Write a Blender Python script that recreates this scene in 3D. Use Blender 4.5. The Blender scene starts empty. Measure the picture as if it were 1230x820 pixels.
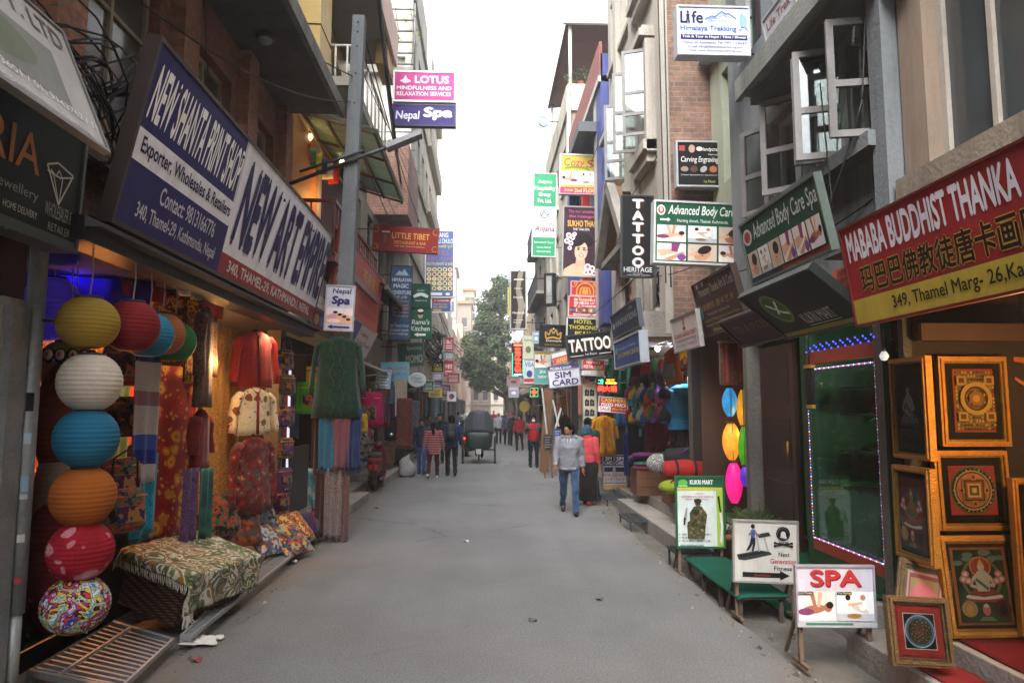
import bpy, bmesh, math, random
from mathutils import Vector as V, Matrix as MX
R = math.radians
SC = bpy.context.scene
COL = SC.collection
# ---------------------------------------------------------------- camera, sky, sun, exposure
CAM = V((0, 0, 1.85)); YAW = 2.432; PIT = 5.57
cd = bpy.data.cameras.new('camera'); cd.lens = 24; cd.sensor_width = 36; cd.clip_start = .05; cd.clip_end = 3000
co = bpy.data.objects.new('camera', cd); COL.objects.link(co)
co.location = CAM; co.rotation_euler = (R(90 + PIT), 0, -R(YAW)); SC.camera = co
W = bpy.data.worlds.new('World'); SC.world = W; W.use_nodes = True
nt = W.node_tree; nt.nodes.clear()
sky = nt.nodes.new('ShaderNodeTexSky'); sky.sky_type = 'NISHITA'; sky.sun_disc = False
sky.sun_elevation = R(48); sky.sun_rotation = R(200); sky.dust_density = 6; sky.air_density = 1.2; sky.ozone_density = 1
hs = nt.nodes.new('ShaderNodeHueSaturation'); hs.inputs['Saturation'].default_value = .16   # thin overcast: nearly white sky
bg = nt.nodes.new('ShaderNodeBackground'); bg.inputs['Strength'].default_value = .15
wo = nt.nodes.new('ShaderNodeOutputWorld')
nt.links.new(sky.outputs[0], hs.inputs['Color']); nt.links.new(hs.outputs[0], bg.inputs['Color']); nt.links.new(bg.outputs[0], wo.inputs['Surface'])
sd = bpy.data.lights.new('sun', 'SUN'); sd.energy = 0.5; sd.angle = R(50); sd.color = (1, .97, .93)
so = bpy.data.objects.new('sun', sd); COL.objects.link(so); so.rotation_euler = (R(42), 0, R(-20))
vs = SC.view_settings; vs.view_transform = 'Standard'; vs.look = 'None'; vs.gamma = 1; vs.use_curve_mapping = False; vs.exposure = 2.25
SC.render.engine = 'CYCLES'
cy = SC.cycles; cy.use_denoising = True; cy.max_bounces = 7; cy.diffuse_bounces = 4; cy.glossy_bounces = 3; cy.transmission_bounces = 4; cy.transparent_max_bounces = 8; cy.caustics_reflective = False; cy.caustics_refractive = False; cy.sample_clamp_indirect = 6

# ---------------------------------------------------------------- rays from photo pixels (1230x820) to planes of the place
_F = V((math.sin(R(YAW)) * math.cos(R(PIT)), math.cos(R(YAW)) * math.cos(R(PIT)), math.sin(R(PIT))))
_Rt = V((math.cos(R(YAW)), -math.sin(R(YAW)), 0)); _Up = _Rt.cross(_F)
def ray(px, py): return _F * 820 + _Rt * (px - 615) + _Up * (410 - py)
def aY(px, py, y): d = ray(px, py); return CAM + d * (y / d.y)
def aX(px, py, x): d = ray(px, py); return CAM + d * (x / d.x)
def aZ(px, py, z=0): d = ray(px, py); return CAM + d * ((z - CAM.z) / d.z)

# ---------------------------------------------------------------- materials
_mc = {}
def hexc(h):
    if not isinstance(h, str): return tuple(h)[:3]
    h = h.lstrip('#'); h = h if len(h) == 6 else ''.join(x + x for x in h); c = [int(h[i:i + 2], 16) / 255 for i in (0, 2, 4)]
    return tuple(x / 12.92 if x <= .04045 else ((x + .055) / 1.055) ** 2.4 for x in c)
def _new(name):
    m = bpy.data.materials.new(name); m.use_nodes = True
    return m, m.node_tree, m.node_tree.nodes['Principled BSDF']
def _n(t, kind, **kw):
    n = t.nodes.new('ShaderNode' + kind)
    for k, v in kw.items():
        if k in n.inputs.keys(): n.inputs[k].default_value = v
        else: setattr(n, k, v)
    return n
def _coord(t, scale=(1, 1, 1)):
    tc = _n(t, 'TexCoord'); mp = _n(t, 'Mapping'); mp.inputs['Scale'].default_value = scale
    t.links.new(tc.outputs['Object'], mp.inputs['Vector']); return mp.outputs[0]
def _mixc(t, fac, a, b, mode='MIX'):
    m = _n(t, 'Mix', data_type='RGBA', blend_type=mode)
    for s, x in ((0, fac), (6, a), (7, b)):
        if hasattr(x, 'is_linked'): t.links.new(x, m.inputs[s])
        else: m.inputs[s].default_value = x if s == 0 else (*x[:3], 1)
    return m.outputs[2]
def _ramp(t, fac, stops, interp='LINEAR'):
    r = _n(t, 'ValToRGB'); e = r.color_ramp; e.interpolation = interp
    while len(e.elements) < len(stops): e.elements.new(.5)
    for el, (p, c) in zip(e.elements, stops): el.position = p; el.color = (*c[:3], 1)
    t.links.new(fac, r.inputs[0]); return r.outputs[0]
def _scale(c, k): return tuple(min(1, x * k) for x in c)
def surf(col, rough=.75, var=.25, sc=3., bump=.15, metal=0., fine=40., spec=.4, stain=0., stretch=(1, 1, 1)):
    """a solid real surface: two scales of tone variation, fine bump and optional run-down stains"""
    col = hexc(col); key = ('s', col, rough, var, sc, bump, metal, fine, spec, stain, stretch)
    if key in _mc: return _mc[key]
    m, t, b = _new('surface'); v = _coord(t, stretch)
    n1 = _n(t, 'TexNoise', Scale=sc, Detail=6, Roughness=.65); t.links.new(v, n1.inputs['Vector'])
    n2 = _n(t, 'TexNoise', Scale=fine, Detail=4); t.links.new(v, n2.inputs['Vector'])
    c = _ramp(t, n1.outputs[0], [(.28, _scale(col, 1 - var)), (.5, col), (.75, _scale(col, 1 + var * .7))])
    c = _mixc(t, .3 * min(1, var * 3), c, _ramp(t, n2.outputs[0], [(.3, _scale(col, .55)), (.7, _scale(col, 1.3))]))
    if stain:
        v2 = _coord(t, (1.6, 1.6, .18)); n3 = _n(t, 'TexNoise', Scale=2.2, Detail=7, Roughness=.7); t.links.new(v2, n3.inputs['Vector'])
        f = _ramp(t, n3.outputs[0], [(.48, (0, 0, 0)), (.72, (1, 1, 1))])
        mu = _n(t, 'Math', operation='MULTIPLY'); t.links.new(f, mu.inputs[0]); mu.inputs[1].default_value = stain
        c = _mixc(t, mu.outputs[0], c, _scale(col, .32))
    t.links.new(c, b.inputs['Base Color'])
    rr = _n(t, 'MapRange'); rr.inputs['To Min'].default_value = max(.05, rough - .12); rr.inputs['To Max'].default_value = min(1, rough + .12)
    t.links.new(n2.outputs[0], rr.inputs['Value']); t.links.new(rr.outputs[0], b.inputs['Roughness'])
    b.inputs['Metallic'].default_value = metal; b.inputs['Specular IOR Level'].default_value = spec
    if bump:
        bp = _n(t, 'Bump', Strength=bump, Distance=.02); t.links.new(n2.outputs[0], bp.inputs['Height']); t.links.new(bp.outputs[0], b.inputs['Normal'])
    _mc[key] = m; return m
def ink(col, rough=.5):
    """printed vinyl / paint on a sign: sun-faded, a little dusty"""
    col = hexc(col); gy = sum(col) / 3; col = tuple((x * .88 + gy * .12) * .92 for x in col); key = ('i', col, rough)
    if key in _mc: return _mc[key]
    m, t, b = _new('print_ink'); v = _coord(t, (1.6, 1.6, .35))
    n1 = _n(t, 'TexNoise', Scale=2.5, Detail=9, Roughness=.75); t.links.new(v, n1.inputs['Vector'])
    g = sum(col) / 3
    c = _ramp(t, n1.outputs[0], [(.3, tuple(x * .66 + g * .04 + .004 for x in col)), (.55, col), (.8, tuple(min(1, x * .93 + .035) for x in col))])
    t.links.new(c, b.inputs['Base Color']); b.inputs['Roughness'].default_value = rough; b.inputs['Specular IOR Level'].default_value = .12
    _mc[key] = m; return m
def glow(col, s=3., name='lamp_glow'):
    col = hexc(col); key = ('g', col, s)
    if key in _mc: return _mc[key]
    m, t, b = _new(name); b.inputs['Base Color'].default_value = (*_scale(col, .5), 1)
    b.inputs['Emission Color'].default_value = (*col, 1); b.inputs['Emission Strength'].default_value = s
    _mc[key] = m; return m
def paperlamp(col, s):
    """paper lantern lit from inside: glow mottled like paper fibres"""
    col = hexc(col); key = ('pl', col, s)
    if key in _mc: return _mc[key]
    m, t, b = _new('lit_paper'); v = _coord(t)
    n1 = _n(t, 'TexNoise', Scale=9, Detail=5); t.links.new(v, n1.inputs['Vector'])
    c = _ramp(t, n1.outputs[0], [(.3, _scale(col, .6)), (.7, col)])
    t.links.new(c, b.inputs['Base Color']); t.links.new(c, b.inputs['Emission Color']); b.inputs['Emission Strength'].default_value = s * .24
    _mc[key] = m; return m
def brick(c1='#a5523a', c2='#8a4030', mortar='#9a8f84', bw=.23, bh=.075, sc=1., rough=.85):
    key = ('b', c1, c2, mortar, bw, bh)
    if key in _mc: return _mc[key]
    m, t, b = _new('brickwork'); tc = _n(t, 'TexCoord'); sp = _n(t, 'SeparateXYZ'); t.links.new(tc.outputs['Object'], sp.inputs[0])
    ad = _n(t, 'Math', operation='ADD'); t.links.new(sp.outputs[0], ad.inputs[0]); t.links.new(sp.outputs[1], ad.inputs[1])
    cb = _n(t, 'CombineXYZ'); t.links.new(ad.outputs[0], cb.inputs[0]); t.links.new(sp.outputs[2], cb.inputs[1])
    br = _n(t, 'TexBrick'); br.inputs['Scale'].default_value = 1; br.inputs['Brick Width'].default_value = bw; br.inputs['Row Height'].default_value = bh
    br.inputs['Mortar Size'].default_value = .009; br.inputs['Mortar Smooth'].default_value = .3; br.inputs['Bias'].default_value = -.1
    for k, c in (('Color1', c1), ('Color2', c2), ('Mortar', mortar)): br.inputs[k].default_value = (*hexc(c), 1)
    t.links.new(cb.outputs[0], br.inputs['Vector'])
    n1 = _n(t, 'TexNoise', Scale=1.3, Detail=8, Roughness=.7); t.links.new(tc.outputs['Object'], n1.inputs['Vector'])
    n2 = _n(t, 'TexNoise', Scale=14, Detail=4); t.links.new(tc.outputs['Object'], n2.inputs['Vector'])
    c = _mixc(t, 1, br.outputs[0], _ramp(t, n1.outputs[0], [(.3, (.5, .48, .46)), (.7, (1.15, 1.12, 1.1))]), 'MULTIPLY')
    c = _mixc(t, 1, c, _ramp(t, n2.outputs[0], [(.3, (.7, .7, .7)), (.7, (1.15, 1.15, 1.15))]), 'MULTIPLY')
    t.links.new(c, b.inputs['Base Color']); b.inputs['Roughness'].default_value = rough
    bp = _n(t, 'Bump', Strength=.7, Distance=.012); bp.invert = True; t.links.new(br.outputs['Fac'], bp.inputs['Height']); t.links.new(bp.outputs[0], b.inputs['Normal'])
    _mc[key] = m; return m
def fab(cols, kind='plain', sc=8., rough=.9, sheen=.15):
    """woven cloth; kinds: plain, floral, patch, stripe_h, stripe_v, paisley, knit"""
    cols = tuple(hexc(c) for c in cols); key = ('f', cols, kind, sc, rough)
    if key in _mc: return _mc[key]
    m, t, b = _new('cloth'); v = _coord(t); k = len(cols)
    if kind == 'plain':
        n = _n(t, 'TexNoise', Scale=sc, Detail=5); t.links.new(v, n.inputs['Vector'])
        c = _ramp(t, n.outputs[0], [(.3, _scale(cols[0], .7)), (.7, _scale(cols[-1], 1.1))])
    elif kind == 'patch':
        n = _n(t, 'TexVoronoi', Scale=sc, distance='MANHATTAN'); t.links.new(v, n.inputs['Vector'])
        sp = _n(t, 'SeparateColor'); t.links.new(n.outputs['Color'], sp.inputs[0])
        c = _ramp(t, sp.outputs[0], [(i / k, cc) for i, cc in enumerate(cols)], 'CONSTANT')
        n2 = _n(t, 'TexVoronoi', Scale=sc * 2.7); t.links.new(v, n2.inputs['Vector'])
        c = _mixc(t, _ramp(t, n2.outputs['Distance'], [(.18, (.7, .7, .7)), (.26, (0, 0, 0))]), c, cols[1])
    elif kind == 'floral':
        nz = _n(t, 'TexNoise', Scale=sc * .6, Detail=3); t.links.new(v, nz.inputs['Vector'])
        mx = _mixc(t, .14, v, nz.outputs['Color'])
        n = _n(t, 'TexVoronoi', Scale=sc); t.links.new(mx, n.inputs['Vector'])
        c = _ramp(t, n.outputs['Distance'], [(min(1, .02 + .62 * i / max(1, k - 1)), cc) for i, cc in enumerate(cols)], 'CONSTANT')
        n2 = _n(t, 'TexVoronoi', Scale=sc * 2.3); t.links.new(mx, n2.inputs['Vector'])
        c = _mixc(t, _ramp(t, n2.outputs['Distance'], [(.2, (.8, .8, .8)), (.3, (0, 0, 0))]), c, cols[min(1, k - 1)])
    elif kind == 'paisley':
        n = _n(t, 'TexNoise', Scale=sc, Detail=2, Distortion=2.5); t.links.new(v, n.inputs['Vector'])
        st = []
        for i in range(9): st.append((.25 + .055 * i, cols[i % k]))
        c = _ramp(t, n.outputs[0], st, 'CONSTANT')
    else:
        ax = {'stripe_h': 'Z', 'stripe_v': 'DIAGONAL', 'knit': 'Z'}[kind]
        n = _n(t, 'TexWave', wave_type='BANDS', bands_direction=ax, wave_profile='SAW'); n.inputs['Scale'].default_value = sc
        n.inputs['Distortion'].default_value = .15 if kind != 'knit' else 1.2
        n.inputs['Detail Scale'].default_value = 6
        t.links.new(v, n.inputs['Vector'])
        c = _ramp(t, n.outputs['Fac'], [(i / k, cc) for i, cc in enumerate(cols)], 'CONSTANT')
    nf = _n(t, 'TexNoise', Scale=160, Detail=2); t.links.new(v, nf.inputs['Vector'])
    c = _mixc(t, 1, c, _ramp(t, nf.outputs[0], [(.3, (.72, .72, .72)), (.7, (1.15, 1.15, 1.15))]), 'MULTIPLY')
    t.links.new(c, b.inputs['Base Color']); b.inputs['Roughness'].default_value = rough; b.inputs['Specular IOR Level'].default_value = .15
    b.inputs['Sheen Weight'].default_value = sheen
    bp = _n(t, 'Bump', Strength=.25, Distance=.004); t.links.new(nf.outputs[0], bp.inputs['Height']); t.links.new(bp.outputs[0], b.inputs['Normal'])
    _mc[key] = m; return m
def pane_mat(col='#20262c', rough=.06):
    key = ('pane', col, rough)
    if key in _mc: return _mc[key]
    m, t, b = _new('window_glass'); b.inputs['Base Color'].default_value = (*hexc(col), 1); b.inputs['Roughness'].default_value = rough; b.inputs['Specular IOR Level'].default_value = .6
    n = _n(t, 'TexNoise', Scale=.9, Detail=2); t.links.new(_coord(t), n.inputs['Vector'])
    bp = _n(t, 'Bump', Strength=.06, Distance=.05); t.links.new(n.outputs[0], bp.inputs['Height']); t.links.new(bp.outputs[0], b.inputs['Normal'])
    _mc[key] = m; return m
def clear_glass(f=.14):
    key = ('clear', f)
    if key in _mc: return _mc[key]
    m, t, b = _new('clear_glass'); o = t.nodes['Material Output']; tr = _n(t, 'BsdfTransparent'); gl = _n(t, 'BsdfGlossy', Roughness=.03); gl.inputs[0].default_value = (.42, .44, .46, 1)
    tr.inputs[0].default_value = (.86, .9, .88, 1); fr = _n(t, 'LayerWeight', Blend=.35); mr = _n(t, 'MapRange'); mr.inputs['To Min'].default_value = f; mr.inputs['To Max'].default_value = min(.8, f * 3)
    t.links.new(fr.outputs['Fresnel'], mr.inputs['Value'])
    mx = _n(t, 'MixShader'); t.links.new(mr.outputs[0], mx.inputs[0]); t.links.new(tr.outputs[0], mx.inputs[1]); t.links.new(gl.outputs[0], mx.inputs[2]); t.links.new(mx.outputs[0], o.inputs['Surface'])
    _mc[key] = m; return m
def corrug(c='#9fb8a6'):
    m, t, b = _new('corrugated_sheet'); v = _coord(t); n = _n(t, 'TexNoise', Scale=2.5, Detail=7, Roughness=.7); t.links.new(v, n.inputs['Vector']); c = hexc(c)
    t.links.new(_ramp(t, n.outputs[0], [(.35, _scale(c, .45)), (.55, c), (.7, _scale(c, 1.2))]), b.inputs['Base Color']); b.inputs['Roughness'].default_value = .6
    w = _n(t, 'TexWave', bands_direction='Y'); w.inputs['Scale'].default_value = 4; t.links.new(v, w.inputs['Vector'])
    bp = _n(t, 'Bump', Strength=.6, Distance=.02); t.links.new(w.outputs['Fac'], bp.inputs['Height']); t.links.new(bp.outputs[0], b.inputs['Normal']); tl = _n(t, 'BsdfTranslucent'); tl.inputs[0].default_value = (*_scale(c, .9), 1); mx = _n(t, 'MixShader'); mx.inputs[0].default_value = .45; t.links.new(b.outputs[0], mx.inputs[1]); t.links.new(tl.outputs[0], mx.inputs[2]); t.links.new(mx.outputs[0], t.nodes['Material Output'].inputs['Surface']); return m

# ---------------------------------------------------------------- mesh builder
ORG = {}
class MB:
    def __init__(s): s.v = []; s.f = []; s.m = []; s.s = []; s.mats = []
    def mi(s, mat):
        if mat not in s.mats: s.mats.append(mat)
        return s.mats.index(mat)
    def add(s, vs, fs, mat, smooth=False, M=None):
        o = len(s.v); i = s.mi(mat)
        s.v.extend([(M @ V(p)) if M is not None else V(p) for p in vs])
        for f in fs: s.f.append([o + k for k in f]); s.m.append(i); s.s.append(smooth)
        return s
    def bx(s, x0, x1, y0, y1, z0, z1, mat, M=None):
        return s.add([(x0, y0, z0), (x1, y0, z0), (x1, y1, z0), (x0, y1, z0), (x0, y0, z1), (x1, y0, z1), (x1, y1, z1), (x0, y1, z1)],
                     [(0, 3, 2, 1), (4, 5, 6, 7), (0, 1, 5, 4), (1, 2, 6, 5), (2, 3, 7, 6), (3, 0, 4, 7)], mat, False, M)
    def bar(s, a, b, w, h, mat, up=(0, 0, 1)):
        """square bar from a to b"""
        a, b = V(a), V(b); d = b - a; L = d.length
        if L < 1e-6: return s
        d.normalize(); u = V(up)
        if abs(d.dot(u)) > .98: u = V((0, 1, 0))
        r = d.cross(u).normalized(); u = r.cross(d)
        M = MX((r, d, u)).transposed().to_4x4(); M.translation = a
        return s.bx(-w / 2, w / 2, 0, L, -h / 2, h / 2, mat, M)
    def quad(s, pts, mat): return s.add(pts, [tuple(range(len(pts)))], mat)
    def prism(s, poly, z0, z1, mat, M=None):
        n = len(poly); vs = [(x, y, z0) for x, y in poly] + [(x, y, z1) for x, y in poly]
        return s.add(vs, [tuple(range(n - 1, -1, -1)), tuple(range(n, 2 * n))] + [(i, (i + 1) % n, n + (i + 1) % n, n + i) for i in range(n)], mat, False, M)
    def tube(s, path, r, mat, n=8, M=None, sq=1.):
        path = [V(p) for p in path]; k = len(path); rs = r if isinstance(r, (list, tuple)) else [r] * k; vs = []; pu = None
        for i, p in enumerate(path):
            d = (path[min(i + 1, k - 1)] - path[max(i - 1, 0)]).normalized()
            if pu is None:
                u = V((0, 0, 1)) if abs(d.z) < .9 else V((0, 1, 0))
            else: u = pu
            a = d.cross(u)
            if a.length < 1e-5: a = d.cross(V((1, 0, 0)))
            a.normalize(); u = a.cross(d).normalized(); pu = u
            for j in range(n):
                th = 2 * math.pi * j / n; vs.append(p + a * math.cos(th) * rs[i] + u * math.sin(th) * rs[i] * sq)
        fs = [(i * n + j, i * n + (j + 1) % n, (i + 1) * n + (j + 1) % n, (i + 1) * n + j) for i in range(k - 1) for j in range(n)]
        fs += [tuple(range(n - 1, -1, -1)), tuple((k - 1) * n + j for j in range(n))]
        return s.add(vs, fs, mat, n > 5, M)
    def lathe(s, prof, mat, n=24, M=None, smooth=True):
        k = len(prof); vs = [(r * math.cos(2 * math.pi * j / n), r * math.sin(2 * math.pi * j / n), z) for r, z in prof for j in range(n)]
        fs = [(i * n + j, i * n + (j + 1) % n, (i + 1) * n + (j + 1) % n, (i + 1) * n + j) for i in range(k - 1) for j in range(n)]
        return s.add(vs, fs + [tuple(range(n - 1, -1, -1)), tuple((k - 1) * n + j for j in range(n))], mat, smooth, M)
    def loft(s, rings, mat, n=20, M=None, fold=None):
        """rings: (cx, cy, z, half width x, half depth y)"""
        vs = []
        for i, (cx, cyy, z, a, b) in enumerate(rings):
            for j in range(n):
                th = 2 * math.pi * j / n; k = 1 + (fold(i / (len(rings) - 1), th) if fold else 0)
                vs.append((cx + a * math.cos(th) * k, cyy + b * math.sin(th) * k, z))
        k = len(rings)
        fs = [(i * n + j, i * n + (j + 1) % n, (i + 1) * n + (j + 1) % n, (i + 1) * n + j) for i in range(k - 1) for j in range(n)]
        return s.add(vs, fs + [tuple(range(n - 1, -1, -1)), tuple((k - 1) * n + j for j in range(n))], mat, True, M)
    def ball(s, c, rx, ry, rz, mat, n=12, M=None):
        k = n // 2 + 1; vs = [(c[0] + rx * math.sin(math.pi * i / k) * math.cos(2 * math.pi * j / n), c[1] + ry * math.sin(math.pi * i / k) * math.sin(2 * math.pi * j / n), c[2] + rz * math.cos(math.pi * i / k)) for i in range(1, k) for j in range(n)]
        vs += [(c[0], c[1], c[2] + rz), (c[0], c[1], c[2] - rz)]; q = k - 1
        fs = [(i * n + (j + 1) % n, i * n + j, (i + 1) * n + j, (i + 1) * n + (j + 1) % n) for i in range(q - 1) for j in range(n)]
        fs += [(q * n, j, (j + 1) % n) for j in range(n)] + [(q * n + 1, (q - 1) * n + (j + 1) % n, (q - 1) * n + j) for j in range(n)]
        return s.add(vs, fs, mat, True, M)
    def sheet(s, fn, nu, nv, mat, th=.006):
        """a cloth with thickness: fn(u,v)->point; u,v in 0..1"""
        P = [[V(fn(i / nu, j / nv)) for j in range(nv + 1)] for i in range(nu + 1)]
        def nrm(i, j):
            a = P[min(i + 1, nu)][j] - P[max(i - 1, 0)][j]; b = P[i][min(j + 1, nv)] - P[i][max(j - 1, 0)]
            c = a.cross(b); return c.normalized() if c.length > 1e-9 else V((0, 0, 1))
        w = nv + 1; N = (nu + 1) * w
        vs = [P[i][j] + nrm(i, j) * th / 2 for i in range(nu + 1) for j in range(w)] + [P[i][j] - nrm(i, j) * th / 2 for i in range(nu + 1) for j in range(w)]
        fs = []
        for i in range(nu):
            for j in range(nv):
                a, b, c, d = i * w + j, (i + 1) * w + j, (i + 1) * w + j + 1, i * w + j + 1
                fs += [(a, b, c, d), (N + d, N + c, N + b, N + a)]
        for i in range(nu): fs += [(i * w, N + i * w, N + (i + 1) * w, (i + 1) * w), (i * w + nv, (i + 1) * w + nv, N + (i + 1) * w + nv, N + i * w + nv)]
        for j in range(nv): fs += [(j, j + 1, N + j + 1, N + j), (nu * w + j, N + nu * w + j, N + nu * w + j + 1, nu * w + j + 1)]
        return s.add(vs, fs, mat, True)
    def build(s, name, parent=None, org=None, bevel=0, local=False):
        if parent is not None and org is None: org = ORG.get(parent.name, V())
        org = V(org) if org is not None else V()
        me = bpy.data.meshes.new(name); d = V() if local else org
        me.from_pydata([tuple(p - d) for p in s.v], [], s.f)
        for m in s.mats: me.materials.append(m)
        me.polygons.foreach_set('material_index', s.m); me.polygons.foreach_set('use_smooth', s.s); me.update()
        o = bpy.data.objects.new(name, me); COL.objects.link(o); ORG[o.name] = org
        if parent is not None: o.parent = parent
        else: o.location = org
        if bevel:
            bm = o.modifiers.new('bevel', 'BEVEL'); bm.width = bevel; bm.segments = 2; bm.limit_method = 'ANGLE'; bm.angle_limit = R(40)
        return o
def tag(o, label, cat, group=None):
    o['label'] = label; o['category'] = cat
    if group: o['group'] = group
    return o
def thing(name, label, cat, loc, group=None):
    o = bpy.data.objects.new(name, None); COL.objects.link(o); o.location = loc; o.empty_display_size = .2; ORG[o.name] = V(loc)
    return tag(o, label, cat, group)
def struct(mb, name, bevel=0):
    o = mb.build(name, bevel=bevel); o['kind'] = 'structure'; return o
def dup(root, loc, rotz=None, label=None, scale=None):
    def cp(o, par):
        c = o.copy(); COL.objects.link(c); ORG[c.name] = ORG.get(o.name, V())
        if par is not None: c.parent = par
        for ch in list(o.children): cp(ch, c)
        return c
    c = cp(root, None); c.location = loc; ORG[c.name] = V(loc)
    if rotz is not None: c.rotation_euler = (0, 0, rotz)
    if label: c['label'] = label
    if scale: c.scale = (scale,) * 3
    return c
def lamp(name, loc, energy, col, r=.05, parent=None, kind='POINT', rot=None, spot=90):
    l = bpy.data.lights.new(name, kind); l.energy = energy; l.color = hexc(col); l.shadow_soft_size = r
    if kind == 'SPOT': l.spot_size = R(spot); l.spot_blend = .5
    o = bpy.data.objects.new(name, l); COL.objects.link(o); o.location = loc
    if rot: o.rotation_euler = rot
    return o
_tx = {}
def text_mesh(st, bold=0., res=3):
    key = (st, bold)
    if key in _tx: return _tx[key]
    c = bpy.data.curves.new('t', 'FONT'); c.body = st; c.resolution_u = res; c.offset = bold; c.fill_mode = 'FRONT'
    o = bpy.data.objects.new('t', c); COL.objects.link(o)
    dg = bpy.context.evaluated_depsgraph_get(); me = bpy.data.meshes.new_from_object(o.evaluated_get(dg))
    vs = [tuple(v.co) for v in me.vertices]; fs = [tuple(p.vertices) for p in me.polygons]
    bpy.data.objects.remove(o); bpy.data.curves.remove(c); bpy.data.meshes.remove(me)
    if vs:
        x0 = min(v[0] for v in vs); x1 = max(v[0] for v in vs); y0 = min(v[1] for v in vs); y1 = max(v[1] for v in vs)
    else: x0 = y0 = 0; x1 = y1 = 1
    _tx[key] = (vs, fs, x0, x1, y0, y1); return _tx[key]

# ---------------------------------------------------------------- sign boards
class Sign:
    """board given by three corners of the place; print is laid out in (u right, v down) fractions of its face"""
    def __init__(s, label, TL, TR, BL, bgc, frame=None, fw=.025, th=.05, name='shop_sign', cat='sign', group=None, parent=None, root=None):
        TL, TR, BL = V(TL), V(TR), V(BL)
        s.w = (TR - TL).length; s.x = (TR - TL).normalized(); d = BL - TL; d -= s.x * d.dot(s.x); s.h = d.length; y = -d.normalized(); z = s.x.cross(y)
        s.M = MX((s.x, y, z)).transposed().to_4x4(); s.M.translation = TL; s.z = z; s.TL = TL; s.y = y; s.th = th
        c = TL + s.x * s.w / 2 - y * s.h
        s.root = root or thing(name, label, cat, c, group)
        p = MB(); p.bx(0, s.w, -s.h, 0, -th, 0, ink(bgc), s.M); s.panel = p.build('panel', s.root)
        if frame:
            f = MB(); m = surf(frame, .45, .2, 6, .05, .3); e = fw
            f.bx(-e * .4, s.w + e * .4, -e * .7, e * .4, -th - .004, .012, m, s.M); f.bx(-e * .4, s.w + e * .4, -s.h - e * .4, -s.h + e * .7, -th - .004, .012, m, s.M)
            f.bx(-e * .4, e * .7, -s.h + e * .7, -e * .7, -th - .004, .012, m, s.M); f.bx(s.w - e * .7, s.w + e * .4, -s.h + e * .7, -e * .7, -th - .004, .012, m, s.M)
            f.build('frame', s.root)
        s.p = MB(); s.t = MB(); s.k = 0
    def up(s): s.k += 1; return .0015 + .0005 * min(s.k, 30) + .00006 * max(0, s.k - 30)
    def rect(s, u0, v0, u1, v1, c, emit=0): return s.poly([(u0, v0), (u1, v0), (u1, v1), (u0, v1)], c, emit)
    def poly(s, pts, c, emit=0):
        z = s.up(); vs = [(u * s.w, -v * s.h, z) for u, v in pts]
        a = sum(vs[i][0] * vs[(i + 1) % len(vs)][1] - vs[(i + 1) % len(vs)][0] * vs[i][1] for i in range(len(vs)))
        f = tuple(range(len(vs))); s.p.add(vs, [f if a > 0 else f[::-1]], glow(c, emit) if emit else ink(c), False, s.M); return s
    def ell(s, u, v, ru, rv, c, a0=0, a1=360, rot=0, n=22, emit=0):
        """ru in width fractions, rv in height fractions"""
        A, B = ru * s.w, rv * s.h; q = R(rot); pts = []
        for i in range(n + (a1 - a0 < 360)):
            t = R(a0 + (a1 - a0) * i / n); x, y = A * math.cos(t), B * math.sin(t)
            pts.append((u + (x * math.cos(q) - y * math.sin(q)) / s.w, v - (x * math.sin(q) + y * math.cos(q)) / s.h))
        return s.poly(pts, c, emit)
    def ring(s, u, v, r, wd, c, n=32, sq=1):
        """circle of radius r metres, line width wd"""
        z = s.up(); vs = []
        for k in range(n):
            t = 2 * math.pi * k / n
            for rr in (r - wd / 2, r + wd / 2): vs.append((u * s.w + rr * math.cos(t), -v * s.h + rr * math.sin(t) * sq, z))
        s.p.add(vs, [(2 * k, 2 * k + 1, (2 * k + 3) % (2 * n), (2 * k + 2) % (2 * n)) for k in range(n)], ink(c), False, s.M); return s
    def line(s, pts, wd, c, emit=0):
        z = s.up()
        for (u0, v0), (u1, v1) in zip(pts, pts[1:]):
            a = V((u0 * s.w, -v0 * s.h)); b = V((u1 * s.w, -v1 * s.h)); d = b - a
            if d.length < 1e-6: continue
            n = V((-d.y, d.x)).normalized() * wd / 2
            s.p.add([(*(a - n), z), (*(b - n), z), (*(b + n), z), (*(a + n), z)], [(0, 1, 2, 3)], glow(c, emit) if emit else ink(c), False, s.M)
        return s
    def text(s, st, u0, v0, u1, v1, c, bold=.01, it=0., keep=False, emit=0):
        vs, fs, x0, x1, y0, y1 = text_mesh(st, min(bold, 0))
        if not vs: return s
        ex = max(0, bold) * 1.1; x0 -= ex; x1 += ex; y0 -= ex; y1 += ex
        W_, H_ = (u1 - u0) * s.w, (v1 - v0) * s.h; sx = W_ / (x1 - x0); sy = H_ / (y1 - y0)
        if keep:
            k = min(sx, sy); ox = (W_ - k * (x1 - x0)) / 2; oy = (H_ - k * (y1 - y0)) / 2; sx = sy = k
        else: ox = oy = 0
        z = s.up() + .001
        for i, (dx, dy) in enumerate(((0, 0), (1, 0), (-1, 0), (0, 1), (0, -1)) if ex > .003 else ((0, 0),)):   # heavier strokes
            out = []
            for p in vs:
                yy = (p[1] + dy * ex - y0) * sy; out.append((u0 * s.w + ox + (p[0] + dx * ex - x0) * sx + it * yy, -v1 * s.h + oy + yy, z + .00012 * i))
            s.t.add(out, fs, glow(c, emit) if emit else ink(c), False, s.M)
        return s
    def done(s):
        if s.p.f: s.p.build('picture_print', s.root)
        if s.t.f: s.t.build('lettering', s.root)
        return s.root
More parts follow.
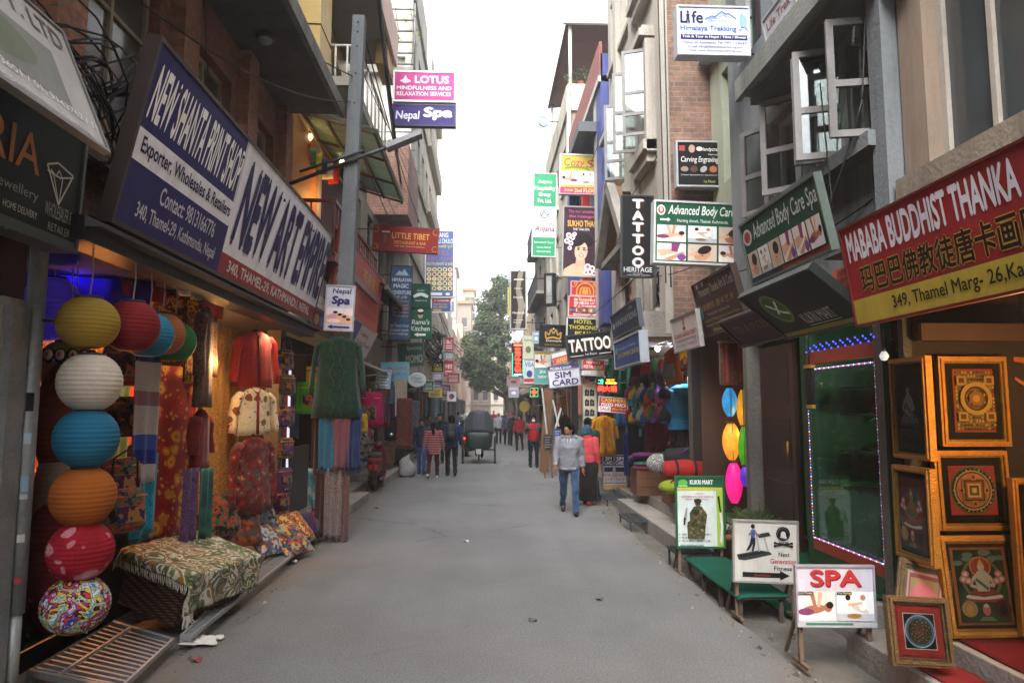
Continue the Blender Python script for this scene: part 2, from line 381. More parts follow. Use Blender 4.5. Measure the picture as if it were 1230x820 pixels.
    def bracket(s, X, n=2, col='#4a4a48', r=.014):
        """steel arms from the near side edge to the wall at x = X"""
        m = surf(col, .5, .3, 8, .1, .6)
        for i in range(n):
            b = MB(); p = s.M @ V((s.w if X > s.TL.x else 0, -s.h * (.12 + .76 * i / max(1, n - 1)), -s.th / 2)); b.tube([p, (X, p.y + .02, p.z)], r, m, 6); b.build('bracket_arm', s.root)
        return s
def blade(label, px0, py0, px1, py1, Y, bgc, frame='#b9bcc0', rot=0, yaw=0, **kw):
    """board facing down the street; pixel box measured on the photo, at distance Y"""
    a = aY(px0, py0, Y); b = aY(px1, py0, Y); c = aY(px0, py1, Y)
    w = (aY(px1, (py0 + py1) / 2, Y) - aY(px0, (py0 + py1) / 2, Y)).length; h = (a - c).length
    ce = (aY((px0 + px1) / 2, (py0 + py1) / 2, Y)); x = V((math.cos(R(rot)) * math.cos(R(yaw)), math.cos(R(rot)) * math.sin(R(yaw)), math.sin(R(rot)))); y = V((-math.sin(R(rot)) * math.cos(R(yaw)), -math.sin(R(rot)) * math.sin(R(yaw)), math.cos(R(rot))))
    return Sign(label, ce - x * w / 2 + y * h / 2, ce + x * w / 2 + y * h / 2, ce - x * w / 2 - y * h / 2, bgc, frame, **kw)
# ================================================================ setting: ground, road, pavements
random.seed(4)
M_asph = surf('#777777', .82, .17, .55, .35, 0, 90, .35)
M_conc = surf('#7f7b75', .88, .3, 1.6, .5, 0, 35, .3, .5)
M_concd = surf('#5a5752', .9, .35, 2.2, .5, 0, 30, .3, .5)
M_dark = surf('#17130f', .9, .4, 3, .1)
M_black = surf('#0b0a09', .8, .3, 3, .05)
M_steel = surf('#6d7073', .45, .35, 5, .15, .6, 30, .5, .35)
M_steeld = surf('#37393b', .5, .35, 6, .2, .7, 40)
M_rust = surf('#5c4030', .8, .5, 9, .3, .2)
M_wood = surf('#5a3a22', .6, .35, 4, .2, 0, 30, .4, 0, (6, 6, .8))
M_woodl = surf('#6a4f36', .65, .3, 4, .2, 0, 30, .4, 0, (6, 6, .8))
M_white = surf('#a9a9a4', .55, .2, 5, .1, 0, 40, .3, .35)
M_gold = surf('#b8842c', .42, .3, 14, .35, .55, 70)
g = MB(); g.quad([(-130, -60, -.13), (130, -60, -.13), (130, 220, -.13), (-130, 220, -.13)], surf('#8a857c', .95, .3, .2, .2)); struct(g, 'ground')
def strip(pts, z, mat, name, th=.12):
    """slab following the street: pts = [(y, xleft, xright)]"""
    b = MB(); n = len(pts); vs = []
    for y, a, c in pts: vs += [(a, y, z), (c, y, z), (a, y, z - th), (c, y, z - th)]
    fs = []
    for i in range(n - 1):
        p, q = 4 * i, 4 * i + 4; fs += [(p, p + 1, q + 1, q), (p + 2, q + 2, q + 3, p + 3), (p, q, q + 2, p + 2), (p + 1, p + 3, q + 3, q + 1)]
    fs += [(0, 2, 3, 1), (4 * n - 4, 4 * n - 3, 4 * n - 1, 4 * n - 2)]
    b.add(vs, fs, mat); return struct(b, name)
rj = lambda a: random.uniform(-a, a)
def road_mat():
    m, t, b = _new('asphalt'); v = _coord(t)
    n1 = _n(t, 'TexNoise', Scale=.55, Detail=8, Roughness=.62); t.links.new(v, n1.inputs['Vector'])
    n2 = _n(t, 'TexNoise', Scale=60, Detail=5, Roughness=.7); t.links.new(v, n2.inputs['Vector'])
    vl = _coord(t, (2.2, .16, 1)); n3 = _n(t, 'TexNoise', Scale=1.1, Detail=5); t.links.new(vl, n3.inputs['Vector'])
    n4 = _n(t, 'TexNoise', Scale=2.6, Detail=9, Roughness=.75); t.links.new(v, n4.inputs['Vector'])
    c = _ramp(t, n1.outputs[0], [(.3, hexc('#575859')), (.5, hexc('#616263')), (.7, hexc('#69696a'))])
    c = _mixc(t, 1, c, _ramp(t, n3.outputs[0], [(.3, (.93, .93, .93)), (.7, (1.06, 1.06, 1.06))]), 'MULTIPLY')
    c = _mixc(t, 1, c, _ramp(t, n2.outputs[0], [(.3, (.5, .5, .5)), (.5, (1, 1, 1)), (.7, (1.45, 1.44, 1.42))]), 'MULTIPLY')
    c = _mixc(t, _ramp(t, n4.outputs[0], [(.62, (0, 0, 0)), (.74, (.4, .4, .4))]), c, hexc('#464646'))     # oil and patch stains
    ed = _n(t, 'SeparateXYZ'); tc = _n(t, 'TexCoord'); t.links.new(tc.outputs['Object'], ed.inputs[0])
    ab = _n(t, 'Math', operation='ABSOLUTE'); t.links.new(ed.outputs[0], ab.inputs[0])
    ad = _n(t, 'Math', operation='ADD'); t.links.new(ab.outputs[0], ad.inputs[0]); sb = _n(t, 'Math', operation='MULTIPLY'); t.links.new(n4.outputs[0], sb.inputs[0]); sb.inputs[1].default_value = .55; t.links.new(sb.outputs[0], ad.inputs[1])
    c = _mixc(t, _edge(t, ad.outputs[0]), c, hexc('#5a544c'))   # dust washed to the edges
    t.links.new(c, b.inputs['Base Color']); b.inputs['Roughness'].default_value = .8; b.inputs['Specular IOR Level'].default_value = .35
    dv = _mixc(t, .3, v, n4.outputs['Color']); vo = _n(t, 'TexVoronoi', Scale=.42, feature='DISTANCE_TO_EDGE'); t.links.new(dv, vo.inputs['Vector'])
    n5 = _n(t, 'TexNoise', Scale=.35, Detail=2); t.links.new(v, n5.inputs['Vector']); cm = _mixc(t, 1, _ramp(t, vo.outputs[0], [(.003, (.5, .5, .5)), (.009, (0, 0, 0))]), _ramp(t, n5.outputs[0], [(.5, (0, 0, 0)), (.58, (1, 1, 1))]), 'MULTIPLY')
    c = _mixc(t, cm, c, hexc('#2c2c2c'))      # fine cracks in places
    t.links.new(c, b.inputs['Base Color'])
    bp = _n(t, 'Bump', Strength=.5, Distance=.012); t.links.new(n2.outputs[0], bp.inputs['Height']); t.links.new(bp.outputs[0], b.inputs['Normal']); return m
def _edge(t, f):
    mr = _n(t, 'MapRange'); mr.inputs['From Min'].default_value = 2.2; mr.inputs['From Max'].default_value = 2.6; mr.inputs['To Max'].default_value = .8; t.links.new(f, mr.inputs['Value']); return mr.outputs[0]
ys = [-8] + [2 + .55 * i for i in range(40)] + [26, 34, 50, 90, 160]
def half(y): return 2.22 if y < 11 else min(2.75, 2.22 + (y - 11) * .13)
strip([(y, -half(y) - .02 + rj(.045) * (y < 25), half(y) + rj(.045) * (y < 25)) for y in ys], 0, road_mat(), 'road')
strip([(-8, -5.5, -2.1), (12, -5.5, -2.1), (30, -5.5, -2.4), (160, -5.5, -2.4)], -.02, M_concd, 'pavement', .1)
strip([(-8, 2.1, 5.5), (12, 2.1, 5.5), (30, 2.4, 5.5), (160, 2.4, 5.5)], -.05, M_concd, 'pavement', .07)
strip([(-8, -6, -3.05), (4.2, -6, -3.05), (6.4, -6, -3.05), (6.5, -6, -2.75), (9.9, -6, -2.72), (10.4, -6, -2.7), (14, -6, -2.75)], .1, M_conc, 'pavement', .14)
strip([(14.2, -6, -2.75), (20, -6, -2.8), (60, -6, -2.9), (160, -6, -2.9)], .12, M_conc, 'pavement', .14)
strip([(13.5, 3.0, 6), (30, 3.0, 6), (160, 3.0, 6)], .1, M_conc, 'pavement', .14)

def facade(b, s, xf, y0, y1, z0, z1, holes, mat, dep=.2):
    """street wall at x = xf with true openings and reveals going away from the street (s = -1 left side, +1 right side)"""
    Y = sorted({y0, y1} | {h[0] for h in holes} | {h[1] for h in holes}); Z = sorted({z0, z1} | {h[2] for h in holes} | {h[3] for h in holes})
    for a, c in zip(Y, Y[1:]):
        for d, e in zip(Z, Z[1:]):
            if any(h[0] <= a and c <= h[1] and h[2] <= d and e <= h[3] for h in holes): continue
            q = [(xf, a, d), (xf, c, d), (xf, c, e), (xf, a, e)]; b.quad(q if s < 0 else q[::-1], mat)
    for ya, yb, za, zb in [h[:4] for h in holes]:
        xb = xf + s * dep
        b.quad([(xf, ya, za), (xb, ya, za), (xb, ya, zb), (xf, ya, zb)], mat); b.quad([(xf, yb, za), (xb, yb, za), (xb, yb, zb), (xf, yb, zb)], mat)
        b.quad([(xf, ya, za), (xf, yb, za), (xb, yb, za), (xb, ya, za)], mat); b.quad([(xf, ya, zb), (xf, yb, zb), (xb, yb, zb), (xb, ya, zb)], mat)
def window(root, s, xf, h, fm, pm, nv=1, nh=1, dep=.14, fw=.055, sill=None, curtain=None):
    ya, yb, za, zb = h[:4]; x0, x1 = sorted((xf + s * (dep - .03), xf + s * (dep + .03))); f = MB()
    f.bx(x0, x1, ya, ya + fw, za, zb, fm); f.bx(x0, x1, yb - fw, yb, za, zb, fm); f.bx(x0, x1, ya + fw, yb - fw, za, za + fw, fm); f.bx(x0, x1, ya + fw, yb - fw, zb - fw, zb, fm)
    for i in range(1, nv + 1): y = ya + (yb - ya) * i / (nv + 1); f.bx(x0 + .004, x1 - .004, y - fw * .4, y + fw * .4, za + fw, zb - fw, fm)
    for i in range(1, nh + 1): z = za + (zb - za) * (.68 if nh == 1 else i / (nh + 1)); f.bx(x0 + .008, x1 - .008, ya + fw, yb - fw, z - fw * .35, z + fw * .35, fm)
    w = f.build('window', root); p = MB(); xp = xf + s * (dep + .004); p.bx(min(xp, xp + s * .008), max(xp, xp + s * .008), ya + fw * .5, yb - fw * .5, za + fw * .5, zb - fw * .5, pm); p.build('pane', w)
    if sill:
        q = MB(); xa, xb = sorted((xf - s * .09, xf + s * dep)); q.bx(xa, xb, ya - .08, yb + .08, za - .09, za + .01, sill); q.build('sill', w)
    if curtain:
        q = MB(); q.sheet(lambda u, v: (xf + s * (dep + .1) + .025 * math.sin(u * 38), ya + .05 + (yb - ya - .1) * u, za + .03 + (zb - za - .06) * v), 40, 2, curtain, .004); q.build('curtain', w)
    return w
PANE = pane_mat()
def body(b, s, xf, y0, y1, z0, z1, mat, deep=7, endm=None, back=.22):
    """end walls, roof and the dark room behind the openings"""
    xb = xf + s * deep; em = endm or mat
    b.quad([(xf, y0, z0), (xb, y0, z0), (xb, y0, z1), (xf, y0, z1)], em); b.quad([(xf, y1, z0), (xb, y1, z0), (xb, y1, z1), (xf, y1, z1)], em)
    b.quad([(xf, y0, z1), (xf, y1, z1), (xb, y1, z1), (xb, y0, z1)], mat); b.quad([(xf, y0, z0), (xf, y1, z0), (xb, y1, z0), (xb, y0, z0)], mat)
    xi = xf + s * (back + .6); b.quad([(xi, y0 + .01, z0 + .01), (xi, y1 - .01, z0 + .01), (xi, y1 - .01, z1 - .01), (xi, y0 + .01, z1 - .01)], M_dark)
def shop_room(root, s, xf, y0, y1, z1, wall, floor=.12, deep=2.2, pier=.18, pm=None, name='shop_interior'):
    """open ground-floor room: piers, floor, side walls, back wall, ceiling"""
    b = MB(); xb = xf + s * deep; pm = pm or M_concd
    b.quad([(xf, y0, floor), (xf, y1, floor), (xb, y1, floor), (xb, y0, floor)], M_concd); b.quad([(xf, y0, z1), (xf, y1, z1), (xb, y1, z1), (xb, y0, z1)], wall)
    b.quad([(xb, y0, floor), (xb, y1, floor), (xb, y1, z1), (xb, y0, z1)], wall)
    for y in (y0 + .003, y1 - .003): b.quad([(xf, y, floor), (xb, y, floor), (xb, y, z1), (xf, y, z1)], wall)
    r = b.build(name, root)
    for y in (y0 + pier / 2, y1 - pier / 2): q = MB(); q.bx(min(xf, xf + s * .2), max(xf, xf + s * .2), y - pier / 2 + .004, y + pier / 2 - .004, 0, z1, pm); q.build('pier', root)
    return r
def building(name, label, s, xf, y0, y1, z0, z1, mat, holes=(), fm=None, sill=None, nv=1, nh=1, deep=7, endm=None, panes=None, curtain=None, room=None, cat='building', group=None):
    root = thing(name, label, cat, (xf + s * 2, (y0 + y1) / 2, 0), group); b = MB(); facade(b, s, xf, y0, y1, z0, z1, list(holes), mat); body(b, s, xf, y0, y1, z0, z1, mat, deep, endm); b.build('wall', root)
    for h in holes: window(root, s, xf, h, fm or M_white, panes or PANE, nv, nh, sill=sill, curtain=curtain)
    if room: shop_room(root, s, xf, y0, y1, z0, room)
    return root
def rows(y0, y1, n, zs, w, h): 
    st = (y1 - y0) / n; return [(y0 + st * (i + .5) - w / 2, y0 + st * (i + .5) + w / 2, z, z + h) for z in zs for i in range(n)]

# ================================================================ left side, near to far
# --- brick building over the jeweller and the textile shop
B1 = brick('#93604a', '#7f503c', '#6b6058'); B1d = brick('#a36e54', '#8a5c46', '#7a6e64')
hl0 = [(3.0, 4.35, 4.05, 5.75), (5.05, 6.25, 4.05, 5.75), (6.95, 8.05, 4.05, 5.75), (8.7, 9.7, 4.05, 5.75)]
LB0 = building('brick_building', 'dark red brick building above the textile shop', -1, -3.05, -7, 10.3, 3.0, 12.5, B1, hl0 + rows(-6.5, 10, 6, [7.2, 9.8], 1.1, 1.6), surf('#8f8878', .6, .25, 4), None, 1, 1, deep=8, panes=pane_mat('#4a4d48', .15))
b = MB()
for y in (2.6, 4.7, 6.6, 8.4, 10.0): b.bx(-3.05, -2.9, y - .17, y + .17, 3.3, 6.28, B1d)
for k, (ya, yb, za, zb) in enumerate(hl0): b.bx(-3.05, -2.93, ya - .02 if k else ya, yb, 3.72, 4.05, B1d)
b.build('brick_pier', LB0)
b = MB(); b.bx(-3.2, -2.16, -7, 10.12, 6.3, 6.42, surf('#4b4a47', .9, .3, 2.5, .5, 0, 30, .3, .6)); b.bx(-2.2, -2.13, -7, 10.16, 6.26, 6.47, surf('#6d6b66', .85, .3, 3, .4, 0, 30, .3, .8)); b.build('canopy_slab', LB0)
b = MB(); b.lathe([(.10, 6.3), (.12, 6.27), (.12, 6.25), (.02, 6.22), (.0, 6.22)][::-1], M_steeld, 16, MX.Translation((-2.62, 7.9, 0))); b.ball((-2.62, 7.9, 6.23), .085, .085, .05, surf('#8d8d88', .3, .1), 12); b.build('ceiling_light', LB0)
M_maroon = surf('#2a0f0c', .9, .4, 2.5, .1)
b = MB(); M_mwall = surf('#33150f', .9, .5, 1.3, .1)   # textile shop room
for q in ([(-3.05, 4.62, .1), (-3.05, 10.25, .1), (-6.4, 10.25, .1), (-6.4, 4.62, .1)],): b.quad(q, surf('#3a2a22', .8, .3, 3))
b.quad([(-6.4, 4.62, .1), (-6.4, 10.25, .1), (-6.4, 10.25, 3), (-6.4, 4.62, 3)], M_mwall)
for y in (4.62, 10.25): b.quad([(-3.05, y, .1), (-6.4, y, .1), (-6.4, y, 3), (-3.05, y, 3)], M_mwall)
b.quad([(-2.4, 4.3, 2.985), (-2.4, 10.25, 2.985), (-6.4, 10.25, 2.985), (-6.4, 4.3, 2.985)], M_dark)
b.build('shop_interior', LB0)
b = MB(); b.bx(-3.15, -2.95, 10.06, 10.3, 0, 3, M_concd); b.bx(-2.72, -2.5, 4.3, 10.2, 2.9, 3.06, M_steeld); b.build('pier', LB0)
# jeweller's shutter and post
b = MB()
for i in range(36): b.bx(-3.2, -3.165 - .015 * (i % 2), 1.0, 4.34, .1 + .083 * i, .1 + .083 * i + .081, surf('#94979a', .5, .25, 4, .1, .4, 30, .4, .5))
b.build('roller_shutter', LB0)
pr = MB(); MP = surf('#a3a7a8', .5, .3, 5, .2, .35, 30, .4, .6)
pr.bx(-3.22, -3.0, 4.36, 4.56, 0, 2.55, MP); pr.bx(-3.0, -2.95, 4.38, 4.54, 0, 2.5, surf('#8a8e90', .5, .3, 5, .2, .35)); pr.tube([(-2.97, 4.62, .55), (-2.97, 4.62, 2.95)], .055, MP, 14); pr.tube([(-2.97, 4.62, 0), (-2.97, 4.62, .55)], .042, MP, 14)
pr.build('shutter_post', LB0)
b = MB()
for z, c, w, h in ((1.95, '#15181a', .1, .12), (1.69, '#bcd2e2', .045, .07), (1.32, '#c9ced4', .07, .05), (1.42, '#99b4cc', .04, .12), (1.05, '#d5d5d0', .05, .05), (.78, '#b03838', .06, .035)):
    for k in range(2):
        q = [(-2.97 + .057 * math.cos(R(a)), 4.62 + .057 * math.sin(R(a))) for a in (-75 + 22 * k, -53 + 22 * k)]; b.quad([(*q[0], z - h), (*q[1], z - h), (*q[1], z), (*q[0], z)], ink(c))
b.lathe([(.0, 0), (.062, 0), (.062, .003), (0, .003)], ink('#2b86b8'), 20, MX.Translation((-3.09, 4.357, 1.0)) @ MX.Rotation(R(90), 4, 'X')); b.lathe([(.0, 0), (.04, 0), (.04, .005), (0, .005)], ink('#16222c'), 20, MX.Translation((-3.09, 4.357, 1.0)) @ MX.Rotation(R(90), 4, 'X'))
b.build('sticker', LB0)
# --- yellow panelled building with balcony
M_yel = surf('#b59a5a', .5, .14, 1.2, .1, 0, 30, .4, .35); M_yeld = surf('#8f7742', .6, .2, 2, .1)
LB1 = building('yellow_building', 'ochre panelled building with recessed balcony behind the concrete pole', -1, -3.15, 10.35, 15.0, 3.0, 13.5, M_yel, [(11.6, 13.2, 7.2, 9.35), (13.6, 14.6, 7.2, 9.2)] + rows(10.6, 14.8, 2, [10.6], 1.2, 1.4), surf('#c9c6bd', .5, .1, 5), room=M_maroon, deep=6, panes=pane_mat('#5f7473', .08))
b = MB()
b.bx(-3.13, -2.62, 10.5, 11.25, 6.9, 13.5, M_yel)
for z in (7.05, 7.95, 8.85, 9.75): b.bx(-3.14, -2.61, 10.49, 11.26, z, z + .018, M_dark)
b.bx(-3.13, -2.0, 11.3, 14.9, 9.6, 9.83, surf('#6a6252', .7, .2, 2)); b.bx(-2.04, -1.98, 10.6, 14.95, 9.55, 10.4, surf('#b09488', .6, .2, 2, .2, 0, 30, .3, .6)); b.bx(-2.3, -2.05, 13.9, 14.9, 9.1, 9.6, M_yeld)
b.bx(-3.13, -2.1, 10.6, 14.95, 7.0, 7.15, surf('#8d8a80', .8, .25, 2, .4, 0, 30, .3, .6)); b.build('balcony', LB1)
b = MB()
for k in range(8): y = 11.3 + k * .45; b.tube([(-2.15, y, 7.15), (-2.15, y, 8.05)], .018, M_white, 6)
for k in range(5): x = -2.95 + k * .2; b.tube([(x, 11.3, 7.15), (x, 11.3, 8.05)], .018, M_white, 6)
for z in (8.05, 7.27): b.tube([(-2.95, 11.3, z), (-2.15, 11.3, z), (-2.15, 14.6, z)], .022, M_white, 6)
b.build('railing', LB1)
# the sheet awning and its frame
b = MB(); CG = corrug('#a5bcae')
b.sheet(lambda u, v: (-3.05 + 1.3 * v, 10.9 + 3.9 * u, 6.78 - .38 * v + .012 * math.sin(u * 120)), 60, 3, CG, .01)
ob = b.build('sheet_awning', LB1)
b = MB()
for y in (10.95, 12.2, 13.5, 14.7): b.bar((-3.05, y, 6.72), (-1.78, y, 6.34), .04, .04, M_rust)
for k in range(4): x = -3.0 + .4 * k; b.bar((x, 10.9, 6.7 - .117 * k), (x, 14.8, 6.7 - .117 * k), .04, .04, M_rust)
b.build('awning_frame', ob)
# cafe terrace under the awning: orange lit wall, maroon railing
b = MB(); b.bx(-3.12, -3.02, 10.5, 12.2, 4.2, 6.6, surf('#9a6a38', .6, .25, 2)); b.bx(-3.12, -3.0, 12.25, 12.45, 4.2, 6.6, M_white); b.bx(-3.12, -3.0, 12.5, 14.8, 4.2, 6.6, surf('#3a1714', .7, .2, 3)); b.build('terrace_wall', LB1)
MR = surf('#5d1b1a', .45, .25, 4, .1)
b = MB()
for k in range(18): y = 10.6 + k * .25; b.bar((-2.35, y, 4.25), (-2.35, y, 5.1), .022, .022, MR)
for z in (4.27, 4.7, 5.1): b.bar((-2.35, 10.6, z), (-2.35, 14.95, z), .05, .05, MR)
for k in range(5): b.bar((-3.05 + k * .17, 10.6, 4.25), (-3.05 + k * .17, 10.6, 5.1), .022, .022, MR)
b.bar((-3.1, 10.6, 5.1), (-2.35, 10.6, 5.1), .05, .05, MR); b.bx(-3.1, -2.3, 10.55, 15, 4.12, 4.22, MR); b.build('terrace_railing', LB1)
# --- low arched shop and raw brick upper floor
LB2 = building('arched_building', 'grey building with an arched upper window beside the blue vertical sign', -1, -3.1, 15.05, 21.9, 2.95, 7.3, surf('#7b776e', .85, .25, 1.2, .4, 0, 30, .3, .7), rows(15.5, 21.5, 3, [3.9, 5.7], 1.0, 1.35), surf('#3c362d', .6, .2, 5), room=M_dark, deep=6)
b = MB()
for k in range(3):
    yc = 16.5 + k * 2.0
    for i in range(10):
        a0, a1 = math.pi * i / 10, math.pi * (i + 1) / 10
        b.bar((-3.06, yc + .75 * math.cos(a0), 5.25 + .42 * math.sin(a0)), (-3.06, yc + .75 * math.cos(a1), 5.25 + .42 * math.sin(a1)), .12, .12, surf('#96918a', .8, .2, 3))
b.build('arch_moulding', LB2)
b = MB(); b.bx(-3.3, -2.15, 19.0, 21.85, 7.3, 9.4, brick('#8c6153', '#7b574b', '#8a8078', .24, .085)); b.build('raw_brick_wall', LB2)
b = MB(); b.sheet(lambda u, v: (-3.1 + .95 * v, 15.2 + 6 * u, 5.1 - .55 * v), 10, 2, surf('#2b2a28', .8, .3, 3), .02); b.bx(-2.2, -2.12, 15.1, 21.3, 4.48, 4.56, M_steel); b.build('black_awning', LB2)
# --- tall grey concrete building whose end wall faces up the street
M_cg = surf('#9a978f', .85, .22, .8, .4, 0, 25, .3, .8)
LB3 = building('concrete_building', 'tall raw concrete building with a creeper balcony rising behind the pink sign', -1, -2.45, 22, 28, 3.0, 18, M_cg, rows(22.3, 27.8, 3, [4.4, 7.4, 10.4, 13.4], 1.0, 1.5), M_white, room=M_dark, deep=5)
b = MB()
for z in (4.0, 6.9, 9.9, 12.9, 15.9): b.bx(-7, -2.36, 21.75, 28.05, z, z + .2, surf('#8b8880', .85, .2, 2, .4, 0, 30, .3, .8)); b.bx(-2.9, -2.42, 21.85, 22, z - 2.4, z, surf('#b4b1a8', .85, .2, 2, .3, 0, 30, .3, .7))
b.bx(-4.2, -2.7, 21.9, 21.99, 7.4, 9.6, M_dark); b.bx(-3.5, -3.35, 21.85, 21.99, 7.1, 9.8, M_white); b.bx(-2.62, -2.4, 21.8, 22.1, 3, 18.5, surf('#a7a49b', .85, .2, 2, .3, 0, 30, .3, .9)); b.build('concrete_frame', LB3)
b = MB()
for k in range(6): b.tube([(-4.6, 21.6, 13.1 + k * .38), (-2.3, 21.6, 13.1 + k * .38)], .03, M_steel, 6)
for x in (-4.6, -3.9, -3.1, -2.3): b.tube([(x, 21.6, 12.9), (x, 21.6, 15.2)], .03, M_steel, 6)
b.build('railing', LB3)
b = MB()
for z in (9.95, 7.0):
    for k in range(3): b.tube([(-4.6, 21.5, z + .2 + k * .3), (-2.2, 21.5, z + .2 + k * .3)], .025, M_steel, 6)
b.build('railing', LB3)
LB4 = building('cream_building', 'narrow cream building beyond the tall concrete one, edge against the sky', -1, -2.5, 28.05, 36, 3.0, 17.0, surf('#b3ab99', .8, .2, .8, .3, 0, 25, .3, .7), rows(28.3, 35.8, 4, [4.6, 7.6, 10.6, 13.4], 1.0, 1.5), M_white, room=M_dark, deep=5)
b = MB()
for z in (4.2, 7.2, 10.2, 13.1, 16.2): b.bx(-2.5, -2.25, 28.6, 35.6, z, z + .15, surf('#a69f90', .8, .2, 2)); b.bx(-2.29, -2.23, 28.6, 35.6, z + .15, z + .8, surf('#8e897f', .8, .2, 2))
b.build('balcony', LB4)
# --- far left row
fr = random.Random(11)
for i, (y0, y1, z1, c, xf) in enumerate([(36.1, 43, 9.2, '#a39b90', -2.7), (43.1, 51, 8.2, '#94867a', -2.6), (51.1, 60, 9.6, '#b0a79c', -2.7), (60.1, 72, 8.8, '#9c7a68', -2.6), (72.1, 86, 10.6, '#b8ac98', -2.8), (86.1, 104, 12.5, '#a98a78', -2.6)]):
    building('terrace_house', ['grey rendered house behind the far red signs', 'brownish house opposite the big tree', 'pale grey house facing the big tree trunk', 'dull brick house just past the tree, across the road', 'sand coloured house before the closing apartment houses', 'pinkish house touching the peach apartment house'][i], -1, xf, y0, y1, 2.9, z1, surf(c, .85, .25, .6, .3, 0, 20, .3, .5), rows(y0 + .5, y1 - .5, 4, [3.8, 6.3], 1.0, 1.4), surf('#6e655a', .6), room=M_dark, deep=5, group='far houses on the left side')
for i, (x0, x1, y, z1, c, lab) in enumerate([(-8, -2.0, 112, 19, '#85766a', 'peach apartment house closing the street at its far end'), (-2.0, 1.2, 118, 13.5, '#7d665c', 'brick house closing the far end of the street'), (1.3, 9, 115, 11, '#a79c8c', 'grey house behind the tree at the far end'), (-6.5, -3.9, 95, 21.5, '#a8a6a2', 'tall pale tower house far behind the red signs'), (-3.6, -1.7, 128, 24, '#94806a', 'orange roofed apartment house behind the brick one')]):
    rt = thing('apartment_house', lab, 'building', ((x0 + x1) / 2, y, 0)); b = MB(); mt = surf(c, .85, .2, .4, .2, 0, 20, .3, .4); b.bx(x0, x1, y, y + 8, 0, z1, mt); b.build('wall', rt)
    w = MB(); q = MB()
    for k in range(int((z1 - 3) / 3)):
        n = max(2, int((x1 - x0) / 1.6))
        for j in range(n):
            xa = x0 + (x1 - x0) * (j + .25) / n; w.bx(xa, xa + .8, y - .03, y + .01, 3.2 + 3 * k, 4.7 + 3 * k, PANE); q.bx(xa - .1, xa + .9, y - .12, y, 3.05 + 3 * k, 3.17 + 3 * k, M_white)
        q.bx(x0, x1, y - .25, y, 2.4 + 3 * k, 2.55 + 3 * k, surf('#8d8175', .8))
    q.build('ledge', rt); w.build('window', rt)
    b = MB(); b.bx(x0 - .3, x1 + .3, y - .4, y + 8.3, z1, z1 + .5, surf('#94683f' if i in (0, 4) else '#8d8578', .8)); b.build('roof', rt)
# ================================================================ right side, near to far
M_bei = surf('#847567', .88, .18, 1.0, .1, 0, 90, .3, .7)
RB0 = building('beige_building', 'beige plastered building over the red thangka shop board', 1, 3.1, -7, 4.75, 3.0, 11, M_bei, [(1.2, 2.7, 3.55, 5.4), (3.05, 4.48, 3.55, 5.4)] + rows(-6.5, 4.9, 4, [6.4, 8.8], 1.2, 1.5), surf('#a29b92', .5, .15, 5), None, 2, 1, deep=7, panes=pane_mat('#3c4144', .08))
b = MB(); b.bx(3.0, 3.1, -7, 4.72, 3.3, 3.5, surf('#857a6c', .8, .25, 2, .3, 0, 30, .3, .7)); b.bx(2.97, 3.1, 4.5, 4.71, 4.95, 5.1, surf('#9b9385', .8, .25, 2)); b.bx(2.9, 3.1, -7, 4.7, 5.7, 5.85, surf('#9b9385', .8, .25, 2)); b.build('ledge', RB0)
b = MB(); M_tw = surf('#2a1b12', .8, .3, 2)
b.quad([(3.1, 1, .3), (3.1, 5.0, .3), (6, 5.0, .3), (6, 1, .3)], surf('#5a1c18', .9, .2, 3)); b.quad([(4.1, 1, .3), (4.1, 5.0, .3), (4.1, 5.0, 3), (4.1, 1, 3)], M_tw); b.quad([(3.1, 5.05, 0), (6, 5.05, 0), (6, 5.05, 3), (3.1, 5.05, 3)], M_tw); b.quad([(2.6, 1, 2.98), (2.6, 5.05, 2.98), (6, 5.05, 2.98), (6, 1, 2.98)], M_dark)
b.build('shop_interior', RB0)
# --- grey-blue building with open casements
M_gb = surf('#6a6f72', .8, .22, 1.0, .3, 0, 30, .3, .7)
hw = [(4.98, 5.42, 3.97, 4.92), (5.47, 6.28, 3.97, 4.92), (6.33, 7.05, 3.97, 4.92)]
RB1 = building('slate_building', 'slate blue painted building with open white casement windows', 1, 3.1, 4.78, 8.2, 2.9, 10.5, M_gb, hw + rows(5.0, 8, 3, [6.0, 8.2], .7, 1.3), M_white, None, 0, 0, deep=6, panes=clear_glass(.06), curtain=fab(['#4a1024', '#5d1630'], 'plain', 5))
b = MB(); b.bx(2.7, 3.1, 4.74, 6.82, 5.12, 5.3, surf('#70736f', .85, .25, 2, .4, 0, 30, .3, .8)); b.bx(2.8, 3.1, 4.74, 6.8, 5.02, 5.12, surf('#5a5d5b', .85, .25, 2)); b.bx(2.66, 2.72, 4.72, 6.86, 5.08, 5.3, surf('#7b7e7a', .85, .25, 2, .3, 0, 30, .3, .8)); b.bx(2.92, 3.1, 4.9, 7.3, 3.84, 3.96, M_gb); b.bx(2.98, 3.1, 4.77, 4.95, 3.0, 5.02, M_gb); b.build('cornice', RB1)
M_cas = surf('#716f6e', .55, .2, 6, .15, 0, 40, .3, .6)
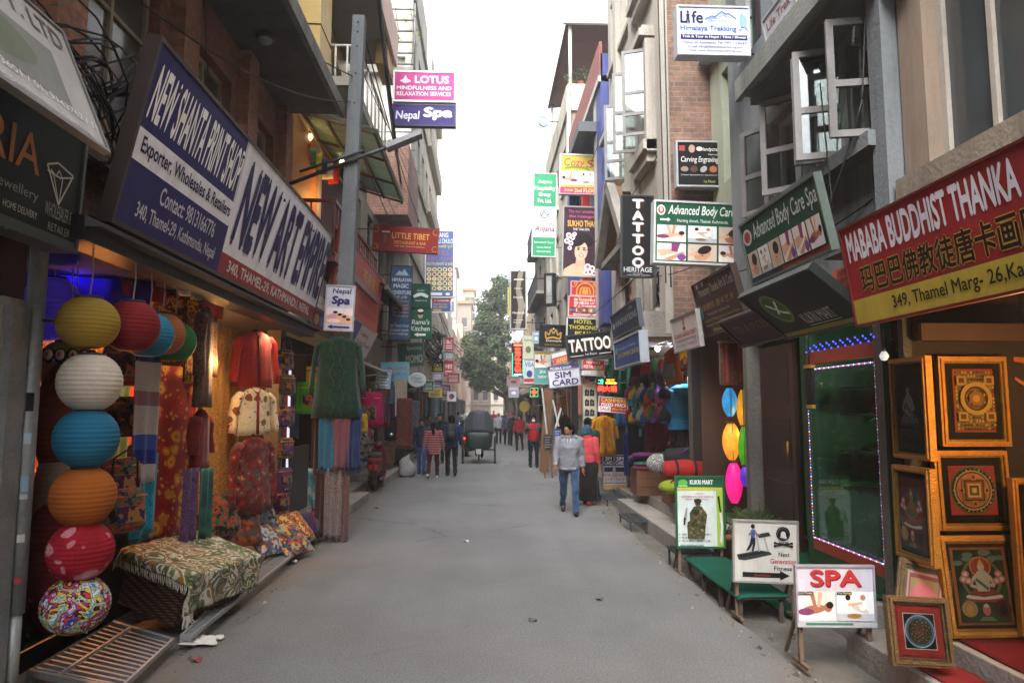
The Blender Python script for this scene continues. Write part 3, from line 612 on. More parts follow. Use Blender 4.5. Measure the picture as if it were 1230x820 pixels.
def casement(root, hx, hy, z0, z1, wd, ang, s=1, bars=2):
    """open sash hung at (hx, hy), swung out over the street by ang degrees"""
    d = V((-s * math.sin(R(ang)), math.cos(R(ang)), 0)); f = MB(); h = V((hx, hy, 0)); fw = .055
    P = lambda a, z: h + d * a + V((0, 0, z))
    for a in (fw / 2, wd - fw / 2): f.bar(P(a, z0), P(a, z1), fw, .04, M_cas, d.cross(V((0, 0, 1))))
    for z in [z0 + fw / 2, z1 - fw / 2] + [z0 + (z1 - z0) * (k + 1) / (bars + 1) for k in range(bars - 1)] + ([z0 + (z1 - z0) * .45] if bars == 1 else []): f.bar(P(fw, z), P(wd - fw, z), .038, fw, M_cas)
    w = f.build('casement', root); g_ = MB(); n = d.cross(V((0, 0, 1))) * .004; q = [P(.03, z0 + .03), P(wd - .03, z0 + .03), P(wd - .03, z1 - .03), P(.03, z1 - .03)]
    g_.add([p + n for p in q] + [p - n for p in q], [(0, 1, 2, 3), (7, 6, 5, 4), (0, 4, 5, 1), (1, 5, 6, 2), (2, 6, 7, 3), (3, 7, 4, 0)], clear_glass(.12)); g_.build('pane', w)
for hy, ang, wd in ((5.0, 78, .37), (5.45, 72, .42), (5.52, 64, .4), (6.3, 50, .38), (7.05, 32, .34)): casement(RB1, 3.08, hy, 3.96, 4.93, wd, ang, 1, 1)
shop_room(RB1, 1, 3.15, 5.25, 8.15, 2.9, surf('#123a1c', .7, .3, 2), .35, 2.2, .12, M_concd)
# --- pale green building, set back
RB2 = building('green_building', 'pale green plastered building set back behind the black engraving sign', 1, 3.6, 8.25, 10.3, 2.9, 13, surf('#979c8b', .8, .18, 1, .3, 0, 30, .3, .6), [(8.6, 9.8, 5.2, 6.9), (8.6, 9.8, 8, 9.6)], surf('#b7b7ac', .5), None, 1, 1, deep=5)
b = MB(); b.bx(3.42, 3.6, 8.2, 10.28, 4.3, 4.6, surf('#a3a896', .8, .25, 2, .3, 0, 30, .3, .7)); b.bx(3.4, 3.6, 8.2, 10.28, 7.3, 7.45, surf('#a3a896', .8, .25, 2)); b.build('ledge', RB2)
b = MB(); M_warm = surf('#2a2018', .7, .25, 2)
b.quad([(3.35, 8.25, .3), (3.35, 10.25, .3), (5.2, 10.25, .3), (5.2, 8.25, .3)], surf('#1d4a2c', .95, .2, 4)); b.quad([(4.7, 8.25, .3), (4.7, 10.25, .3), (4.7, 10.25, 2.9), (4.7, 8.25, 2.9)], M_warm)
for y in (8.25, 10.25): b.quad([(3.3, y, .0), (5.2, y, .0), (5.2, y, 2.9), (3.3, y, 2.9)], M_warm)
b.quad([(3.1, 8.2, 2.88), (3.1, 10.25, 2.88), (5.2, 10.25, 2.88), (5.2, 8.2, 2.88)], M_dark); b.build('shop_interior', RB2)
# --- beige building with pilasters; its end wall is raw brick
M_cr = surf('#a09b92', .85, .18, .9, .3, 0, 30, .3, .5)
RB3 = building('pilaster_building', 'cream building with tall pilasters and a raw brick end wall', 1, 2.95, 10.35, 15.4, 3.0, 14.5, M_cr, [(11.2, 12.2, 6.5, 8.2), (12.9, 13.9, 6.3, 8.0), (14.3, 15.1, 6.1, 7.8), (11.2, 12.2, 9.6, 11.2), (12.9, 13.9, 9.6, 11.2), (14.3, 15.1, 9.6, 11.2), (11.2, 12.3, 3.5, 5.1), (12.8, 14.8, 3.4, 5.0)], surf('#b9b6ad', .5), surf('#9b9284', .8, .2, 3), 1, 1, deep=5, endm=brick('#866453', '#6f564a', '#7f776e', .24, .085))
b = MB()
for y in (10.55, 12.55, 14.1): b.bx(2.83, 2.95, y - .16, y + .16, 3, 14.5, M_cr)
for ya, yb, z in ((11.1, 12.3, 8.25), (12.8, 14.0, 8.05), (14.2, 15.2, 7.85), (11.1, 12.3, 11.3)): b.bx(2.66, 2.95, ya, yb, z, z + .13, M_cr); b.bx(2.72, 2.95, ya + .06, yb - .06, z + .13, z + .22, M_cr); b.bx(2.7, 2.95, ya, yb, z - 2.02, z - 1.85, M_cr); b.bx(2.78, 2.95, ya + .1, yb - .1, z - 2.2, z - 2.02, M_cr)
for y in (11.1, 12.15, 12.8, 13.85): b.bx(2.76, 2.95, y, y + .15, 6.2, 8.2, M_cr)
b.build('moulding', RB3)
for hy, z0, ang in ((11.25, 6.55, 70), (12.1, 6.55, 78), (13.0, 6.35, 75)): casement(RB3, 2.85, hy, z0, z0 + 1.55, .46, ang, 1, 3)
b = MB()   # small gabled canopy with concrete coping
for sy in (-1, 1): b.bar((2.52, 13.3 + sy * 1.35, 4.95), (2.52, 13.3, 6.35), .16, .22, M_conc); b.add([(2.52, 13.3 + sy * 1.35, 4.95), (2.52, 13.3, 6.35), (2.95, 13.3, 6.35), (2.95, 13.3 + sy * 1.35, 4.95), (2.52, 13.3 + sy * 1.35, 5.05), (2.52, 13.3, 6.45), (2.95, 13.3, 6.45), (2.95, 13.3 + sy * 1.35, 5.05)], [(0, 1, 2, 3), (4, 7, 6, 5), (0, 4, 5, 1), (3, 2, 6, 7), (0, 3, 7, 4), (1, 5, 6, 2)], M_woodl)
b.bx(2.56, 2.95, 11.95, 14.65, 4.85, 4.97, M_conc); b.build('gable_canopy', RB3)
b = MB(); b.bx(2.45, 3.0, 10.4, 15.3, 2.95, 3.35, M_conc); b.build('ledge', RB3)
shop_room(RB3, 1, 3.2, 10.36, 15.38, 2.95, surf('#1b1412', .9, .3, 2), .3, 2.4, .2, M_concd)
# --- modern building with blue pilaster
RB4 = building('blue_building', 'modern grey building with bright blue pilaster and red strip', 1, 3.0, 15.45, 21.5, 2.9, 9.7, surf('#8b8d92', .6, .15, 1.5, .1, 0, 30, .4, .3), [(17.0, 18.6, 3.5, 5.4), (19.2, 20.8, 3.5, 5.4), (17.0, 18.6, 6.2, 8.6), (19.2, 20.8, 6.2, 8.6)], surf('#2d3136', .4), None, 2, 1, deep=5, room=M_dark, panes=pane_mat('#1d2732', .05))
M_tr0 = surf('#a5a5a2', .6, .2, 3, .1, 0, 30, .3, .6)
MB_ = surf('#39457d', .5, .2, 3, .05, 0, 30, .3, .3)
b = MB(); b.bx(2.78, 3.0, 15.5, 16.2, 3.8, 10.3, MB_); b.bx(2.8, 3.0, 16.2, 16.75, 3.8, 9.7, M_tr0); b.bx(2.8, 3.0, 18.75, 19.05, 4.3, 9.3, surf('#b3201c', .5, .15, 3)); b.bx(2.7, 3.0, 20.9, 21.4, 4, 9.9, MB_); b.bx(2.35, 3.0, 16.3, 20.8, 8.7, 8.95, surf('#4c4f54', .6)); b.build('pilaster', RB4)
b = MB(); b.bx(2.75, 2.82, 15.5, 21.5, 9.75, 10.6, surf('#7a4a44', .7, .2, 3)); b.bx(2.72, 3.0, 15.5, 21.5, 9.6, 9.75, M_white); b.build('parapet', RB4)
# --- building with roof terrace
M_tr = surf('#a9a397', .85, .22, .9, .35, 0, 30, .3, .8)
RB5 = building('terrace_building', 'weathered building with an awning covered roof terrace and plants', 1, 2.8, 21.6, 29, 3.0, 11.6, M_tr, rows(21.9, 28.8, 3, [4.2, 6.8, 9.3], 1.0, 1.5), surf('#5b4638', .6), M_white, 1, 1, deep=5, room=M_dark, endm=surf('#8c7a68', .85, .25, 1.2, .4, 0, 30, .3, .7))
b = MB(); b.bx(2.95, 3.65, 21.5, 21.6, 8.9, 10.3, surf('#4e3a2c', .7, .3, 4)); b.bx(2.85, 3.75, 21.45, 21.6, 10.3, 10.55, M_white); b.build('window', RB5)
b = MB(); b.bx(2.75, 4.9, 21.5, 21.65, 11.6, 12.5, M_tr); b.bx(2.72, 2.85, 21.65, 29, 11.6, 12.5, M_tr); b.build('parapet', RB5)
b = MB(); b.sheet(lambda u, v: (2.7 + 2.6 * u, 21.4 + 6.5 * v, 14.55 + .1 * math.sin(u * 3.1)), 8, 4, surf('#4e2d22', .8, .3, 3), .03); b.bx(2.6, 5.4, 21.3, 21.42, 14.5, 14.66, M_white)
for x in (2.85, 5.1):
    for y in (21.55, 27.6): b.tube([(x, y, 11.7), (x, y, 14.55)], .06, M_white, 8)
b.build('roof_awning', RB5)
b = MB(); b.tube([(2.78, 21.45, 3.2), (2.78, 21.45, 12)], .07, M_white, 8); b.build('drainpipe', RB5)
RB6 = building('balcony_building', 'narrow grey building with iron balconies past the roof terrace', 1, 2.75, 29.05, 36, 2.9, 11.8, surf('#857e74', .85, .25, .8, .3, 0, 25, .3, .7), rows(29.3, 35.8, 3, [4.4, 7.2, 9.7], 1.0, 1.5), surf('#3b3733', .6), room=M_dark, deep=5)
b = MB()
for z in (4.0, 6.8, 9.5):
    b.bx(2.3, 2.75, 29.2, 35.5, z, z + .14, M_conc)
    for k in range(20): y = 29.3 + k * .32; b.bar((2.33, y, z + .14), (2.33, y, z + 1), .025, .025, M_steeld)
    b.bar((2.33, 29.2, z + 1), (2.33, 35.5, z + 1), .05, .05, M_steeld)
b.build('balcony', RB6)
for i, (y0, y1, z1, c) in enumerate([(36.1, 42, 9.5, '#8d8378'), (42.1, 50, 8.0, '#a0896f'), (50.1, 62, 7.2, '#94897c'), (62.1, 78, 8.0, '#a5785f'), (78.1, 100, 9, '#ab9f90')]):
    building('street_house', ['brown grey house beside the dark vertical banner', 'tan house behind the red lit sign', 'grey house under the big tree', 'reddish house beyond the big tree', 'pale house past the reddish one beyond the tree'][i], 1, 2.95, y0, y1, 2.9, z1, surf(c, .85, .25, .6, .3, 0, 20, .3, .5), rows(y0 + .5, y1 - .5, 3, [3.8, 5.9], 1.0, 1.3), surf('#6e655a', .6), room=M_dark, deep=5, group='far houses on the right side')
# buildings behind the viewpoint close the street canyon
building('street_house', 'grey house further back along the street', -1, -3.05, -30, -7.1, 0, 12, M_cg, rows(-29, -8, 6, [4, 7, 10], 1.1, 1.5), deep=7); building('street_house', 'tan house further back along the street', 1, 3.1, -30, -7.1, 0, 11, M_bei, rows(-29, -8, 6, [4, 7], 1.1, 1.5), deep=7)
# ================================================================ sign boards
def _uv(s, px, py):
    d = ray(px, py); t = (s.TL - CAM).dot(s.z) / d.dot(s.z); p = CAM + d * t - s.TL
    return p.dot(s.x) / s.w, -p.dot(s.y) / s.h
Sign.uv = _uv
def _T(s, st, x0, y0, x1, y1, c, **k):
    """lettering placed by the photo's pixel corners on the board"""
    a, b = s.uv(x0, y0); u, v = s.uv(x1, y1); return s.text(st, a, b, u, v, c, **k)
Sign.T = _T
SK = ['#c58f6e', '#b97d5c', '#d8a787', '#a86b4c']
def _pic(s, u0, v0, u1, v1, k, seed=0):
    """small printed photograph: massage and trekking scenes as shapes of colour"""
    r = random.Random(seed * 7 + 3); W_, H_ = u1 - u0, v1 - v0; P = lambda a, b: (u0 + a * W_, v0 + b * H_)
    E = lambda a, b, ra, rb, c, rot=0: s.ell(*P(a, b), ra * W_, rb * H_, c, rot=rot, n=14)
    if k == 'massage':
        s.rect(u0, v0, u1, v1, r.choice(['#d9d4cd', '#c9d2d6', '#e0d6c2', '#cfc4c6', '#7a2f33']))
        s.poly([P(0, .62), P(1, .55), P(1, 1), P(0, 1)], r.choice(['#efeeea', '#f2e9e0', '#d8d8de', '#e6dfd2']))
        sk = r.choice(SK); f = r.random() < .5; q = (lambda a: 1 - a) if f else (lambda a: a)
        E(q(.42), .62, .34, .15, sk, -8 if f else 8); E(q(.8), .55, .11, .16, sk); E(q(.85), .47, .1, .12, '#2a1a14'); E(q(.2), .7, .22, .12, r.choice(['#f4f2ee', '#7c3b5e', '#e7e0d0']))
        s.poly([P(q(.3), 0), P(q(.42), 0), P(q(.5), .55), P(q(.42), .6)], sk); s.poly([P(q(.55), 0), P(q(.66), .05), P(q(.58), .55), P(q(.5), .52)], r.choice(SK))
    elif k == 'thai':
        s.rect(u0, v0, u1, v1, '#dfe3e6'); s.poly([P(0, .75), P(1, .75), P(1, 1), P(0, 1)], '#b7bcc4')
        E(.3, .5, .12, .25, '#e8e6e2', 15); E(.3, .2, .07, .1, '#2a1a14'); E(.62, .6, .25, .09, '#c9c2b8', -20); E(.68, .45, .1, .2, '#f1efe9'); E(.7, .2, .07, .1, SK[1]); s.poly([P(.3, .4), P(.68, .34), P(.68, .42), P(.3, .5)], SK[2]); E(.45, .82, .2, .08, '#a0703a')
    elif k == 'face':
        s.rect(u0, v0, u1, v1, '#c9b8a6'); E(.5, .6, .3, .36, SK[r.randint(0, 3)], 20); E(.58, .32, .25, .24, '#2b1b15', 20); s.poly([P(.0, .55), P(.35, .5), P(.38, .62), P(0, .78)], SK[2]); E(.5, .66, .05, .03, '#4a1f1a')
    elif k == 'feet':
        s.rect(u0, v0, u1, v1, '#e8dfd6'); s.poly([P(0, .4), P(.7, .3), P(.75, .5), P(.1, .8)], SK[2]); s.poly([P(.2, .95), P(.9, .45), P(.98, .6), P(.5, 1)], SK[0]); s.poly([P(.5, 0), P(.8, 0), P(.7, .5), P(.5, .45)], '#8a2c6b'); E(.85, .8, .15, .2, '#7b3c8d')
    elif k == 'stones':
        s.rect(u0, v0, u1, v1, '#ddd0cf'); s.poly([P(0, .5), P(.6, .35), P(1, .5), P(1, 1), P(0, 1)], SK[2])
        for a, b in ((.35, .28), (.52, .42), (.7, .55), (.85, .72)): E(a, b, .09, .09, '#1b1a1c')
        E(.22, .62, .2, .22, '#d98f98', 20); E(.3, .85, .25, .15, '#e9c9c6')
    elif k == 'food':
        s.rect(u0, v0, u1, v1, '#71734a')
        for i in range(5):
            for j in range(5):
                c = P((i + .5) / 5, (j + .5) / 5); s.ell(*c, .085 * W_, .085 * H_, '#ece7da', n=12); s.ell(*c, .06 * W_, .06 * H_, r.choice(['#b8722c', '#8c3a1e', '#6c7a2c', '#d9b45c', '#c98d4a', '#47602a']), n=10)
    elif k == 'goods':
        s.rect(u0, v0, u1, v1, r.choice(['#3a3a3c', '#6a2a24', '#2f5f9a', '#8a6a4a', '#5a1f1f']))
        for i in range(4): E(.15 + .23 * i, .5, .1, .32, r.choice(['#d9c9a6', '#7d2c22', '#3f63a8', '#a88352', '#cfd4d8']))
    return s
Sign.pic = _pic
def wallsign(label, s, xb, xt, nb, fb, nt, bgc, frame=None, **kw):
    """board along the street: near-bottom / far-bottom / near-top pixel corners; bottom edge at x = xb, top edge at x = xt"""
    A = aX(*nb, xb); Bf = aX(*fb, xb); z1 = None
    T = aY(*nt, A.y); T.x = xt if xt is not None else T.x
    if s < 0: return Sign(label, T, V((T.x, Bf.y, T.z)), A, bgc, frame, **kw)
    Bn = A; return Sign(label, V((T.x, Bf.y, T.z)), T, V((A.x, Bf.y, A.z)), bgc, frame, **kw)
NAVY, OFFW = '#27266a', '#f4f4ff'
# ---- left: the big textile shop board
S = wallsign('long slanted shop board, blue half and white half, over the textile shop', -1, -2.6, None, (133, 265), (375, 390), (193, 45), OFFW, '#3a2f2c', fw=.03, th=.09)
S.rect(0, 0, .335, 1, NAVY).rect(0, .475, .335, .65, '#f2f2ff').rect(.335, .835, 1, 1, '#a8232b').rect(.328, 0, .336, .475, '#d6d6e2')
S.text('NEW SHANTA PRINT SHOP', .012, .1, .322, .42, '#ffffff', bold=.022, it=.12).text('Exporter, Wholesales & Retailers', .02, .505, .325, .62, '#1c1c52', bold=.02).text('Contact: 9813166776', .095, .685, .285, .79, '#d4d4e4', bold=.012).text('340, Thamel-29, Kathmandu, Nepal', .045, .835, .305, .945, '#d4d4e4', bold=.012)
S.text('NEW ART EMPIRE', .352, .1, .985, .76, '#2b2560', bold=.04, it=.1).text('340, THAMEL-29, KATHMANDU, NEPAL', .37, .865, .94, .965, '#e6dcdc', bold=.02)
big = S.done()
b = MB()
for y in (5.2, 6.6, 8, 9.4): b.tube([(-2.35, y, 4.3), (-3.05, y, 4.25)], .02, M_steeld, 6); b.tube([(-2.62, y, 3.2), (-3.05, y, 3.3)], .02, M_steeld, 6)
b.build('bracket', big)
# ---- left: jeweller's dark box and the printed awning above
A = aX(90, 303, -2.6); T = aY(105, 158, A.y)
S = Sign('dark jewellery shop board with gold letters and a diamond drawing', (T.x, 2.0, T.z), (T.x, A.y, T.z), (-2.6, 2.0, A.z), '#141c1c', '#3c4644', fw=.025, th=.16)
S.rect(0, .93, 1, 1, '#4d5b5a')
S.T('RIA', -14, 128, 46, 212, '#b06a1c', bold=.005).T('Jewellery', -8, 205, 44, 246, '#8f9490', bold=-.005).T('HOME DELIVERY', 3, 238, 43, 264, '#a9aca8', bold=.005).T('NEPAL', -14, 258, 8, 275, '#a9aca8', bold=.005).T('WHOLESALER &', 54, 240, 84, 271, '#9aa09c', bold=-.005).T('RETAILER', 57, 266, 82, 286, '#9aa09c', bold=-.005)
D = lambda *p: [S.uv(*q) for q in p]
S.line(D((56, 197), (69, 196), (87, 212), (69, 246), (56, 197)), .012, '#b9b8a8').line(D((56, 204), (71, 214), (87, 214)), .01, '#b9b8a8').line(D((60, 203), (64, 214), (69, 246), (74, 216), (70, 205), (66, 212), (60, 203)), .008, '#b9b8a8'); S.done()
Sg = Sign('faded white printed awning above the jewellery board', aY(74, 39, 4.05) + V((0, -2.6, 0)), aY(74, 39, 4.05), aY(130, 183, 4.05) + V((0, -2.6, 0)), '#b3b1ae', '#6a6764', fw=.02, th=.03, name='awning', cat='awning')
Sg.rect(.3, .35, .9, .8, '#7d8078').ell(.62, .55, .2, .2, '#6d7561').ell(.45, .6, .1, .14, '#8d7a78')
Sg.text('EXPORT PVT. LTD', .45, .08, .97, .24, '#6b6866').text('Pashmina', .55, .3, .72, .38, '#8d4a48').text('9779851, 9153666024, 9153601 / 01, 9143762 / 11', .3, .8, .985, .86, '#e9e9ec').text('Tel: 014215624   www.pashmina.com.np', .3, .9, .95, .965, '#c9c9cc'); Sg.done()
# ---- left: boards past the textile shop
S = Sign('mauve photo board at the far end of the textile shop board', (-2.5, 10.35, 3.95), (-2.5, 12.1, 3.95), (-2.62, 10.35, 3.05), '#5d5064', '#3b3437'); S.pic(.05, .1, .95, .6, 'massage', 3).pic(.05, .65, .9, .95, 'goods', 2); S.done()
S = Sign('large orange red restaurant board behind the concrete pole', (-2.3, 10.85, 4.75), (-2.3, 15.5, 4.75), (-2.42, 10.85, 3.5), '#b5382f', '#7c2a26', th=.08)
S.text('西藏餐厅', .5, .14, .92, .42, '#c78f2c', bold=.01).text('TIBETAN KITCHEN', .5, .55, .93, .68, '#8c1f1c').text('BREAKFAST LUNCH DINNER', .5, .74, .93, .84, '#8c1f1c')
for k in range(4): S.rect(.03, .2 + .18 * k, .18, .32 + .18 * k, '#d3a29a')
S.done()
S = Sign('slanted white and blue board below the orange red board', (-2.25, 12.0, 3.42), (-2.25, 14.6, 3.42), (-2.5, 12.0, 2.9), '#c9c4c6', '#8b8b8e'); S.rect(0, 0, .3, 1, '#3f6191'); S.text('Trekking', .36, .2, .7, .4, '#b3322b').text('Tours & Travels', .36, .5, .92, .66, '#a33').text('Kathmandu', .36, .74, .8, .9, '#933'); S.done()
# ---- left: boards hung out over the street
S = blade('pink spa and mindfulness board hung above a purple one', 473, 86, 547, 122, 14.6, '#c22f86', '#d4d2d6', fw=.035, th=.14)
S.text('LOTUS', .34, .14, .9, .4, '#f3e9f2', bold=.035).text('MINDFULNESS AND', .05, .49, .94, .62, '#f3e9f2', bold=.02).text('RELAXATION SERVICES', .05, .68, .93, .82, '#f3e9f2', bold=.015)
for a in (0, 35, -35, 70, -70): S.ell(.19 + .035 * math.sin(R(a)), .29 - .06 * math.cos(R(a)) + .03, .016, .12, '#f0d3e6', rot=a)
S.ell(.19, .37, .05, .03, '#f0d3e6'); S.bracket(-2.05); S.done()
S = blade('purple spa board directly below the pink one', 471, 126, 547, 151, 14.6, '#3b2f78', '#30304a', fw=.03, th=.14); S.text('Nepal', .05, .3, .42, .82, '#e8e8f2', bold=.02, it=.1).text('Spa', .48, .1, .95, .74, '#e8e8f2', bold=.05, it=.1); S.bracket(-2.05); S.done()
S = blade('small white spa board with arrow fixed to the concrete pole', 391, 343, 425, 397, 9.86, '#b9b9c9', '#8f9094', fw=.018, th=.06, rot=-2, yaw=4)
S.text('Nepal', .22, .06, .86, .21, '#2a2466', bold=.02, it=.1).text('Spa', .18, .23, .84, .47, '#2a2466', bold=.05, it=.12).pic(.04, .5, .96, .84, 'stones', 1).poly([(.1, .92), (.28, .87), (.28, .9), (.88, .9), (.88, .94), (.28, .94), (.28, .97)], '#2a2466'); S.done()
S = blade('red restaurant board with yellow letters reaching over the street', 448, 273, 526, 302, 15.2, '#8e1a1d', '#701618', fw=.03, th=.12, rot=-3)
S.text('LITTLE TIBET', .29, .24, .87, .48, '#e0a62a', bold=.01).text('RESTAURANT & BAR', .33, .58, .82, .7, '#d79b28', bold=.01).text('Indian, Italian, Tibetan and Nepali Food', .34, .77, .8, .82, '#d8c8b8').rect(.13, .2, .25, .26, '#d9cdc0').rect(.14, .28, .24, .74, '#6d2423').rect(.16, .33, .22, .7, '#8c4a42')
for x, y, a in ((.04, .15, 1), (.96, .15, 1), (.04, .85, -1), (.96, .85, -1)): S.ring(x, y, .06, .015, '#c6902a')
S.bracket(-3.0); S.done()
S = blade('tall blue restaurant board with a photo of dishes', 511, 277, 545, 357, 24, '#4d67a3', '#c9ccd2', fw=.03, th=.12)
S.text('MUSTANG', .1, .03, .8, .1, '#e4e7f2', bold=.02).text('THAKALI CHULO', .06, .12, .97, .19, '#e4e7f2', bold=.01).text('मुस्ताङ थकाली चुलो', .1, .21, .95, .27, '#d8cf4a').text('ムスタン、', .3, .29, .85, .37, '#c9555a').text('タカリ、チューロ', .08, .39, .95, .46, '#c9555a').text('RESTAURANT & BAR', .06, .475, .97, .52, '#d8cf4a', bold=.01).pic(.04, .55, .97, .9, 'food', 1).rect(.1, .93, .6, .97, '#dfe3ee').ell(.8, .95, .08, .02, '#e9e4c0'); S.bracket(-2.25); S.done()
S = blade('short blue and red board below the dishes board', 518, 358, 542, 375, 24.05, '#41558f', '#c9ccd2', fw=.03, th=.1); S.rect(0, 0, 1, .27, '#b3343a').text('A. Continental', .15, .06, .85, .22, '#eee', bold=.01).text('Thamel-26, Ktm', .1, .36, .8, .5, '#d8c35a').text('Tel: 4701231', .1, .56, .8, .7, '#d8c35a').rect(.1, .78, .5, .92, '#c9a23a'); S.bracket(-2.25); S.done()
S = blade('tall narrow blue trekking board with mountain drawing', 468, 319, 494, 408, 18, '#33587f', '#2a2f33', fw=.025, th=.1, rot=-1.5)
S.poly([(.2, .13), (.4, .06), (.5, .09), (.62, .04), (.85, .13)], '#9fb6cc').text('HIMALAYAN', .08, .165, .97, .215, '#d5dde6', bold=.015).text('MAGIC', .15, .245, .85, .3, '#d5dde6', bold=.02).text('ADVENTURE', .06, .335, .97, .39, '#d5dde6', bold=.015).text('PVT. LTD', .2, .41, .8, .44, '#d5dde6', bold=.01)
for k, t in enumerate(['Outbound Trekking', 'Services', 'DMC 2255', 'Online Reservation', 'Tickets']): S.text(t, .12 + .03 * (k % 2), .465 + .048 * k, .88, .5 + .048 * k, '#c39a58')
for k, t in enumerate(['Air Ticket, Hotel', 'Custom tours', 'E-mail: info@magic']): S.text(t, .08, .79 + .055 * k, .92, .83 + .055 * k, '#b8c6d4')
S.bracket(-3.0); S.done()
S = blade('upper dark green kitchen board with a white ribbon', 494, 341, 517, 369, 19, '#0f4a3a', '#0c3a30', fw=.02, th=.08); S.text('Specialty', .3, .25, .7, .32, '#c9d8d0').poly([(.1, .5), (.3, .4), (.5, .37), (.7, .4), (.9, .5), (.85, .6), (.5, .5), (.15, .6)], '#cdd9d3').text('Nepali food', .2, .68, .8, .75, '#c9d8d0'); S.bracket(-3.0); S.done()
S = blade("dark green board with a cook's head and a white arrow", 492, 370, 518, 406, 19.02, '#0f5a42', '#0c4a38', fw=.02, th=.08)
S.text("Rama's", .1, .38, .9, .54, '#e3ebe4', bold=.01, it=.15).text('Kitchen', .05, .6, .92, .76, '#e3ebe4', bold=.01, it=.15).ell(.5, .22, .12, .12, '#c99a78').ell(.5, .15, .15, .08, '#231a18').ell(.5, .08, .13, .05, '#e9e9e4').poly([(.2, .88), (.4, .82), (.4, .85), (.75, .85), (.75, .92), (.4, .92), (.4, .95)], '#e3ebe4'); S.bracket(-3.0); S.done()
S = blade('faded green board over the shop entrance below the kitchen boards', 478, 412, 509, 440, 20, '#36605a', '#54635e', fw=.03, th=.1, rot=3); S.text('Specialty', .35, .12, .95, .34, '#aebdb6').text('MOMO', .3, .5, .95, .85, '#aebdb6', bold=.02); S.bracket(-3.0); S.done()
S = blade('light blue board with red letters above the stacked shop steps', 458, 435, 491, 456, 17, '#4d9ab8', '#7b8d96', fw=.02, th=.08); S.text('HIMALAYAN MAGIC', .2, .25, .95, .45, '#a8413c', bold=.015).text('TOURS (P) LTD', .22, .58, .9, .78, '#a8413c', bold=.015); S.bracket(-3.0); S.done()
S = blade('small pale blue board beside the light blue one', 452, 444, 469, 466, 16, '#6f9cc0', '#8796a2', fw=.02, th=.06, rot=-4)
for k in range(5): S.rect(.12, .15 + .16 * k, .88 - .1 * (k % 2), .22 + .16 * k, '#cfdbe6')
S.bracket(-3.0); S.done()
rt = thing('shop_sign', 'white oval shop sign above the hung carpets', 'sign', aY(501, 464, 18)); c = aY(501, 456, 18); b = MB(); Mx = MX.Translation(c) @ MX.Rotation(R(90), 4, 'X') @ MX.Scale(1.25, 4, (1, 0, 0))
b.lathe([(0, -.03), (.175, -.03), (.19, -.02), (.19, .02), (.175, .03), (0, .03)], ink('#a9b7bd'), 32, Mx, False); b.tube([c + V((-.2, .03, .1)), (-3.05, c.y + .05, c.z + .12)], .012, M_steel, 6); b.build('panel', rt)
S = Sign('', c + V((-.18, -.034, .13)), c + V((.18, -.034, .13)), c + V((-.18, -.034, -.13)), '#a9b7bd', root=rt, th=.002); S.text('Lhasa', .1, .15, .8, .48, '#5d6d78', it=.2).text('Village', .2, .55, .92, .88, '#5d6d78', it=.2); S.done(); bpy.data.objects.remove(S.panel)
FL = [('dark green board at the far shop row', 509, 457, 521, 470, 22, '#1f463c', '#9db0a6', 'SILVER'), ('teal board on top of the far sign stack', 519, 424, 533, 432, 32, '#4c7d78', '#dfe6e4', 'HOTEL'), ('black and yellow board in the far sign stack', 519, 434, 533, 447, 32.2, '#2a2824', '#c9a93a', 'CAFE'), ('lilac board in the far sign stack', 519, 448, 532, 456, 32.1, '#8d86a8', '#e8e6f0', 'TREK'), ('blue board in the far sign stack', 520, 457, 531, 465, 32.3, '#26387c', '#d6dcf0', 'BANK'), ('yellow board lowest in the far sign stack', 515, 466, 531, 477, 31.8, '#bfae2c', '#4a3a10', 'MONEY'),
      ('tall red board high in the distance', 534, 405, 545, 421, 40, '#b8202a', '#f0dcdc', '酒店'), ('grey board just below the tall red one', 534, 422, 545, 431, 40.1, '#8b9496', '#e6e8e8', 'INN'), ('square red board with white characters in the distance', 533, 433, 545, 453, 40.2, '#b8242c', '#f0dcdc', '中餐馆'), ('dark red board overlapping the square red one', 537, 448, 552, 460, 39.5, '#8a1c24', '#e6c8c8', 'FOOD'), ('small pink board under the red boards', 531, 462, 541, 474, 41, '#a8566a', '#eee', 'TEA'), ('maroon board lowest of the far red boards', 530, 474, 540, 482, 41.2, '#7a2430', '#eee', 'BAR')]
for lab, x0, y0, x1, y1, yy, c, ct, tx in FL:
    S = blade(lab, x0, y0, x1, y1, yy, c, '#8d8f90', fw=.02, th=.1); S.text(tx, .14, .2, .86, .5, ct, bold=.02)
    for k in range(2): S.rect(.15, .6 + .16 * k, .85, .68 + .16 * k, ct)
    S.bracket(-2.75, r=.02); S.done()
S = blade('white far board with a red and blue disc', 537, 470, 548, 482, 38, '#d3d6d8', '#9a9c9e', fw=.02, th=.1); S.ell(.5, .5, .3, .28, '#b32a32', 180, 360).ell(.5, .5, .3, .28, '#28488c', 0, 180).ell(.35, .5, .15, .14, '#b32a32').ell(.65, .5, .15, .14, '#28488c'); S.bracket(-2.75); S.done()

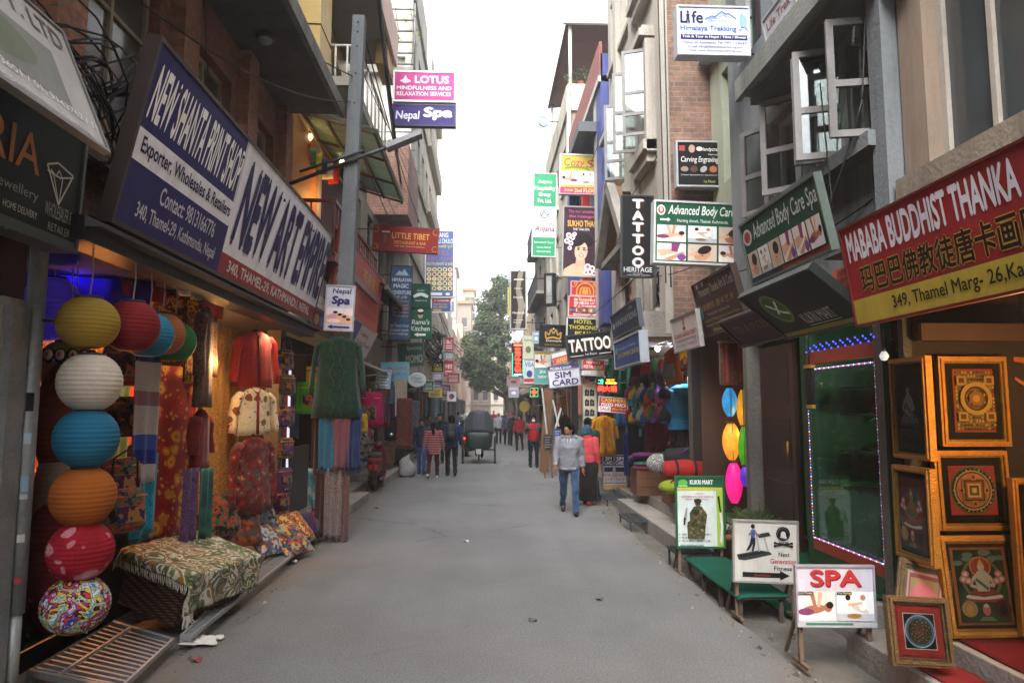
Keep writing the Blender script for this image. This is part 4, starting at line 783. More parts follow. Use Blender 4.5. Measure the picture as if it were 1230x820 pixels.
# ---- right: boards hung out over the street, near to far
S = blade('white trekking agency board with a drawing of blue mountains', 814, 8, 900, 66, 7.3, '#c6cde0', '#aab0b8', fw=.02, th=.14)
S.text('L fe', .04, .1, .36, .36, '#1d2350', bold=.02).text('Himalaya Trekking', .04, .4, .82, .54, '#2f62a8', bold=.02).text('PVT. LTD', .85, .45, .98, .53, '#2f62a8').rect(.04, .59, .97, .69, '#23245e').text('Trek & Tour in Nepal / Tibet / Bhutan', .06, .605, .95, .675, '#dfe2ee').text('Thamel-26, Kathmandu, Tel: +977-1-5362432', .06, .725, .97, .785, '#23245e').text('E-mail: info@lifehimalayatrekking.com', .14, .81, .9, .87, '#23245e').text('Web: www.lifehimalayatrekking.com', .15, .895, .88, .95, '#23245e').text('exploring since for further', .42, .28, .8, .32, '#52608c')
S.line([(.38, .27), (.48, .2), (.52, .22), (.62, .1), (.68, .16), (.72, .14), (.82, .25)], .012, '#3f74b4').line([(.42, .27), (.5, .23), (.56, .25), (.63, .17), (.7, .22)], .008, '#6a9ad0').ell(.145, .13, .018, .028, '#1d2350').poly([(.12, .17), (.17, .17), (.165, .26), (.175, .36), (.15, .36), (.145, .28), (.135, .36), (.115, .36), (.125, .26)], '#1d2350').poly([(.86, .3), (.88, .15), (.9, .1), (.93, .2), (.95, .14), (.97, .3), (.96, .42), (.88, .42)], '#7fa4cf').bracket(3.1).done()
S = wallsign('white board fixed on top of the concrete ledge over the casements', 1, 2.95, None, (960, 18), (922, 40), (952, -24), '#c3c6cf', '#9ba0a4', fw=.02); S.text('Life Trek', .1, .2, .85, .45, '#8e4f4a').text('Adventure Travel', .1, .6, .85, .75, '#55709c'); S.done()
S = blade('black carving and engraving services board with a metal frame', 813, 170, 889, 224, 10.05, '#16171a', '#9ea1a4', fw=.025, th=.14)
S.text('Handycraft', .38, .13, .68, .24, '#d8d4cc', it=.1).text('Have your', .5, .27, .68, .32, '#c9c5bd').text('Carving Engravings Services', .06, .34, .97, .5, '#dcd8d0', bold=.005, it=.1).text('Custom Specialized on engraving on wooden products', .06, .735, .92, .77, '#c9c5bd').text('1st Floor', .42, .86, .6, .92, '#b6b03a', bold=.01)
for k in range(6): S.ell(.12 + .15 * k, .62, .06, .06 + .015 * (k % 2), ['#8a7d72', '#5b3f34', '#a9a39c', '#a8622f', '#c0b49c', '#6b5a4a'][k], rot=20 * (k % 3))
S.rect(.04, .1, .13, .22, '#a83634').ell(.24, .17, .05, .09, '#b58e78').ell(.36, .17, .05, .05, '#cfcac0').ell(.72, .17, .05, .05, '#cfcac0').bracket(3.6).done()
S = blade('long green spa board of six massage photos with white edge', 786, 243, 899, 317, 9.0, '#12583a', '#b7bcbc', fw=.025, th=.16, rot=-2)
S.text('Advanced Body Care Spa', .14, .06, .98, .26, '#dfe6e2', bold=.015, it=.15).text('Nursing chowk, Thamel, Kathmandu', .24, .285, .78, .35, '#dfe6e2', bold=.005).ell(.07, .15, .045, .085, '#e6e0dc').ell(.07, .15, .032, .06, '#b8302f').ell(.07, .14, .015, .04, '#e6e0dc').poly([(.06, .29), (.14, .29), (.14, .27), (.17, .305), (.14, .34), (.14, .32), (.06, .32)], '#dfe6e2')
for i in range(3):
    for j, k in enumerate((('massage', 'thai', 'face'), ('feet', 'face', 'massage'))): S.pic(.03 + .325 * i, .39 + .3 * j, .335 + .325 * i, .66 + .3 * j, k[i], i + 3 * j)
S.bracket(3.5).done()
S = wallsign('slanted green spa board of smaller photos facing the street', 1, 2.6, None, (1000, 299), (904, 331), (978, 208), '#174a35', '#54605a', fw=.02, th=.05)
S.text('Advanced Body Care Spa', .17, .1, .97, .42, '#c3ccc6', bold=.01, it=.1).ell(.08, .25, .065, .13, '#cfc8c4').ell(.08, .25, .045, .09, '#a8302f').rect(.45, .93, 1, 1, '#a82a2c').rect(0, .93, .45, 1, '#22325e')
for i in range(6): S.pic(.03 + .16 * i, .5, .175 + .16 * i, .9, ('face', 'thai', 'face', 'feet', 'feet', 'massage')[i], i + 4)
S.done()
S = wallsign('brown handicraft board with chinese characters and flags', 1, 2.6, 2.45, (898, 388), (848, 410), (887, 317), '#4c3833', '#3a2c29', fw=.02, th=.05)
S.text('Monastery Thanka Art & Craft', .12, .12, .97, .32, '#a39a98', bold=.01).text('佛教院 唐卡艺术', .12, .42, .9, .55, '#a07c3a').text('Thamel 26, Kathmandu', .2, .6, .75, .66, '#9a918c').text('All kinds of Tibetan, Japanese, Newari Thanka,', .08, .71, .95, .77, '#a9923e').text('Painting Pouch and Felt Crafts etc.', .1, .8, .9, .86, '#a9923e').text('Wholesale & Retailer', .25, .9, .75, .96, '#b9a65a')
for k in range(5): S.rect(.06 + .05 * k, .02, .1 + .05 * k, .1, ['#a83a3a', '#c9c9c9', '#3f6a4a', '#3a4f8c', '#c0a23a'][k])
S.ell(.07, .55, .05, .14, '#6f9c94'); S.done()
S = wallsign('small white handicraft board with a red lamp drawing', 1, 2.5, 2.45, (842, 415), (811, 420), (842, 371), '#bdb4b4', '#8d8a88', fw=.015, th=.04); S.text('GANESH HANDICRAFT', .08, .48, .92, .62, '#b3403c', bold=.01).text('WHOLESALER AND RETAILER', .1, .67, .9, .74, '#6d5a58').text('STAR MALL, THAMEL 26', .1, .82, .9, .88, '#6d5a58').line([(.5, .08), (.47, .2), (.5, .3), (.53, .2), (.5, .08)], .02, '#b3403c').ell(.5, .38, .06, .05, '#b3403c'); S.done()
S = Sign('dark green sloping shop board with a round kukri emblem', (2.28, 5.95, 2.83), (2.28, 4.62, 2.83), (2.72, 5.95, 2.47), '#070c0a', '#1c221e', fw=.015, th=.05)
S.rect(0, .9, 1, 1, '#8a7c22').ell(.27, .42, .13, .3, '#5f7f22').ell(.27, .42, .11, .25, '#2e5a1c').line([(.2, .3), (.3, .5), (.36, .55)], .03, '#d9d9cc').line([(.34, .28), (.24, .52)], .025, '#d9d9cc').text('KUKRI MART', .42, .62, .78, .82, '#a3a8a2', bold=.01).rect(.42, .85, .78, .865, '#a3a8a2'); kuk = S.done()
S = wallsign('small orange shop for rent notice', 1, 2.6, None, (1021, 350), (1001, 352), (1020, 318), '#c24a26', None, th=.02); S.text('SHOP', .3, .1, .75, .3, '#3c1a12').text('FOR RENT', .12, .4, .9, .6, '#3c1a12').text('9841515162', .08, .7, .95, .88, '#3c1a12'); S.done()
A = aX(1030, 392, 2.6); T = aY(1008, 277, A.y)
S = Sign('big red and yellow thangka shop board with white english and black chinese lettering', T, (T.x, 1.6, T.z), A, '#96171c', '#5c1a1a', fw=.015, th=.07)
S.rect(0, .74, 1, 1, '#b09a1e'); W1 = S.w
S.text('MABABA BUDDHIST THANKA', .02, .07, .525, .37, '#d6d2de', bold=.03).text('GALLERY', .56, .07, .75, .37, '#d6d2de', bold=.03)
S.text('玛巴巴佛教徒唐卡画廊', .05, .42, .56, .71, '#b8962a', bold=.05).text('玛巴巴佛教徒唐卡画廊', .0515, .428, .5585, .702, '#2a0d0c', bold=.02).text('349, Thamel Marg- 26,Kathmandu', .15, .79, .62, .94, '#26200e', bold=.008); S.done()
S = wallsign('dark maroon sloping board under the brown handicraft board', 1, 2.75, 2.5, (954, 402), (892, 400), (940, 368), '#3a1512', '#241210', th=.04); S.text('TEA & SPICES', .15, .3, .8, .55, '#6d5a3a'); S.done()
S = blade('tall black tattoo studio board with vertical white letters', 747, 235, 785, 332, 11, '#141417', '#28292c', fw=.02, th=.1, rot=-1)
for k, ch in enumerate('TATTOO'): S.text(ch, .345, .045 + .145 * k, .715, .165 + .145 * k, '#8a5424', bold=.05).text(ch, .32, .04 + .145 * k, .69, .16 + .145 * k, '#c9ced2', bold=.045)
S.text('HERITAGE', .06, .905 - .02, .95, .945, '#c9ced2', bold=.005).text('1st Floor', .35, .952, .65, .968, '#a9adb0').text('+9779841124452', .15, .974, .9, .99, '#a9adb0'); S.bracket(2.95).done()
S = wallsign('upper dark navy slanted board facing the street', 1, 2.3, 2.25, (769, 391), (737, 406), (763, 358), '#23283c', '#4a4f58', fw=.02, th=.06); S.text('INNOVATIONS', .18, .35, .95, .6, '#9aa2b0', bold=.005).ell(.09, .5, .05, .12, '#9aa2b0').text('UK', .7, .1, .85, .22, '#8a92a4'); S.done()
S = wallsign('lower blue slanted board with yellow letters facing the street', 1, 2.3, 2.28, (770, 434), (739, 443), (768, 397), '#263e78', '#8b929a', fw=.025, th=.12); S.text('DEVELOPMENT CENTRE', .15, .5, .95, .66, '#a8a03c', bold=.01).ell(.1, .35, .06, .12, '#4a9a7c').text('Language & Training', .2, .28, .85, .4, '#8d9cc4'); S.done()
S = blade('black tattoo board hung askew with big white letters', 681, 400, 736, 430, 13, '#15171a', '#2d3034', fw=.025, th=.1, rot=7)
S.text('TATTOO', .055, .2, .98, .72, '#7d5426', bold=.03).text('TATTOO', .04, .18, .965, .7, '#cfcfca', bold=.025).text('1st Floor', .38, .78, .64, .87, '#b4b4b0').rect(.05, .84, .34, .87, '#b4b4b0').rect(.68, .84, .95, .87, '#b4b4b0').bracket(2.95).done()
S = blade('tilted white mobile sim card board', 659, 443, 697, 464, 14, '#c3c3d0', '#8d8f98', fw=.015, th=.06, rot=6); S.rect(0, -.22, 1, .04, '#3a3878').text('MOBILE SHOP', .08, -.16, .75, -.02, '#dcdcec', bold=.01).text('SIM', .2, .14, .72, .5, '#2c2a68', bold=.02).text('CARD', .1, .57, .93, .93, '#2c2a68', bold=.02); S.bracket(2.95).done()
S = blade('tilted red and white laundry board above the sim card board', 663, 422, 682, 436, 14.6, '#c9c9d4', '#8d8f98', fw=.015, th=.05, rot=16); S.rect(0, .42, 1, 1, '#b8232a').text('LAUNDRY', .2, .55, .95, .9, '#e0b83a', bold=.02); S.done()
S = blade('black hotel board with yellow letters', 681, 382, 720, 406, 17, '#17181a', '#c6c7c4', fw=.025, th=.1, rot=-2); S.text('HOTEL', .22, .08, .78, .28, '#c9b83a', bold=.015).text('THORONG', .06, .37, .94, .57, '#c9b83a', bold=.015).text('PEAK', .25, .67, .75, .9, '#c9b83a', bold=.015); S.bracket(3.0).done()
S = blade('red board with white chinese characters and a row of small photos', 683, 356, 722, 380, 17, '#b3181f', '#c9a8a6', fw=.02, th=.1, rot=-2); S.text('喜马拉雅山', .15, .1, .85, .24, '#f0dede').text('香德拉沙', .15, .27, .8, .4, '#f0dede').text('手工羊绒披肩', .15, .43, .85, .54, '#f0dede')
for k in range(5): S.pic(.03 + .19 * k, .57, .21 + .19 * k, .82, 'goods', k + 2)
S.poly([(.12, .91), (.2, .86), (.2, .89), (.8, .89), (.8, .86), (.88, .91), (.8, .96), (.8, .93), (.2, .93), (.2, .96)], '#f0dede'); S.bracket(3.0).done()
S = blade('red board with golden double arch emblem', 686, 338, 720, 355, 17, '#b0181a', '#c98f8d', fw=.02, th=.1, rot=-1.5)
for q in (-1, 0, 1): S.line([(.5 + .1 * q - .09, .9), (.5 + .1 * q - .05, .5), (.5 + .1 * q, .42), (.5 + .1 * q + .05, .5), (.5 + .1 * q + .09, .9)], .035, '#d99a1c')
S.ring(.5, .72, .22, .03, '#d99a1c')
for x in (.09, .91): S.ring(x, .2, .07, .015, '#d99a1c').ring(x + (.08 if x < .5 else -.08), .14, .04, .012, '#d99a1c')
S.bracket(3.0).done()
S = blade('yellow and pink spa board with three massage photos', 673, 186, 737, 233, 17, '#c2ac1f', '#b9b9bd', fw=.035, th=.14, rot=-1)
S.text('Cozy', .06, .1, .44, .36, '#b81f56', bold=.005, it=.1).text('Spa', .46, .13, .95, .4, '#b81f56', bold=.01, it=.25).line([(.08, .36), (.25, .32), (.45, .34), (.55, .39)], .05, '#4f9a3a').rect(0, .42, 1, .78, '#d9d4cc').pic(.02, .44, .32, .76, 'massage', 12).pic(.34, .44, .66, .76, 'thai', 2).pic(.68, .44, .98, .76, 'feet', 2).rect(0, .84, 1, 1, '#b3226a').text('>>> 2nd FLOOR >>>', .08, .87, .92, .97, '#e6d64a', bold=.015).bracket(3.0).done()
S = blade('tall plum spa poster with a smiling woman wearing flowers', 676, 248, 718, 332, 17.2, '#3a2430', '#8f8a86', fw=.03, th=.12, rot=-1.5)
S.text('Try our amazing', .15, .05, .9, .1, '#d0458c', bold=.005).text('thai massages', .17, .12, .88, .17, '#d0458c', bold=.005).text('SUKHO THAI', .13, .2, .9, .29, '#d8a818', bold=.02).text('THE THAI SPA', .28, .31, .76, .345, '#d6cfd0')
S.poly([(.0, 1), (.05, .9), (.3, .82), (.6, .82), (.9, .9), (1, 1)], '#d9a98a').poly([(.4, .72), (.62, .72), (.66, .86), (.36, .86)], '#cf9c7c').ell(.58, .5, .27, .13, '#1d1517', rot=-15).ell(.53, .64, .185, .135, '#dcae90', rot=-8).ell(.44, .5, .2, .07, '#1d1517', rot=25)
for x in (.45, .61): S.ell(x, .615, .04, .012, '#2a1a18').ell(x, .59, .055, .008, '#2a1a18', rot=-6)
S.ell(.53, .655, .022, .018, '#c08e70').ell(.53, .7, .075, .02, '#a8323a').ell(.53, .698, .05, .009, '#f2ece6')
for x, y, r_ in ((.17, .42, .08), (.28, .45, .07), (.12, .5, .08), (.23, .53, .07), (.2, .6, .06), (.33, .4, .06)): S.ell(x, y, r_, r_ * .5, '#e7dfe3').ell(x, y, r_ * .45, r_ * .22, '#a8326e')
for x, y, r_ in ((.72, .86, .09), (.85, .88, .08), (.78, .93, .09), (.68, .94, .07), (.9, .95, .07)): S.ell(x, y, r_, r_ * .5, '#eadfe4').ell(x, y, r_ * .5, r_ * .25, '#a83258')
S.bracket(3.0).done()
S = blade('tall white and green hotel group board', 640, 208, 668, 308, 21.3, '#c9cdd2', '#b9bcbc', fw=.03, th=.12, rot=-1.5)
S.rect(0, 0, 1, .4, '#1f9462').rect(0, .77, 1, 1, '#1f9462')
for k, t in enumerate(['Anjana', 'Hospitality', 'Group', 'Pvt. Ltd.']): S.text(t, [.2, .05, .24, .2][k], .08 + .075 * k, [.8, .95, .74, .8][k], .13 + .075 * k + (.012 if k in (1, 2) else 0), '#e6f0ea', bold=.015)
S.text('Hotel', .5, .58, .85, .62, '#b06a72').text('Anjana', .08, .63, .92, .72, '#8c2f3c', it=.15).ring(.5, .49, .13, .025, '#3a4f7c').line([(.35, .52), (.48, .46), (.66, .51)], .03, '#3a4f7c').text('Kathmandu 29, Thamel', .1, .82, .9, .845, '#dfeee6').text('Contact: 9861231', .2, .88, .8, .9, '#dfeee6').text('9851223344', .2, .93, .8, .95, '#dfeee6').bracket(2.8).done()
S = blade('black board with a golden crown', 648, 390, 680, 417, 19.5, '#17171a', '#232326', fw=.02, th=.08, rot=-2)
S.line([(.24, .6), (.22, .32), (.36, .46), (.42, .2), (.52, .4), (.62, .2), (.68, .46), (.82, .32), (.78, .6)], .04, '#b88d2e').line([(.24, .62), (.5, .55), (.78, .62)], .05, '#b88d2e').ell(.52, .18, .035, .04, '#cfcac0').text('Dentopia', .25, .66, .82, .78, '#d6cfc4', it=.15).text('DENTAL CLINIC & COSMETIC', .2, .86, .86, .92, '#a8842e'); S.bracket(3.0).done()
S = blade('tall dark banner with a bright streak beside the tree', 613, 325, 632, 395, 30, '#2c2722', '#9d9d9a', fw=.05, th=.3)
S.poly([(.5, 0), (.85, 0), (.62, .3), (.95, .6), (.6, 1), (.3, 1), (.5, .62), (.35, .35)], '#8f8678').rect(.2, .14, .85, .16, '#d6d2ca').rect(.25, .3, .75, .31, '#d6d2ca').text('Emporium', .2, .44, .8, .48, '#e0dcd4').text('Handicraft', .15, .7, .9, .74, '#e0dcd4').rect(.2, .84, .8, .85, '#c9c5bd').rect(.2, .88, .7, .89, '#c9c5bd').rect(-.18, .28, -.06, .78, '#b8b02c').bracket(2.8, r=.03).done()
S = blade('vertical led board with glowing red characters and green edge', 615, 412, 629, 452, 28, '#0f0e0e', '#1a1a1a', fw=.02, th=.2)
for k, ch in enumerate('茶餐厅特色火锅'): S.text(ch, .22, .13 + .107 * k, .78, .225 + .107 * k, '#ff2a18', bold=.02, emit=2.2)
S.rect(.15, .03, .85, .09, '#ff4a28', 1.6).line([(.03, .3), (.03, .98), (.5, .98)], .03, '#2cff9a', 1.4).line([(.97, .3), (.97, .98)], .03, '#2cff9a', 1.4).rect(.2, .92, .8, .96, '#9adfff', 1.5); S.bracket(2.8, r=.025).done()
for lab, x0, y0, x1, y1, yy, c, ct, tx, rot in [('pale ayurveda board behind the red led board', 628, 403, 641, 431, 26, '#b6b8a0', '#5b6a3a', 'Ayurveda', 0), ('small blue board above the crown board edge', 640, 398, 648, 412, 25, '#6f98b8', '#e0e8f0', 'AIR', 0), ('white and blue board with a red stripe beside the teal one', 629, 432, 643, 460, 24, '#b9bfca', '#2b3f7c', 'VISA', 0), ('pink faded board under the led board', 609, 452, 625, 463, 33, '#b48f94', '#8a3a44', 'SHOES', 0), ('lilac board lowest under the led board', 611, 464, 623, 477, 31, '#9d95b0', '#e8e6ee', 'BAGS', 0)]:
    S = blade(lab, x0, y0, x1, y1, yy, c, '#9fa2a4', fw=.02, th=.1, rot=rot); S.text(tx, .12, .1, .88, .3, ct, bold=.01).ell(.5, .6, .25, .15, ct)
    if 'stripe' in lab: S.rect(0, .8, 1, .95, '#a8323a')
    S.bracket(2.9, r=.02).done()
S = blade('massage board, photo above and teal below', 642, 422, 662, 461, 20.5, '#4d9a98', '#8d8f90', fw=.02, th=.1); S.rect(0, 0, 1, .1, '#b5a53a').text('AYURVEDA MASSAGE', .05, .02, .95, .08, '#4a3a1a').pic(0, .1, 1, .5, 'massage', 5); S.text('SPA', .3, .58, .7, .68, '#dfe9e8').text('THERAPY', .2, .74, .8, .82, '#dfe9e8'); S.bracket(2.9).done()
S = blade('black framed white lightbox by the drainpipe', 654, 329, 665, 366, 24, '#8f9492', '#16171a', fw=.08, th=.25, yaw=-25); S.ell(.5, .4, .25, .2, '#a3a8a6').rect(.2, .7, .8, .74, '#7c8280'); S.bracket(2.8, r=.03).done()
S = blade('small lit cross sign, red in green', 636, 465, 647, 477, 22, '#101312', '#1c3a2a', fw=.03, th=.15); S.rect(.4, .15, .6, .85, '#ff3020', 1.6).rect(.2, .38, .8, .62, '#ff3020', 1.6).line([(.05, .05), (.95, .05), (.95, .95), (.05, .95), (.05, .05)], .025, '#28e08a', 1.0); S.bracket(2.9, r=.02).done()
S = blade("red and white restaurant board under the askew tattoo board", 699, 432, 726, 451, 15.4, '#c3c3c4', '#96979a', fw=.015, th=.06, rot=-3); S.rect(0, 0, 1, .62, '#a81f24').text("NOMAD'S", .2, .08, .8, .26, '#e8dcdc', bold=.015).text('RESTAURANT', .08, .34, .92, .54, '#e8dcdc', bold=.015).rect(0, .62, 1, .68, '#c9a93a').text('Nepali, Indian, Tibetan', .1, .74, .9, .82, '#3a3a40').text('Chinese & Continental', .1, .87, .9, .95, '#3a3a40'); S.bracket(2.95).done()
S = blade('glowing red and orange led hot pot sign with arrow', 717, 454, 742, 471, 13.4, '#0d0c0c', '#2a2a2c', fw=.015, th=.1, rot=-1)
S.text('间火锅', .05, .52, .95, .95, '#ff2414', bold=.03, emit=2.4).text('二楼', .05, .08, .3, .42, '#3cffb0', emit=1.2).text('餐厅', .45, .06, .85, .22, '#ff8a1c', emit=1.6).line([(.42, .34), (.88, .34)], .03, '#ffa028', 1.6).poly([(.84, .24), (.97, .34), (.84, .44)], '#ffa028', 1.6); S.bracket(2.95).done()
S = blade('red cashmere fixed price board', 719, 477, 754, 495, 13, '#a5202a', '#b8b4b4', fw=.012, th=.05, rot=-4); S.text('CASHMERE', .08, .07, .95, .34, '#d9b83a', bold=.02).text('FIXED PRICE', .1, .4, .95, .62, '#e8dede', bold=.015).rect(.02, .64, .42, .97, '#dcdce0').text('SALE', .05, .69, .39, .92, '#a8202a', bold=.02).text('30% to 50% off', .47, .7, .95, .85, '#d9b83a'); S.bracket(2.95).done()
rt = thing('shop_sign', 'small round grey spa sign out against the sky', 'sign', aY(653, 153, 24)); c = aY(653, 146, 24); b = MB(); b.lathe([(0, -.05), (.2, -.05), (.2, .05), (0, .05)], ink('#7e8a94'), 28, MX.Translation(c) @ MX.Rotation(R(90), 4, 'X'), False); b.tube([c, (2.8, c.y, c.z)], .02, M_steel, 6); b.build('panel', rt)
S = Sign('', c + V((-.15, -.053, .07)), c + V((.15, -.053, .07)), c + V((-.15, -.053, -.07)), '#7e8a94', root=rt, th=.001); S.text('SPA', 0, 0, 1, 1, '#e6eaee', bold=.01); bpy.data.objects.remove(S.panel); S.done()

# ---- boards standing on the ground on the right
def stand(S, x0, x1, y, zb, name='stand'):
    m = surf('#6b5a4a', .6, .4, 8, .2, .2); M_ = S.M
    for u in (.06, .94):
        b = MB(); p = M_ @ V((S.w * u, -S.h * .1, -S.th - .016)); e = M_ @ V((S.w * u, -S.h, -S.th - .016)); f = V((e.x, e.y, 0)); b.bar(p, f, .03, .025, m)
        b.bar((f.x, f.y + .01, zb * .9), (f.x + .02, f.y + .3, 0), .025, .02, m); b.bar((f.x, f.y - .13, .012), (f.x, f.y + .12, .012), .03, .022, m); b.build('stand_leg', S.root)
S = blade('green and white standing board with two camouflaged soldiers', 813, 572, 869, 657, 7.75, '#c9d2d0', '#1d5a3c', fw=.02, th=.03, yaw=-6)
S.rect(0, 0, 1, .15, '#14583a').rect(0, .15, 1, .2, '#b5b92a').rect(.84, .2, 1, 1, '#9cba2e').text('KUKRI MART', .3, .045, .78, .11, '#e6ece8', bold=.02).ell(.15, .09, .1, .05, '#4fae3a').text('Kukri Mart', .05, .12, .25, .14, '#dfe').text('WELCOME TO', .4, .23, .6, .25, '#a33').text('CUSTOMIZED KHUKURIS MADE BY US', .1, .27, .78, .295, '#a8343a').text('EXPORT AND WHOLESALE', .2, .31, .66, .33, '#a8343a')
for k in range(3): S.rect(.05, .81 + .045 * k, .07, .825 + .045 * k, '#a33').text(['定制, 销售, 零售各式廓尔喀刀', '欢迎光临选购', '手工锻打精钢刀具'][k], .1, .8 + .045 * k, [.72, .45, .7][k], .83 + .045 * k, '#3a4048')
S.text('www.kukrimart.com', .06, .945, .55, .98, '#1c2a6a', bold=.01)
CA = ['#4b4a2c', '#6d6238', '#2e2f20', '#857a4c']; rr = random.Random(5)
def soldier(x, y, k):
    S.poly([(x - .2 * k, y + .34 * k), (x - .22 * k, y + .12 * k), (x - .1 * k, y), (x + .1 * k, y), (x + .24 * k, y + .14 * k), (x + .2 * k, y + .34 * k)], CA[0])
    for i in range(26): S.ell(x + rr.uniform(-.19, .19) * k, y + rr.uniform(.04, .33) * k, rr.uniform(.015, .05) * k, rr.uniform(.01, .03) * k, rr.choice(CA), rot=rr.uniform(0, 180), n=8)
    S.ell(x, y - .06 * k, .075 * k, .07 * k, '#6a4c36').ell(x, y - .095 * k, .1 * k, .045 * k, '#23301f').ell(x, y - .045 * k, .045 * k, .014 * k, '#3a2a20')
soldier(.45, .42, .8); soldier(.4, .58, .85)
S.poly([(.14, .6), (.2, .44), (.23, .44), (.2, .62)], '#8c8f90').line([(.17, .58), (.16, .68)], .02, '#3a2a1c').poly([(.86, .28), (.9, .26), (.93, .5), (.9, .5)], '#1c1a18').poly([(.89, .5), (.93, .5), (.97, .7), (.93, .95), (.89, .9), (.92, .7)], '#c9d0d6'); A = S.M @ V((.04, 0, 0)); stand(S, S.TL.x + .03, S.TL.x + S.w - .03, 7.75, 1.9 - 1.5); S.done()
S = blade('grey standing fitness board with a runner on a treadmill and an arrow', 882, 625, 957, 699, 6.15, '#b9b6b0', '#8d8a85', fw=.015, th=.025, rot=-1.5, yaw=-5)
S.text('Next', .7, .5, .87, .575, '#1d1d1d', bold=.01).text('Generation', .57, .61, .97, .69, '#a8242a', bold=.01).text('Fitness', .63, .73, .9, .8, '#1d1d1d', bold=.01).poly([(.14, .84), (.72, .84), (.72, .8), (.87, .88), (.72, .96), (.72, .92), (.14, .92)], '#1a1a1a').text('2nd Floor', .32, .865, .58, .9, '#b3302f')
S.poly([(.05, .56), (.4, .48), (.56, .5), (.6, .54), (.18, .65), (.08, .64)], '#33353a').poly([(.06, .58), (.42, .5), (.5, .52), (.12, .61)], '#1b1c1f').line([(.4, .5), (.36, .24), (.44, .22)], .014, '#8d9094').line([(.54, .5), (.47, .24)], .014, '#8d9094').poly([(.36, .22), (.55, .18), (.58, .24), (.4, .28)], '#2a2c30')
S.ell(.31, .1, .026, .04, '#8c5f48').ell(.3, .09, .03, .035, '#2a1a14').poly([(.27, .15), (.34, .15), (.33, .28), (.27, .28)], '#2f4a8c').poly([(.27, .28), (.34, .28), (.34, .38), (.31, .5), (.28, .5), (.3, .38), (.24, .48), (.19, .5), (.25, .38)], '#1f2126').line([(.33, .17), (.37, .23), (.42, .22)], .014, '#8c5f48').line([(.28, .17), (.24, .24)], .014, '#8c5f48')
S.ring(.77, .2, .055, .012, '#1b1b1b').ell(.77, .2, .085, .085, '#1b1b1b').ell(.77, .21, .04, .05, '#b9b6b0').poly([(.72, .26), (.75, .2), (.81, .22), (.83, .28)], '#b9b6b0').text('NGF', .7, .325, .85, .37, '#1b1b1b', bold=.02).line([(.64, .4), (.9, .35)], .014, '#1b1b1b').line([(.64, .35), (.9, .4)], .014, '#1b1b1b')
for x, y in ((.64, .35), (.9, .35), (.64, .4), (.9, .4)): S.ell(x, y, .02, .02, '#1b1b1b')
stand(S, S.TL.x + .02, S.TL.x + S.w - .05, 6.15, .45); S.done()
S = blade('low white spa board on a metal stand in front of the thangkas', 958, 679, 1049, 752, 5.0, '#bfbccb', '#9b98a4', fw=.012, th=.025, yaw=-4)
S.text('SPA', .19, .08, .85, .36, '#7c1216', bold=.03).text('SPA', .18, .06, .84, .34, '#b01c22', bold=.025).rect(.02, .42, .49, .9, '#6a1f26').pic(.02, .42, .49, .9, 'massage', 9).pic(.51, .42, .98, .9, 'thai', 4).rect(.02, .42, .2, .47, '#26306a').text('Body Massage', .03, .425, .19, .465, '#d9c93a').rect(.51, .42, .7, .47, '#26306a').text('Thai Massage', .52, .425, .69, .465, '#d9c93a').rect(0, .92, 1, 1, '#a9b0b4').rect(.1, .93, .7, .97, '#2c7c5a'); stand(S, S.TL.x + .01, S.TL.x + S.w - .3, 5.0, .45); S.done()
for k, (x0, x1) in enumerate(((724, 738), (738, 752))):
    S = blade(['left one of two folded sim card boards by the road edge', 'right one of two folded sim card boards by the road edge'][k], x0, 546, x1, 587, 15.2 + .1 * k, '#c3c3cc', '#8d8f96', fw=.012, th=.03, yaw=(14, -8)[k])
    S.rect(.04, .02, .96, .32, '#2a2a78').text('SIM', .2, .05, .8, .16, '#e0e0ee', bold=.02).text('CARD', .12, .18, .88, .29, '#e0e0ee', bold=.02).rect(.1, .36, .9, .5, '#25305e').text('MOBILE', .06, .54, .94, .64, '#a8323a', bold=.01).text('SHOP', .14, .67, .86, .77, '#a8323a', bold=.01).rect(.06, .8, .94, .84, '#6a78a8').rect(0, .86, 1, 1, '#c3b84a').text('LAUNDRY', .05, .885, .95, .975, '#a8323a', bold=.01); S.done()
    b = MB(); p = S.TL; 
    for x in (p.x + .02, p.x + S.w - .04): b.bar((x, 15.2, 0), (x, 15.2, .12), .02, .02, M_steel); b.bar((x, 15.5, 0), (x, 15.28, .8), .02, .02, M_steel)
    b.build('stand', S.root)
S = blade('blue standing board beside the blackboard behind the red vest', 665, 515, 674, 537, 19, '#26407c', '#5c5f66', fw=.015, th=.03, yaw=15)
for k in range(6): S.rect(.15, .1 + .13 * k, .85 - .15 * (k % 2), .16 + .13 * k, '#8d9cc0')
S.done(); b = MB(); b.bar((S.TL.x + .03, 19, 0), (S.TL.x + .03, 19, 1.3), .03, .03, M_steel); b.build('stand', S.root)
S = blade('small blackboard menu standing by the wooden board', 653, 522, 664, 541, 18.4, '#22292c', '#4a3a2c', fw=.02, th=.03, yaw=8)
for k in range(5): S.rect(.15, .12 + .16 * k, .8 - .1 * (k % 3), .16 + .16 * k, '#8a9494')
S.done(); b = MB(); b.bar((S.TL.x + .03, 18.4, 0), (S.TL.x + .03, 18.4, .9), .03, .03, M_wood); b.bar((S.TL.x + .22, 18.4, 0), (S.TL.x + .22, 18.4, .9), .03, .03, M_wood); b.build('stand', S.root)
S = blade('cream camera shop poster on the pillar by the road', 700, 461, 717, 521, 15.8, '#b8b39c', '#7d796c', fw=.015, th=.04); S.text('CAMERA', .12, .02, .88, .07, '#a8323a', bold=.015)
